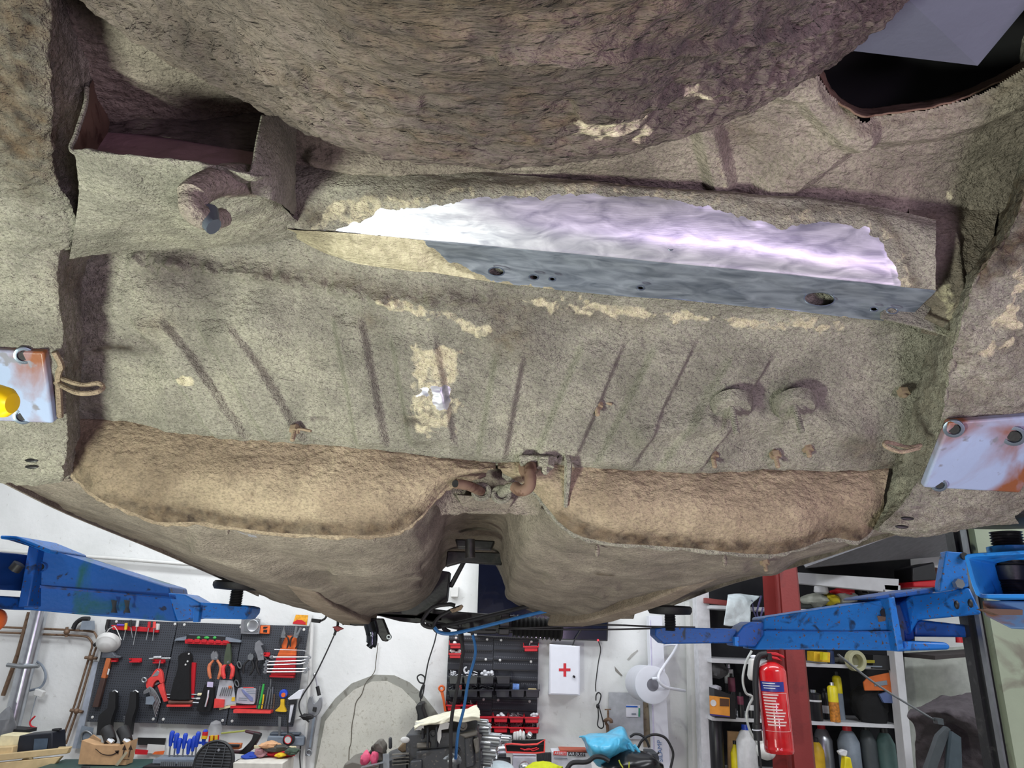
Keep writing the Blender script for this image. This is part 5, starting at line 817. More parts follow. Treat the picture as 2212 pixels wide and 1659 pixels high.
# paper roll on its wall bracket
cR, cL = P(*Z6([(1300, 725)])[0], 4.12), P(*Z6([(1175, 700)])[0], 4.40); axr = (cL - cR); Lr = axr.length
PAP = mat('paper_roll_white', (206, 208, 216), .8, var=.02)
K('paper_roll', 'big white paper roll on a bent tube wall bracket', 'paper roll', [('roll', lathe(cR, axr, [(0, m2(13)), (0, m2(34)), (.003, m2(36)), (Lr, m2(36)), (Lr, .01)], 44), PAP), ('core', lathe(cR, axr, [(-.001, m2(12)), (.0, m2(9)), (.05, m2(9)), (.05, .001)], 24), mat('cardboard_core', (110, 110, 118), .9))])
K('roll_bracket', 'white bent tube bracket carrying the paper roll', 'bracket', [('front_tube', ptube([(*Z6([q])[0], Yb) for q, Yb in (((1570, 290), 4.44), ((1520, 380), 4.3), ((1430, 510), 4.15), ((1370, 610), 4.08), ((1375, 690), 4.07), ((1440, 748), 4.1), ((1560, 775), 4.2), ((1660, 792), 4.36))], m2(3.0), 10, 50), WHT), ('back_tube', ptube([(*Z6([q])[0], 4.44) for q in ((1250, 520), (1340, 390), (1400, 310), (1460, 278), (1580, 272))], m2(2.6), 10, 30), WHT), ('axle', ptube([(*Z6([(1300, 655)])[0], 4.10), (*Z6([(1375, 650)])[0], 4.08)], m2(2.8), 10), WHT)])
# engine and gearbox
ENG = grimy('dirty_cast_iron', (58, 60, 64), (38, 37, 36), .55, .6, 16, speck=(96, 92, 86)); ENG2 = grimy('oily_alloy_casting', (104, 100, 92), (62, 56, 48), .5, .6, 14)
EY = 3.55
def eng(pts, Y, th): return prism(Z4(pts), Y, th)
e_ = K('engine_block', 'dark dirty engine block with bright timing gears on the right', 'engine', [('block', [eng([(735, 960), (1235, 925), (1262, 1100), (1268, 1400), (720, 1400), (730, 1150)], EY + .4, .4)], ENG)], bevel=.006)
for g, m_, nm in ((eng([(740, 1180), (1060, 1150), (1070, 1400), (740, 1400)], EY, .04), ENG, 'side_cover'), (eng([(700, 1250), (790, 1240), (790, 1400), (690, 1400)], EY, .06), ENG, 'mount_lug'), (eng([(1080, 1045), (1220, 1015), (1225, 1050), (1130, 1075)], EY, .05), ENG2, 'bracket'), (eng([(1120, 1075), (1190, 1060), (1200, 1300), (1130, 1320)], EY, .03), ENG, 'manifold'), (eng([(1190, 1080), (1230, 1070), (1240, 1180), (1210, 1200)], EY, .05), ENG2, 'brown_housing'),
                (eng([(780, 1000), (800, 1000), (800, 1090), (780, 1090)], EY, .03), ENG, 'rib'), (eng([(820, 990), (838, 990), (838, 1160), (820, 1160)], EY, .03), ENG, 'rib'), (eng([(890, 985), (905, 985), (905, 1160), (890, 1160)], EY, .03), ENG, 'rib'), (eng([(740, 1120), (850, 1112), (850, 1160), (740, 1165)], EY, .02), ENG2, 'casting_pad')):
    part(nm, g, m_, e_, .006)
for x, y, r in ((870, 1050, 8), (1108, 985, 9), (1060, 1180, 6), (880, 1250, 7)): part('core_plug', lathe(P(*Z4([(x, y)])[0], EY), (0, -1, 0), [(0, m2(r, 3.6)), (.014, m2(r, 3.6)), (.016, m2(r * .6, 3.6)), (.006, m2(r * .55, 3.6)), (.006, .001)], 20), ENG2 if r == 9 else ENG, e_)
for i, (x, y, r, wth) in enumerate(((1258, 960, 7, .05), (1275, 1010, 12, .05), (1300, 1090, 13, .09), (1290, 1130, 15, .05), (1300, 1190, 14, .07), (1330, 1080, 8, .12), (1290, 1270, 10, .05))):
    c = P(*Z4([(x, y)])[0], EY + .08); V, Fc = [], []; n = 28
    gear = lathe(c, (1, -.25, 0), [(-.02, m2(r, 3.5) * .4), (-.02, m2(r, 3.5)), (wth - .02, m2(r, 3.5)), (wth - .02, m2(r, 3.5) * .4)], 2 * 18)
    g2 = [Vector(v) for v in gear[0]]
    for k, v in enumerate(g2):
        if (k // 2) % 2: g2[k] = c + (v - c) * .90
    part('timing_gear', (g2, gear[1]), CHR, e_)
gb = K('gearbox', 'dark gearbox casting left of the engine block with ribs and studs', 'gearbox', [('case', [eng([(520, 1190), (600, 1160), (740, 1140), (745, 1400), (480, 1400)], EY + .3, .3)], ENG)], bevel=.008)
for g, m_, nm in ((eng([(215, 1290), (240, 1220), (300, 1200), (420, 1230), (520, 1250), (520, 1400), (210, 1400)], EY + .25, .22), ENG2, 'tail_housing'), (eng([(400, 1130), (415, 1115), (455, 1150), (500, 1180), (500, 1240), (405, 1230)], EY + .2, .10), ENG2, 'selector_housing'), (eng([(430, 1095), (470, 1085), (505, 1130), (505, 1180), (440, 1160)], EY + .18, .12), ENG2, 'selector_turret'), (eng([(600, 1150), (690, 1060), (735, 1040), (735, 1150), (640, 1180)], EY + .15, .08), mat('rust_brown_casting', (120, 100, 76), .7, var=.3), 'bellhousing'), (eng([(520, 1075), (542, 1075), (545, 1165), (520, 1165)], EY + .2, .03), ENG, 'breather_stub'), (eng([(365, 1180), (390, 1175), (395, 1215), (370, 1220)], EY + .1, .03), ENG, 'stud')):
    part(nm, g, m_, gb, .006)
for k in range(4): part('cooling_rib', eng([(545, 1210 + 26 * k), (680, 1200 + 26 * k), (680, 1208 + 26 * k), (545, 1218 + 26 * k)], EY, .02), ENG2, gb)
part('oval_tag', ell(P(*Z4([(645, 1100)])[0], EY), (m2(8), .006, m2(5)), 14, 8), WHP, gb, label='white oval tag')
def cloth(name, label, cat, rows, m, nu=60, nv=30, amp=.01, fs=14, seed=1, th=.004):
    G = np.array(rows, float); G = Pn(G[..., 0], G[..., 1], G[..., 2]); A = crom(crom(G, nv).transpose(1, 0, 2), nu).transpose(1, 0, 2)
    n_ = fbm(A, (fs, fs, fs), 4, seed); A = A + np.stack([n_ * amp * .4, n_ * amp, fbm(A, (fs,) * 3, 3, seed + 5) * amp * .6], -1)
    idx = np.arange(nv * nu).reshape(nv, nu); q = np.stack([idx[:-1, :-1], idx[:-1, 1:], idx[1:, 1:], idx[1:, :-1]], -1).reshape(-1, 4)
    me = bpy.data.meshes.new(name); me.from_pydata(A.reshape(-1, 3).tolist(), [], q.tolist()); me.materials.append(m); me.polygons.foreach_set('use_smooth', [True] * len(me.polygons)); me.update()
    return one(name, label, cat, me, m, solid=th)
def zr(zf, pts, Ys): return [(*zf([p])[0], Y_) for p, Y_ in zip(pts, Ys)]
cloth('shop_cloth', 'creased off-white cloth lying over the top of the engine', 'cloth', [zr(Z4, [(740, 945), (900, 895), (1050, 865), (1225, 835)], (3.95,) * 4), zr(Z4, [(728, 965), (900, 915), (1050, 890), (1232, 870)], (3.7,) * 4), zr(Z4, [(725, 990), (900, 940), (1060, 915), (1238, 910)], (3.50,) * 4), zr(Z4, [(725, 1020), (800, 975), (1040, 965), (1240, 950)], (3.49,) * 4)], mat('cream_shop_cloth', (222, 218, 196), .9), amp=.02, fs=10)
S('paper_note', 'white folded paper hanging on the engine block side', 'paper', Z4([(960, 950), (1000, 965), (990, 1010), (935, 1020), (935, 1075), (918, 1130), (888, 1080), (905, 1035), (925, 965)]), EY - .02, .003, WHP)
S('paper_note', 'white tag at the left top corner of the engine block', 'paper', Z4([(725, 960), (795, 958), (795, 1028), (760, 1020), (728, 1022)]), EY - .02, .003, WHP)
one('pink_plug', 'pink rubber plug in the gearbox, left', 'plug', ell(P(*Z4([(335, 1245)])[0], EY - .02), (m2(9), .03, m2(11)), 14, 10, .25, 8), mat('pink_rubber', (220, 84, 120), .5)); one('pink_plug', 'pink rubber plug in the gearbox, right', 'plug', ell(P(*Z4([(400, 1245)])[0], EY - .02), (m2(7), .03, m2(11)), 14, 10, .25, 9), MATS['pink_rubber'])
one('clear_tube_rack', 'clear plastic holder in front of the gearbox', 'holder', [prism(Z4([(300, 1310), (480, 1270), (480, 1278), (300, 1318)]), EY - .05, .02), prism(Z4([(470, 1210), (520, 1205), (522, 1330), (475, 1330)]), EY - .04, .01)], mat('clear_acrylic', (170, 176, 182), .15, alpha=.5))
# tool bag and boxes between engine and blue bag
bag = K('tool_bag', 'black open tool bag with red piping below the red bins', 'bag', [('back_wall', prism(Z5([(950, 1340), (1150, 1345), (1340, 1335), (1325, 1385), (1180, 1400), (915, 1392)]), 4.15, .03), BLK2), ('front_wall', prism(Z5([(890, 1395), (960, 1400), (1180, 1412), (1330, 1385), (1330, 1480), (900, 1480)]), 3.98, .02), mat('black_bag_inside', (16, 15, 17), .9))])
part('piping', ptube([(x, y, 3.955) for x, y in Z5([(888, 1395), (960, 1388), (1100, 1398), (1250, 1392), (1335, 1340), (1330, 1480), (1240, 1490), (905, 1482), (888, 1395)])], m2(1.6), 6), RED2, bag)
part('red_wires', [ptube([(x, y, 3.95) for x, y in Z5(spl([(1060, 1440), (1140, 1455), (1250, 1430)], 12))], m2(1.0), 6), ptube([(x, y, 3.95) for x, y in Z5(spl([(1100, 1460), (1160, 1440), (1200, 1465), (1270, 1440)], 12))], m2(.9), 6)], RED, bag)
one('white_box', 'plain pale lilac box standing under the tool bag', 'box', prism(Z5([(975, 1490), (1230, 1492), (1225, 1700), (965, 1700)]), 4.05, .1), mat('pale_lilac_card', (196, 194, 206), .7), bevel=.003)
one('dark_box', 'black box between the engine gears and the lilac box', 'box', prism(Z5([(760, 1530), (950, 1535), (950, 1700), (760, 1700)]), 4.05, .1), BLK, bevel=.004)
one('chrome_cup', 'polished metal cylinder lying behind the timing gears', 'cylinder', ptube([(*Z5([(770, 1480)])[0], 4.05), (*Z5([(900, 1470)])[0], 4.05)], m2(14), 20), CHR)
one('glove_bundle', 'white gloves bunched above the tool bag', 'gloves', [ell(P(*Z5([(x, y)])[0], 4.2), (m2(4), .02, m2(10)), 10, 8, .2, i) for i, (x, y) in enumerate(((1000, 1310), (1030, 1300), (1060, 1292), (1095, 1300)))], WHP)
one('dark_pouch', 'dark glossy pouch beside the white gloves', 'pouch', ell(P(*Z5([(850, 1340)])[0], 4.2), (m2(15), .04, m2(9)), 16, 10, .25, 5), BLK)
one('steel_cup', 'bright steel cap right of the white gloves', 'cap', lathe(P(*Z5([(1155, 1300)])[0], 4.2), (.3, -.6, .6), [(0, m2(5)), (.02, m2(5)), (.022, m2(3))], 16), CHR)
one('white_bowl', 'pale blue-white bowl at the bottom edge in front of the boxes', 'bowl', ell(P(*Z4([(1395, 1335)])[0], 3.8), (m2(28), .1, m2(13)), 24, 12), mat('pale_blue_plastic', (206, 220, 226), .4))
one('chrome_ball', 'small round chrome cap at the bottom edge on the lilac box', 'cap', ell(P(*Z4([(1598, 1320)])[0], 3.85), (m2(11), .04, m2(10)), 18, 12), CHR)
one('yellow_glove', 'bright yellow green glove at the bottom of the bench', 'glove', ell(P(*Z4([(1760, 1325)])[0], 3.8), (m2(32), .05, m2(11)), 26, 12, .22, 12), mat('lime_yellow_cloth', (206, 214, 20), .7, bump=.4))
one('brush_bundle', 'bundle of dark bristles behind the yellow glove', 'brush', [prism(Z5([(1240 + 13 * i, 1480), (1250 + 13 * i, 1480), (1256 + 13 * i, 1600), (1244 + 13 * i, 1600)]), 4.1, .03) for i in range(13)], mat('charcoal_bristle', (56, 56, 60), .7))
bx = K('duster_box', 'white printed box lettered AIR DUSTER behind the blue bag', 'box', [('box', prism(Z6([(150, 1435), (560, 1450), (600, 1700), (150, 1700)]), 4.15, .12), mat('printed_box_white', (214, 216, 222), .6)), ('red_label', prism(Z6([(186, 1468), (334, 1470), (332, 1518), (184, 1512)]), 4.028, .001), mat('faded_red_label', (214, 74, 70), .6)), ('black_label', prism(Z6([(352, 1476), (545, 1482), (545, 1530), (350, 1520)]), 4.028, .001), BLK), ('top_edge', prism(Z6([(240, 1418), (540, 1425), (545, 1446), (240, 1432)]), 4.14, .1), mat('red_brown_card', (176, 88, 66), .7))])
text('brand_letters', 'ARBRIT', Z6([(196, 1506)])[0], Z6([(326, 1510)])[0], 4.026, WHT, bx); text('product_letters', 'AIR DUSTER', Z6([(360, 1514)])[0], Z6([(580, 1524)])[0], 4.026, WHT, bx)
part('small_print', prism(Z6([(190, 1540), (340, 1546), (340, 1556), (190, 1550)]), 4.028, .001), GRYP, bx)
# blue bag and dark machine parts
M_BAG = mat('sky_blue_plastic_bag', (84, 186, 226), .35, var=.08, coat=.3)
cloth('plastic_bag', 'crumpled sky blue plastic bag on top of the black tools', 'bag', [zr(Z6, [(480, 1290), (640, 1262), (800, 1262), (930, 1210), (985, 1230), (1030, 1330)], (4.05,) * 6), zr(Z6, [(470, 1320), (600, 1330), (800, 1320), (930, 1300), (1010, 1320), (1090, 1420)], (3.95, 3.85, 3.82, 3.85, 3.9, 3.95)), zr(Z6, [(520, 1400), (650, 1430), (800, 1430), (920, 1420), (1020, 1430), (1110, 1490)], (3.92, 3.78, 3.76, 3.8, 3.9, 3.92)), zr(Z6, [(545, 1480), (650, 1550), (780, 1560), (900, 1500), (1040, 1460), (1140, 1550)], (3.92, 3.84, 3.82, 3.84, 3.9, 3.92)), zr(Z6, [(600, 1540), (660, 1620), (740, 1640), (830, 1560), (1050, 1480), (1130, 1560)], (3.95, 3.92, 3.92, 3.92, 3.95, 3.95))], M_BAG, 90, 60, .018, 11, 4)
one('twisted_strip', 'twisted strip of sky blue plastic hanging right of the crumpled bag', 'strip', [ptube([(*Z6([q])[0], 3.88) for q in ((1030, 1380), (1080, 1470), (1110, 1560), (1140, 1555), (1145, 1480), (1090, 1400))], m2(2.8), 8, 30)], M_BAG)
one('black_housing', 'black plastic machine cover below the blue bag', 'cover', ell(P(*Z6([(1080, 1640)])[0], 3.9), (m2(56), .12, m2(28)), 30, 16, .12, 3), mat('glossy_black_plastic', (26, 26, 29), .25))
one('black_strap', 'black rubber strap arching over the foot of the blue bag', 'strap', ptube([(*Z6([q])[0], 3.76) for q in ((330, 1680), (400, 1600), (560, 1590), (650, 1535), (740, 1540), (810, 1580))], m2(4), 8, 30), CBL)
one('grey_machine_box', 'small dark grey box right of the blue bag with moss green scraps', 'box', prism(Z6([(1190, 1440), (1300, 1445), (1318, 1490), (1316, 1640), (1200, 1640)]), 4.1, .12), mat('slate_grey_plastic', (72, 76, 80), .6), bevel=.004)
for q, lb in ((((1045, 1310), (1100, 1278), (1170, 1290), (1230, 1350), (1260, 1425)), 'left black hose arching above the grey box'), (((1130, 1440), (1180, 1350), (1260, 1295), (1350, 1285), (1440, 1320), (1500, 1410), (1530, 1510), (1500, 1660)), 'wide black hose arch crossing the white lamp carton'), (((1320, 1505), (1350, 1500), (1372, 1482)), 'short black lead end right of the grey box')):
    one('rubber_hose', lb, 'hose', ptube([(*Z6([p_])[0], 4.0) for p_ in q], m2(2.4 if len(q) > 3 else 1.6), 8, 40), CBL, 'black hoses beside the blue bag')
one('yellow_wire', 'yellow and green wire on the black machine cover', 'wire', [pt(Z6([(920, 1570), (935, 1610), (965, 1655)]), 3.76, 1.4, 6, 10), pt(Z6([(1035, 1590), (1033, 1655)]), 3.76, 1.2, 6)], mat('yellow_green_wire', (190, 200, 60), .5))
# the bench itself
struct('trim_5', box((-.2, 4.1, .88), (7.0, .8, .05)), mat('bench_top_grey', (150, 146, 138), .7)) if False else one('workbench', 'long grey workbench along the back wall, below the tool boards', 'workbench', box((-1.0, 4.1, .60), (5.2, .78, .06)), mat('bench_top_grey', (150, 146, 138), .7))
# ------------------------------------------------------------------ right side: shelves, post, extinguisher
SH = mat('shelf_white', (206, 206, 210), .6, var=.04); DKB = mat('shelf_back_dark', (36, 36, 40), .9); 
def q7(pts): return Z7(pts)
sh = K('shelf_unit', 'white framed shelf unit crowded with cans and bottles', 'shelf unit', [('back_panel', prism([(1520, 1150), (1960, 1150), (1990, 1700), (1520, 1700)], 4.48, .02), DKB), ('right_side', prism(q7([(1225, 200), (1332, 205), (1345, 640), (1425, 1500), (1375, 1500), (1290, 640)]), 4.10, .08), SH), ('top_beam', prism(q7([(665, 118), (1335, 162), (1330, 240), (1232, 232), (1230, 245), (668, 190)]), 4.08, .06), SH), ('red_brace', prism(q7([(60, 285), (260, 310), (260, 345), (60, 320)]), 4.2, .04), mat('red_oxide_paint', (132, 60, 56), .6))], bevel=.002)
for (y0, y1, y2) in ((355, 362, 384), (683, 706, 778), (1085, 1112, 1150), (1500, 1510, 1540)):
    a = P(*q7([(110, y0)])[0], 4.12); b = P(*q7([(1370, y2)])[0], 4.12); z = (P(*q7([(30, y0)])[0], 4.12).z + b.z) / 2
    part('shelf_board', box(((a.x + b.x) / 2, 4.28, z), (abs(b.x - a.x), .36, .018)), SH, sh)
def shelfz(k):
    y0, y2 = ((355, 384), (683, 778), (1085, 1150), (1500, 1540))[k]; return (P(*q7([(30, y0)])[0], 4.12).z + P(*q7([(1370, y2)])[0], 4.12).z) / 2 + .009
def item(name, label, cat, u, k, r, h, m, Y=4.18, band=None, cap=None, shape='can', group='cans and bottles on the shelves'):
    x = P(*q7([(u, (520, 740, 1120, 1500)[k])])[0], Y).x; z = shelfz(k); r = m2(r / 3.107, Y); h = m2(h / 3.107, Y); c = (x, Y, z)
    pr = {'can': [(0, r * .95), (.004, r), (h * .86, r), (h * .9, r * .8), (h * .92, r * .45)], 'bottle': [(0, r * .9), (.006, r), (h * .6, r), (h * .78, r * .45), (h * .86, r * .32)], 'jug': [(0, r * .9), (.01, r), (h * .65, r), (h * .82, r * .6), (h * .88, r * .25)]}[shape]
    ps = [('body', lathe(c, (0, 0, 1), pr, 18), m), ('cap', lathe((x, Y, z + h * (.9 if shape == 'can' else .85)), (0, 0, 1), [(0, r * .42), (h * .1, r * .40)], 12), cap or BLK)]
    if band: ps.append(('label', lathe((x, Y, z), (0, 0, 1), [(h * band[1], r * 1.01), (h * band[2], r * 1.01)], 18), band[0]))
    return K(name, label, cat, ps, group)
CANW = mat('white_can_paint', (214, 214, 216), .35); CANS = mat('silver_can', (170, 172, 178), .3, .8); CANY = mat('yellow_can_paint', (226, 208, 30), .4); CANB = mat('black_can_paint', (30, 30, 34), .35); GRYD = mat('dark_grey_jug', (74, 80, 84), .5); TEAL = mat('teal_jug', (84, 112, 110), .5)
PUR = mat('wine_label', (110, 50, 70), .5); GRNS = mat('rainbow_label', (190, 120, 40), .5, var=.5, sc_=80)
item('spray_can', 'white and black spray can with a bright lid, upper left shelf area', 'can', 250, 2, 30, 300, CANB, 4.36, (CANW, .6, .9), CHR)
item('spray_can', 'black spray can with a pink band behind the small bottles', 'can', 265, 2, 24, 250, CANB, 4.30, (PUR, .55, .9))
for u, lb, bd in ((265, 'small black bottle just right of the orange label box', (CANS, .1, .35)), (318, 'small black bottle with a wine red band, second from the orange box', (PUR, .5, .8)), (388, 'small black bottle half hidden by the pump hose', (CANW, .3, .5))): item('small_bottle', lb, 'bottle', u, 2, 21, 165, CANB, 4.12, bd, BLK, 'bottle')
K('parts_box', 'dark box with an orange printed label on the middle shelf', 'box', [('box', prism(q7([(98, 880), (236, 930), (240, 1082), (104, 1072)]), 4.16, .1), BLK), ('orange_label', prism(q7([(100, 940), (236, 955), (238, 1078), (104, 1062)]), 4.058, .001), mat('amber_label', (226, 150, 60), .5)), ('print_block', prism(q7([(170, 958), (232, 962), (232, 1012), (170, 1010)]), 4.056, .001), mat('brown_ink', (90, 60, 40), .6)), ('print_figure', lathe(P(*q7([(127, 990)])[0], 4.056), (0, -1, 0), [(0, m2(6)), (.001, m2(6))], 14), CANW), ('purple_foot', prism(q7([(104, 1062), (238, 1078), (238, 1086), (104, 1072)]), 4.056, .001), mat('violet_print', (66, 52, 120), .5))])
one('grey_rag', 'grey rag lump lying high on the left shelf', 'rag', ell(P(*q7([(150, 765)])[0], 4.25), (m2(20), .08, m2(17)), 22, 14, .3, 2), mat('dull_grey_cloth', (86, 84, 86), .9)); one('clear_sack', 'pale crumpled plastic film on top of the orange label box', 'film', ell(P(*q7([(140, 890)])[0], 4.2), (m2(13), .05, m2(7)), 18, 10, .3, 4), mat('pale_film', (170, 168, 176), .3))
item('paint_tin', 'squat black tin with white print on the middle shelf right of the post', 'tin', 815, 2, 50, 190, CANB, 4.14, (CANW, .62, .68), STL)
item('spray_can', 'black and white spray can behind the squat black tin', 'can', 892, 2, 26, 190, CANB, 4.22, (CANW, .2, .45))
item('spray_can', 'yellow topped spray can with a rainbow flame label', 'can', 948, 2, 33, 245, CANY, 4.12, (GRNS, .0, .5), CHR)
item('spray_can', 'taller yellow spray can behind the rainbow label one', 'can', 985, 2, 30, 300, CANY, 4.22, (GRYP, .0, .55), BLK)
one('black_rucksack', 'shapeless black bag filling the right of the middle shelf', 'bag', ell(P(*q7([(1170, 1010)])[0], 4.2), (m2(34), .10, m2(44)), 28, 20, .2, 6), BLK2)
K('blister_pack', 'orange and blue hanging blister pack tilted at the right shelf edge', 'package', [('card', prism(q7([(1130, 850), (1160, 815), (1300, 785), (1325, 940), (1280, 905), (1140, 905)]), 4.10, .01), mat('orange_card', (206, 104, 44), .5)), ('window', prism(q7([(1205, 850), (1290, 838), (1295, 868), (1210, 878)]), 4.088, .002), GRYP), ('blue_tools', prism(q7([(1230, 930), (1300, 905), (1330, 990), (1260, 985)]), 4.11, .02), mat('dull_blue', (90, 106, 150), .4))])
one('plastic_box', 'yellow box lying on the upper shelf right of the red post', 'box', prism(q7([(755, 640), (860, 645), (858, 712), (755, 705)]), 4.2, .1), YEL, bevel=.003)
one('yellow_tin', 'narrow bright yellow tin beside the yellow box', 'tin', prism(q7([(842, 648), (872, 650), (872, 700), (842, 698)]), 4.08, .04), CANY)
item('small_bottle', 'small dark blue bottle on the upper shelf left of the tape roll', 'bottle', 920, 1, 24, 95, mat('navy_bottle', (40, 56, 96), .4), 4.14)
one('tape_roll', 'roll of pale masking tape standing on the upper shelf', 'tape', lathe(P(*q7([(1065, 705)])[0], 4.10), (.2, -1, 0), [(0, m2(13)), (0, m2(20)), (.04, m2(20)), (.04, m2(13)), (0, m2(13))], 30), mat('masking_tape', (186, 184, 150), .6))
one('mesh_basket', 'dull grey mesh lump behind the tape roll', 'basket', ell(P(*q7([(1020, 715)])[0], 4.25), (m2(42), .08, m2(10)), 22, 10, .25, 9), grimy('grey_mesh', (96, 96, 92), (60, 60, 58), .8, .6, 60))
K('product_box', 'black box with a yellow stripe on the upper shelf right end', 'box', [('box', prism(q7([(1128, 660), (1300, 668), (1300, 765), (1125, 750)]), 4.2, .12), BLK), ('stripe', prism(q7([(1130, 700), (1210, 703), (1210, 722), (1130, 720)]), 4.078, .001), mat('dull_yellow', (150, 140, 30), .5)), ('print', prism(q7([(1150, 738), (1260, 742), (1260, 750), (1150, 746)]), 4.078, .001), GRYP)])
one('white_mug', 'white round mug on the top shelf right of the red post', 'mug', lathe(P(*q7([(852, 258)])[0], 4.2), (0, -.1, 1), [(0, m2(11)), (m2(4), m2(15)), (m2(14), m2(14)), (m2(20), m2(8))], 20), CANW)
for i, (u, v, a, b, cc, lb) in enumerate(((800, 305, 26, 15, (150, 152, 140), 'grey crumpled bag on the top shelf'), (905, 295, 20, 11, (210, 190, 40), 'yellow bag on the top shelf behind the mug'), (1010, 290, 26, 14, (170, 172, 168), 'pale clear bag on the top shelf right'), (990, 245, 22, 9, (190, 40, 50), 'red cloth heap on the top shelf'), (740, 340, 14, 8, (50, 54, 50), 'dark lump at the left end of the top shelf'), (1110, 270, 16, 18, (44, 44, 46), 'black bundle at the right end of the top shelf'))):
    one('shelf_bag', lb, 'bag', ell(P(*q7([(u, v)])[0], 4.22 + .01 * i), (m2(a), .08, m2(b)), 22, 12, .28, i + 20), mat('bag_tone_' + 'abcdef'[i], cc, .45, bump=.3), 'bags on the top shelf')
K('boxed_machine', 'dark machine with a red base stored high right of the shelf frame', 'machine', [('body', prism(q7([(1335, 95), (1480, 60), (1500, 180), (1340, 190)]), 4.3, .2), CANB), ('red_base', prism(q7([(1340, 188), (1500, 175), (1520, 205), (1480, 222), (1345, 222)]), 4.25, .2), RED)], bevel=.008)
one('brown_bundle', 'brown and grey bundle stored beside the dark machine', 'bundle', ell(P(*q7([(1600, 170)])[0], 4.3), (m2(18), .1, m2(26)), 20, 14, .3, 7), mat('brown_bundle_cloth', (96, 66, 58), .8, var=.4))
struct('trim_6', hexa([P(1740, 1225, 3.6), P(2090, 1100, 3.6), P(2090, 1000, 3.6), P(1600, 1000, 3.6)], [P(1740, 1228, 4.5), P(2110, 1195, 4.5), P(2120, 1000, 4.5), P(1600, 1000, 4.5)]), mat('sloping_loft_board', (120, 120, 124), .8))
# lower shelf
item('canister', 'black canister with a red cap at the lower left', 'canister', 160, 3, 46, 380, CANB, 4.2, None, RED)
one('carton', 'tan cardboard sheet standing on the lower shelf', 'carton', prism(q7([(218, 1175), (300, 1180), (318, 1300), (318, 1460), (222, 1460)]), 4.3, .02), CARD)
item('jerry_can', 'white jerry can with a blue cap on the lower shelf', 'jerry can', 365, 3, 66, 330, CANW, 4.14, None, BLU, 'jug')
item('bottle', 'yellow bottle left of the white jerry can', 'bottle', 285, 3, 32, 210, CANY, 4.2, None, BLK, 'bottle')
item('canister', 'yellow rounded bottle on the lower shelf right of the post', 'bottle', 835, 3, 50, 250, mat('deep_yellow', (200, 160, 30), .5), 4.2, None, BLK, 'jug')
item('bottle', 'silver grey bottle with a red cap on the lower shelf', 'bottle', 885, 3, 62, 330, CANS, 4.26, None, RED, 'jug')
item('jug', 'large grey jug right of the red capped bottle', 'jug', 1060, 3, 70, 340, GRYP, 4.2, None, RED, 'jug')
item('jug', 'dark jug beside the large grey jug', 'jug', 1190, 3, 56, 340, GRYD, 4.24, None, BLK, 'jug')
item('jug', 'teal grey jug at the right end of the lower shelf', 'jug', 1310, 3, 60, 330, TEAL, 4.22, None, BLK, 'jug')
K('spray_bottle', 'white trigger spray bottle with a yellow body on the lower shelf', 'spray bottle', [('trigger_head', prism(q7([(950, 1310), (985, 1295), (1012, 1305), (1010, 1330), (1000, 1345), (965, 1335)]), 4.1, .03), CANW), ('body', prism(q7([(985, 1340), (1020, 1345), (1045, 1460), (975, 1460)]), 4.11, .05), CANY)], bevel=.005)
# towel
cloth('towel', 'white towel hanging over a rail behind the red post', 'towel', [zr(Z7, [(225, 262), (290, 255), (370, 262), (440, 272)], (4.12,) * 4), zr(Z7, [(222, 290), (290, 285), (350, 300), (380, 330)], (4.02,) * 4), zr(Z7, [(210, 380), (280, 375), (345, 385), (378, 390)], (4.0,) * 4), zr(Z7, [(198, 468), (270, 474), (335, 472), (375, 450)], (4.0,) * 4)], mat('white_towel_cloth', (220, 232, 236), .95, bump=.5), 40, 40, .006, 14, 3)
one('hanging_loops', 'brown and blue cord loops between the towel and the red post', 'cord', [pt(Z7([(385, 300), (400, 380), (425, 440)]), 4.05, 1.6, 6, 10), pt(Z7([(450, 270), (420, 380), (440, 420), (460, 350)]), 4.05, 2.2, 6, 16)], mat('blue_brown_cord', (70, 66, 110), .6))
# red steel post
PM = grimy('red_oxide_steel', (134, 50, 48), (104, 40, 40), .5, .4, 8)
K('steel_post', 'dark red steel I-beam post in front of the shelves', 'post', [('front_flange', hexa([P(1683, 1225, 3.55), P(1719, 1225, 3.55), P(1762, 1700, 3.55), P(1720, 1700, 3.55)], [P(1690, 1225, 3.62), P(1722, 1225, 3.62), P(1766, 1700, 3.62), P(1724, 1700, 3.62)]), PM), ('web', hexa([P(1680, 1225, 3.60), P(1686, 1225, 3.60), P(1722, 1700, 3.60), P(1714, 1700, 3.60)], [P(1668, 1225, 3.78), P(1674, 1225, 3.78), P(1706, 1700, 3.78), P(1700, 1700, 3.78)]), PM), ('rear_flange', hexa([P(1646, 1225, 3.74), P(1684, 1225, 3.74), P(1716, 1700, 3.74), P(1672, 1700, 3.74)], [P(1648, 1225, 3.8), P(1686, 1225, 3.8), P(1718, 1700, 3.8), P(1674, 1700, 3.8)]), PM)])
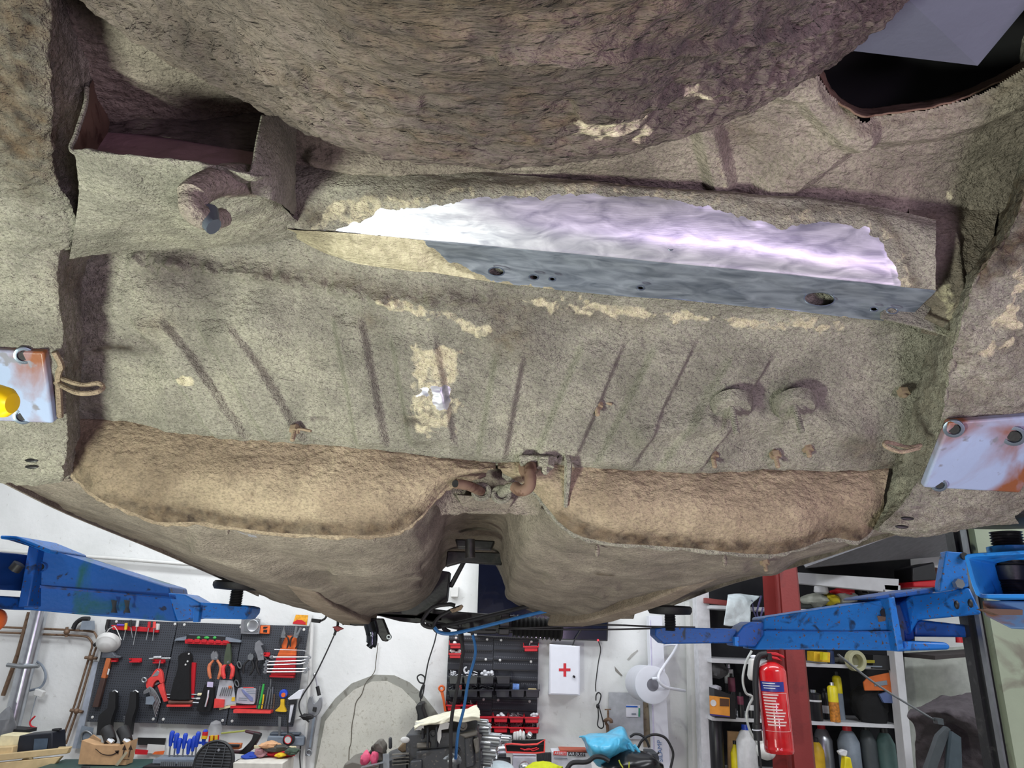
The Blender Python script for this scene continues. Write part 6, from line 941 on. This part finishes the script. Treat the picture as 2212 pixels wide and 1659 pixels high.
# fire extinguisher
EX = 3.38; c1, c2_ = P(*q7([(512, 735)])[0], EX), P(*q7([(572, 1322)])[0], EX); axv = c1 - c2_; Lx = axv.length; rx = 30.5 / PPM(1690, 1530, EX)
REDX = mat('extinguisher_red', (206, 26, 34), .22, coat=1)
ex = K('fire_extinguisher', 'red fire extinguisher with a blue and white label, mounted on the red post', 'fire extinguisher', [('cylinder', lathe(c2_, axv, [(0, rx * .93), (.01, rx), (.02, rx), (.024, rx * .985), (.03, rx), (Lx * .93, rx), (Lx * .985, rx * .86), (Lx * 1.02, rx * .55), (Lx * 1.04, rx * .3)], 40), REDX)])
ud = axv.normalized(); sx = Vector((1, 0, 0)) - ud * ud.x; sx.normalize(); fy = ud.cross(sx); fy = fy if fy.y < 0 else -fy
def wrap(t0, t1, a0, a1, m, nm, rr=1.012):
    V, Fc = [], []; n = 14
    for t_ in (t0, t1):
        for i in range(n + 1): a = a0 + (a1 - a0) * i / n; V.append(c2_ + ud * Lx * t_ + (sx * math.sin(a) + fy * math.cos(a)) * rx * rr)
    for i in range(n): Fc.append((i, i + 1, n + 2 + i, n + 1 + i))
    return part(nm, (V, Fc), m, ex)
wrap(.70, .815, -1.3, .45, mat('label_navy', (44, 54, 140), .4), 'blue_label')
for k in range(3): wrap(.79 - .028 * k, .80 - .028 * k, -1.1 + .05 * k, -.2 + .3 * (k == 1), WHT, 'label_line', 1.02)
PNK = mat('label_pale_text', (240, 210, 206), .5)
for k in range(11): wrap(.655 - .034 * k, .672 - .034 * k, -1.15 + .02 * k, (-.05 if k < 5 else .35) - .1 * (k % 3), PNK, 'label_line', 1.02)
for a0, a1, t0, t1 in ((-1.2, .62, .683, .687), (-1.2, .62, .252, .256), (.60, .63, .252, .687)): wrap(t0, t1, a0, a1, PNK, 'label_border', 1.018)
part('valve', ptube([(*q7([(500, 700)])[0], EX), (*q7([(494, 655)])[0], EX)], m2(6), 12), BLK, ex)
part('handle', prism(q7([(478, 650), (540, 650), (592, 672), (596, 690), (560, 672), (480, 662)]), EX + .01, .02), RED, ex, .002); part('handle', prism(q7([(490, 672), (545, 680), (580, 706), (540, 696), (490, 684)]), EX + .01, .02), RED, ex, .002)
part('hose', ptube([(*q7([q])[0], EX - .01) for q in ((485, 660), (440, 672), (418, 720), (410, 850), (418, 1000), (420, 1130))], m2(5), 10, 40), BLK, ex)
part('nozzle', ptube([(*q7([(418, 1130)])[0], EX - .01), (*q7([(428, 1240)])[0], EX - .01)], m2(7), 12), BLK, ex); part('nozzle_band', ptube([(*q7([(418, 1165)])[0], EX - .01), (*q7([(419, 1172)])[0], EX - .01)], m2(7.6), 12), WHT, ex)
K('plastic_bottle', 'small white plastic bottle hanging left of the extinguisher', 'bottle', [('body', prism(q7([(362, 690), (412, 685), (415, 800), (405, 838), (360, 835), (350, 800)]), 3.6, .05), WHP), ('cap', prism(q7([(372, 668), (405, 666), (406, 686), (372, 690)]), 3.59, .03), WHT)], bevel=.008)
one('clear_hose', 'thin clear hose looping down left of the extinguisher', 'hose', ptube([(*q7([q])[0], 3.6) for q in ((385, 640), (345, 720), (325, 830), (345, 920), (390, 950), (365, 1010), (350, 1080), (375, 1180), (430, 1270))], m2(2.2), 8, 70), mat('milky_hose', (186, 190, 188), .3))
K('pump_can', 'white pump container below the extinguisher hose', 'container', [('body', ell(P(*q7([(478, 1310)])[0], 3.62), (m2(20, 3.6), .06, m2(18, 3.6)), 20, 14), WHP), ('neck', ptube([(*q7([(440, 1180)])[0], 3.62), (*q7([(455, 1270)])[0], 3.62)], m2(8), 10), WHP)])
one('hanging_lead', 'straight black lead hanging beneath the extinguisher nozzle', 'cable', ptube([(*q7([(430, 1240)])[0], 3.36), (*q7([(450, 1470)])[0], 3.36)], m2(2), 6), CBL)
# grey wall panel, fleece, rods
one('wall_panel', 'plain greenish grey board right of the shelf unit', 'panel', prism(q7([(1395, 640), (1960, 600), (1990, 1500), (1440, 1500)]), 4.3, .02), mat('greenish_grey_board', (176, 180, 172), .7))
one('flat_board', 'dark bottle rack board lying above the greenish panel', 'board', prism(q7([(1400, 655), (1870, 625), (1870, 640), (1400, 680)]), 4.1, .3), mat('dark_brown_board', (50, 44, 44), .7))
one('bottle_row', 'pale bottle standing on the board behind the lift column', 'bottle', prism(q7([(1825, 570), (1880, 560), (1905, 700), (1840, 680)]), 4.0, .06), WHP, bevel=.006)
one('cap_row', 'red cap sticking up beside the pale bottle', 'cap', lathe(P(*q7([(1780, 585)])[0], 4.05), (0, 0, 1), [(0, m2(7)), (.03, m2(6))], 12), RED)
rodp = K('steel_rod', 'thin steel cable running diagonally from the blue arm to the fleece', 'rod', [('rod', ptube([(*q7([(965, 665)])[0], 2.6), (*q7([(1230, 870)])[0], 2.75), (*q7([(1620, 1110)])[0], 3.0)], m2(2.2, 3), 8, 30), STL), ('collar', prism(q7([(1600, 1085), (1640, 1090), (1645, 1130), (1605, 1125)]), 3.0, .03), GRYD)])
FLC = mat('dark_grey_fleece', (72, 66, 70), .98, bump=.9, bs=140, var=.25)
FY = 3.3
cloth('fleece_jacket', 'dark grey fleece thrown over a stand beside the lift column', 'jacket', [zr(Z7, [(1470, 1010), (1620, 965), (1820, 935), (1960, 950), (2080, 990)], (3.5,) * 5), zr(Z7, [(1432, 1090), (1560, 1060), (1760, 1040), (1950, 1040), (2100, 1100)], (3.3, 3.2, 3.15, 3.2, 3.3)), zr(Z7, [(1480, 1150), (1600, 1130), (1800, 1120), (1960, 1180), (2120, 1300)], (3.3, 3.2, 3.1, 3.15, 3.3)), zr(Z7, [(1480, 1280), (1560, 1220), (1860, 1250), (1980, 1320), (2150, 1450)], (3.35, 3.3, 3.2, 3.2, 3.3)), zr(Z7, [(1500, 1500), (1560, 1500), (1900, 1420), (2000, 1500), (2180, 1560)], (3.4, 3.35, 3.25, 3.25, 3.3))], FLC, 100, 80, .035, 7, 8, .012)
K('metal_stand', 'grey steel stand legs showing below the fleece', 'stand', [('leg', solid([(*q, 3.1) for q in q7([(1640, 1210), (1700, 1150), (1720, 1170), (1610, 1480), (1545, 1480)])], (0, .03, 0)), GRYD), ('leg', solid([(*q, 3.08) for q in q7([(1730, 1180), (1790, 1220), (1800, 1480), (1700, 1480)])], (0, .03, 0)), mat('slate_steel', (70, 82, 90), .5))])
# ------------------------------------------------------------------ the lift: right column, arms, pads
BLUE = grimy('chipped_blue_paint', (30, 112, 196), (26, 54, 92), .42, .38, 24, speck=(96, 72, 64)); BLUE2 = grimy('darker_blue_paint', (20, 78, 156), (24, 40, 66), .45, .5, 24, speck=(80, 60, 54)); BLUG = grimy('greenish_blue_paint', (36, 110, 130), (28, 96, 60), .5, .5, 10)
RAIL = grimy('greased_black_rail', (34, 35, 38), (66, 66, 66), .4, .4, 30); COLG = grimy('pale_green_column_paint', (150, 160, 138), (120, 118, 104), .6, .5, 10)
def quad3(a, Y, dy): return hexaN([P(x, y, Y) for x, y in a], [P(x, y, Y) + Vector((0, dy, 0)) for x, y in a])
cz = Vector((0, 0, 1))
def column(px0, px1, py, Y, dy, m, nm, par=None):    # an upright of constant section through two pixels at one height
    a, b = P(px0, py, Y), P(px1, py, Y); q = [Vector((a.x, Y, 0)), Vector((b.x, Y, 0)), Vector((b.x, Y + dy, 0)), Vector((a.x, Y + dy, 0))]; q2 = [v + Vector((0, 0, 3.2)) for v in q]
    return hexa(q, q2)
lift = K('vehicle_lift', 'blue two-post vehicle lift holding the car up, with a pale green column at the right', 'car lift', [('upright', column(2168, 2330, 1500, 2.04, .06, COLG, ''), COLG), ('guide_rail', column(2118, 2142, 1500, 2.10, .04, RAIL, ''), RAIL), ('guide_rail', column(2140, 2166, 1500, 2.07, .04, RAIL, ''), RAIL), ('rail_lip', column(2144, 2149, 1500, 2.055, .02, STL, ''), STL)])
def arm(geo, m, lab): return part('swing_arm', geo, m, lift, .004, label=lab)
# left arm
la = arm(solid([(72, 1180, 2.05), (108, 1188, 2.05), (365, 1268, 2.25), (370, 1290, 2.25), (382, 1343, 2.25), (200, 1330, 2.12), (45, 1316, 2.03)], (0, .13, 0)), grimy('blue_paint_with_green_scuffs', (20, 92, 172), (24, 96, 90), .45, .75, 7, speck=(30, 50, 80)), 'left blue arm with scuffed paint')
part('fold_line', solid([(62, 1262, 2.028), (372, 1290, 2.228), (374, 1294, 2.228), (61, 1268, 2.028)], (0, .02, 0)), BLUE2, la)
part('end_flange', solid([(62, 1174, 2.02), (84, 1180, 2.02), (60, 1310, 2.0), (38, 1312, 2.0)], (0, .16, 0)), BLUE2, la, .003)
part('top_lip', solid([(0, 1156, 1.92), (34, 1158, 1.93), (110, 1188, 2.02), (106, 1196, 2.02), (30, 1166, 1.93), (0, 1164, 1.92)], (0, .18, 0)), BLUE, la, .003)
part('inner_tube', solid([(362, 1280, 2.24), (400, 1284, 2.26), (432, 1302, 2.28), (430, 1334, 2.28), (382, 1342, 2.25)], (0, .10, 0)), BLUE, la, .004)
part('tip_beam', solid([(425, 1300, 2.28), (530, 1308, 2.36), (544, 1312, 2.37), (542, 1324, 2.37), (530, 1338, 2.36), (425, 1336, 2.28)], (0, .09, 0)), BLUE, la, .004)
part('stop_tab', solid([(418, 1312, 2.255), (432, 1312, 2.265), (428, 1344, 2.265), (416, 1344, 2.255)], (0, .02, 0)), BLUE, la, .002)
part('green_scuff', [solid([(140, 1232, 2.068 - .0), (200, 1244, 2.112 - .02), (262, 1262, 2.14), (250, 1272, 2.13), (150, 1258, 2.07)], (0, .002, 0))], BLUG, la) if False else None
part('hole_bore', lathe(P(88, 1225, 2.045), (0, -1, 0), [(0, .010), (.003, .010)], 18), BLK, la); part('hole_rim', tube([P(x, y, 2.04) for x, y in oval(88, 1225, 11, 10, 20)], .0022, 6, True), BLUE2, la)
for q in ((244, 1312), (272, 1312)): part('worn_mark', solid([(q[0] - 4, q[1] - 16, 2.13), (q[0] + 5, q[1] - 15, 2.135), (q[0] + 3, q[1], 2.14), (q[0] + 6, q[1] + 12, 2.14), (q[0] - 5, q[1] + 11, 2.13), (q[0] - 1, q[1], 2.13)], (0, .01, 0)), GRYD, la)
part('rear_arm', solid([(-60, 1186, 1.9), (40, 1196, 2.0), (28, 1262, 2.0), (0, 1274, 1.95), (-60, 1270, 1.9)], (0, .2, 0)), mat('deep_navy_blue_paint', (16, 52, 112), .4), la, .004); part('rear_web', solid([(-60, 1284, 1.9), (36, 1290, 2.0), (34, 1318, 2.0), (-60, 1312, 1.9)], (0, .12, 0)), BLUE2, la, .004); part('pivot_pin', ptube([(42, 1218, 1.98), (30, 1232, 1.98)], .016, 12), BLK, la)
def pad(label, px, py, Y, r, hs, m=BLK, ring_=True):
    c = P(px, py, Y); prof = []; 
    for k in range(10): prof += [(k * hs / 10, r * .27), ((k + .5) * hs / 10, r * .22)]
    pd = part('lift_pad', lathe(c, (0, 0, 1), [(0, r * .4), (.002, r * .92), (.012, r), (.022, r), (.028, r * .93), (.03, r * .2)], 36), M_RUB, lift, label=label)
    part('screw', lathe(c - Vector((0, 0, hs)), (0, 0, 1), prof + [(hs, r * .25)], 16), m, pd)
pad('pad on the tip of the left arm', 513, 1275, 2.34, .078, .05)
pad('pad on the tip of the right arm', 1447, 1328, 2.38, .072, .05)
# right arm
RY = 2.2
def s7(pts, Ys, dy=.12): 
    z = q7(pts); Ys = Ys if hasattr(Ys, '__len__') else [Ys] * len(z); return solid([(x, y, Y_) for (x, y), Y_ in zip(z, Ys)], (0, dy, 0))
ra = arm(s7([(470, 425), (480, 415), (1290, 292), (1345, 300), (1400, 640), (850, 632), (405, 632), (472, 530)], (2.28, 2.28, 2.05, 2.04, 2.04, 2.15, 2.28, 2.28)), BLUE, 'right blue arm with rust chips')
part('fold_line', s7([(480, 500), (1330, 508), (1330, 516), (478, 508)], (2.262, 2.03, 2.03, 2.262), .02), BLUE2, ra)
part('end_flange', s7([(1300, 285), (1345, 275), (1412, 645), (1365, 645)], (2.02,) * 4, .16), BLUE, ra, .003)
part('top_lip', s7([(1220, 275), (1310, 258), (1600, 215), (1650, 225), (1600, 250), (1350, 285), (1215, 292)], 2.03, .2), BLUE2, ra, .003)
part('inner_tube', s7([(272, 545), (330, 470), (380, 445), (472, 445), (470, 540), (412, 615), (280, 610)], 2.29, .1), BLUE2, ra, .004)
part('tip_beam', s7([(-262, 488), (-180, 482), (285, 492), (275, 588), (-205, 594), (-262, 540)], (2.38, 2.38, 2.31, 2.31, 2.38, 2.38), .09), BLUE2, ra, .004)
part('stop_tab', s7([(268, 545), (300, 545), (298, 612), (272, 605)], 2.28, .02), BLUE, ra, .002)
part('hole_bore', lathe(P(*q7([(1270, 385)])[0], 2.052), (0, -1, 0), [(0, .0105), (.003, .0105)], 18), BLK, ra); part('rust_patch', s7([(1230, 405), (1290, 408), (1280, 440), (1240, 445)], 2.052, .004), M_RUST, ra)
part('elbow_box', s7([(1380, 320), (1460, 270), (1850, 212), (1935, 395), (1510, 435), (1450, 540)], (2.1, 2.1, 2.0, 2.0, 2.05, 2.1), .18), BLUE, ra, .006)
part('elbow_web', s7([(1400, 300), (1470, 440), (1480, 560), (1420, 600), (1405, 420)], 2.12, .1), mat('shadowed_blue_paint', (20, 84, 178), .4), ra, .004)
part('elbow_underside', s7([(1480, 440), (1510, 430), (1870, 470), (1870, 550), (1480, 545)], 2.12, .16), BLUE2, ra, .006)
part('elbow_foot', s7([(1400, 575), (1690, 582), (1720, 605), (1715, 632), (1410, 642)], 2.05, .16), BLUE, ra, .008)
for x in (1662, 1760, 1852):
    part('slot_hole', ell(P(*q7([(x, 342 - (x - 1662) * .11)])[0], 2.04 - (x - 1662) * .00024), (.007, .006, .012)), BLK, ra)
part('carriage_plate', s7([(1690, -30), (1820, -20), (1845, 210), (1650, 245), (1655, 180)], 2.0, .03), BLUE, ra, .003); part('carriage_bolt', lathe(P(*q7([(1760, 190)])[0], 1.995), (0, -1, 0), [(0, .014), (.016, .014)], 6), STL, ra); part('carriage_bolt', lathe(P(*q7([(1803, 5)])[0], 1.995), (0, -1, 0), [(0, .010), (.008, .010)], 12), BLK, ra)
# rear right arm end close to the camera: an open box section with its screw pad
LB = grimy('light_blue_tube_edge', (40, 140, 220), (30, 80, 140), .4, .25, 30); oy = 1.35
def ringq(outer, inner, Y, dy):
    o = [P(x, y, Y) for x, y in q7(outer)]; i = [P(x, y, Y) for x, y in q7(inner)]; e = Vector((dy * 1.1, dy * .9, 0)); n = len(o)
    V = o + i + [v + e for v in o] + [v + e for v in i]; Fc = []
    for k in range(n):
        j = (k + 1) % n; Fc += [(k, j, n + j, n + k), (2 * n + k, 3 * n + k, 3 * n + j, 2 * n + j), (k, 2 * n + k, 2 * n + j, j), (n + k, n + j, 3 * n + j, 3 * n + k)]
    return V, Fc
OU = [(1810, 5), (1830, -12), (1900, -18), (2420, -50), (2420, 290), (1920, 285), (1885, 262), (1860, 200)]; IN = [(1842, 22), (1855, 12), (1910, 6), (2380, -20), (2380, 258), (1935, 258), (1915, 245), (1888, 190)]
ra2 = arm(ringq(OU, IN, oy, .30), LB, 'near arm end, an open light blue box section')
part('bracket_below', solid([(*q, Y_) for q, Y_ in zip(q7([(1925, 300), (2420, 310), (2420, 500), (2120, 490), (1940, 400)]), (1.42, 1.35, 1.35, 1.38, 1.42))], (.28, .2, 0)), BLUG if False else grimy('worn_blue_grey', (86, 120, 160), (120, 84, 66), .5, .55, 18), ra2, .004)
part('rusty_edge', solid([(*q, 1.38) for q in q7([(1935, 360), (1960, 355), (2420, 372), (2420, 400), (2050, 400)])], (0, .02, 0)), M_RUST, ra2)
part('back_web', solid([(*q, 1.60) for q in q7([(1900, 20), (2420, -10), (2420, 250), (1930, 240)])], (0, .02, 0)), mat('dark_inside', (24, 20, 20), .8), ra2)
c = P(*q7([(2120, -60)])[0], 1.5); prof = []
sc2 = part('lift_pad', lathe(P(2200, 1128, 1.42) , (0, 0, 1), [(0, .05), (.004, .145), (.018, .155), (.034, .155), (.04, .14), (.042, .02)], 44), M_BLACKM, lift, label='large greasy black pad')
cB = P(2172, 1150, 1.44); pr = []
for k in range(22): pr += [(-k * .0058, .030), (-(k + .5) * .0058, .0255)]
part('screw', lathe(cB, (0, 0, 1), pr[::-1], 24), RAIL, sc2); part('collar', lathe(P(2190, 1212, 1.44), (0, 0, 1), [(0, .040), (.002, .044), (.028, .044), (.03, .036)], 30), LB, sc2); part('screw_foot', lathe(P(2190, 1256, 1.44), (0, 0, 1), [(0, .018), (.002, .030), (.03, .030)], 24), RAIL, sc2)
part('dirt_ridge', ptube([(2060, 1122, 1.30), (2100, 1110, 1.28), (2160, 1104, 1.27), (2230, 1102, 1.27)], [.012, .014, .012, .015, .01, .012, .014, .010], 8, 8), M_BLACKM, sc2)
# ------------------------------------------------------------------ parts hanging at the front of the car
Zc = Z(850, 950, 3.53); Ff = 2.75
def c3(pts, Y): return [(x, y, Y) for x, y in Zc(pts)]
sub = part('front_subframe', loft([sect([(-20 + x, y) for x, y in ((850, 1296), (960, 1290), (960, 1345), (850, 1325))], 2.95), sect([(800, 1300), (900, 1292), (900, 1335), (810, 1325)], 3.05)]), M_BLACKM, car, .006)
for g, nm, m_ in ((prism([(930, 1230), (975, 1238), (968, 1300), (905, 1330), (800, 1325), (845, 1306), (905, 1300)], 2.9, .08), 'crossbeam', M_BLACKM), (prism([(860, 1308), (1000, 1322), (1110, 1330), (1190, 1338), (1190, 1362), (1080, 1368), (960, 1348), (870, 1330)], 2.95, .10), 'steering_rack', M_BLACKM), (prism([(1082, 1325), (1102, 1325), (1100, 1372), (1076, 1370)], 2.80, .05), 'rack_clamp', M_BLACKM), (prism([(1008, 1195), (1016, 1198), (978, 1270), (968, 1268)], 2.9, .03), 'linkage', M_BLACKM), (prism([(940, 1240), (962, 1238), (966, 1256), (970, 1280), (962, 1302), (930, 1306), (930, 1260)], 2.88, .05), 'linkage', M_BLACKM)): part(nm, g, m_, car, .004)
pr = []
for k in range(12): pr += [(k * .017, .045), ((k + .5) * .017, .034)]
part('rack_bellows', lathe(P(1108, 1352, 2.85), (1, 0, -.03), pr, 20), M_RUB, car)
part('bumper_beam', prism([(800, 1318), (900, 1312), (900, 1336), (812, 1330)], 2.9, .05), M_BLACKM, car)
part('suspension_bracket', prism([(762, 1334), (830, 1336), (846, 1376), (838, 1386), (828, 1384), (806, 1348), (800, 1350), (770, 1352), (758, 1350)], 2.66, .03), M_BLACKM, car, .004)
part('chrome_hook', ptube([(798, 1345, 2.62), (803, 1366, 2.62), (803, 1388, 2.62), (797, 1398, 2.62)], [.022] * 8 + [.020] * 8 + [.012] * 4, 14, 20), mat('polished_dark_steel', (70, 74, 80), .15, .9), car)
part('eyelet', tube([P(x, y, 2.62) for x, y in oval(840, 1376, 4, 4, 14)], .004, 6, True), STL, car)
part('brake_hose', ptube(c3([(1295, 1265), (1050, 1268), (800, 1325), (500, 1395), (320, 1430), (235, 1415), (225, 1370), (300, 1280), (420, 1255), (470, 1265)], 2.7), .0075, 8, 90), CBL, car)
part('brake_hose', ptube(c3([(520, 1270), (440, 1300), (350, 1350), (310, 1410), (330, 1460), (440, 1480)], 2.68), .0065, 8, 50), CBL, car)
BLP = mat('blue_pneumatic_hose', (48, 110, 170), .4)
part('blue_air_line', ptube(c3([(1290, 1285), (1100, 1320), (800, 1395), (600, 1445), (440, 1478), (350, 1468), (312, 1430)], 2.66), .0065, 8, 60), BLP, car, label='blue air line')
part('copper_end', prism(Zc([(430, 1295), (500, 1275), (520, 1255), (535, 1270), (515, 1300), (450, 1320)]), 2.65, .02), M_DIRT, car, .002)
for pts, r in (([(800, 1440), (1100, 1432), (1600, 1412), (1990, 1425), (2300, 1430)], .0032), ([(700, 1438), (1300, 1446), (1700, 1446), (2040, 1436)], .0032), ([(250, 1390), (480, 1430), (600, 1460), (780, 1465)], .008), ([(380, 1400), (385, 1440), (430, 1470)], .008), ([(590, 1420), (600, 1490)], .005), ([(500, 1390), (520, 1480), (522, 1560)], .007)):
    part('underbody_cable', ptube(c3(pts, 2.72), r, 6, 30), CBL, car)
for pts, lb, m_, r, Y in (([(990, 1360), (1000, 1400), (996, 1440), (985, 1500), (975, 1560), (973, 1670)], 'thick black cable hanging from the car front in front of the engine', CBL, .0065, 2.7), ([(1020, 1365), (1027, 1410), (1012, 1470), (1002, 1530), (990, 1580), (984, 1640)], 'blue hose hanging from the car front, ending above the engine', BLP, .0055, 2.75)):
    one('hanging_hose', lb, 'hose', ptube([(x, y, Y) for x, y in pts], r, 8, 50), m_)
one('hose_coupling', 'pale metal coupling where the blue hose meets the engine', 'coupling', ell(P(978, 1640, 2.8), (.03, .02, .02), 14, 10, .3, 3), STL)
one('orange_cover', 'orange rounded plastic cover just entering at the far left below the arm', 'cover', ell(P(-8, 1340, 2.0), (.022, .03, .03), 16, 10), ORG)
part('subframe_rail', prism([(815, 1316), (900, 1318), (960, 1326), (960, 1342), (905, 1346), (870, 1342), (825, 1330)], 2.95, .1), M_BLACKM, car, .004)
one('wire_tail', 'thin loose wires with red connectors dangling below the left sill', 'wires', [ptube([(695, 1290, 2.75), (705, 1330, 2.75), (690, 1342, 2.75), (678, 1342, 2.75)], .004, 6, 14), ptube([(722, 1310, 2.75), (730, 1345, 2.75), (722, 1372, 2.75)], .005, 6, 10), ptube([(722, 1310, 2.75), (742, 1350, 2.75)], .003, 6, 6), ell(P(728, 1360, 2.75), (.012, .01, .008)), prism([(676, 1336), (694, 1338), (692, 1346), (675, 1344)], 2.75, .02)], CBL)
one('red_connector', 'small red and white connector on the dangling wires', 'connector', prism([(720, 1354), (732, 1352), (744, 1358), (730, 1364)], 2.73, .02), mat('dull_red_connector', (150, 60, 60), .5), bevel=.002)
one('television_lead', 'short black lead between the television and the first aid cabinet', 'cable', pt(Z6([(500, 100), (430, 210), (392, 300)]), 4.4, 1.6, 6, 12), CBL)
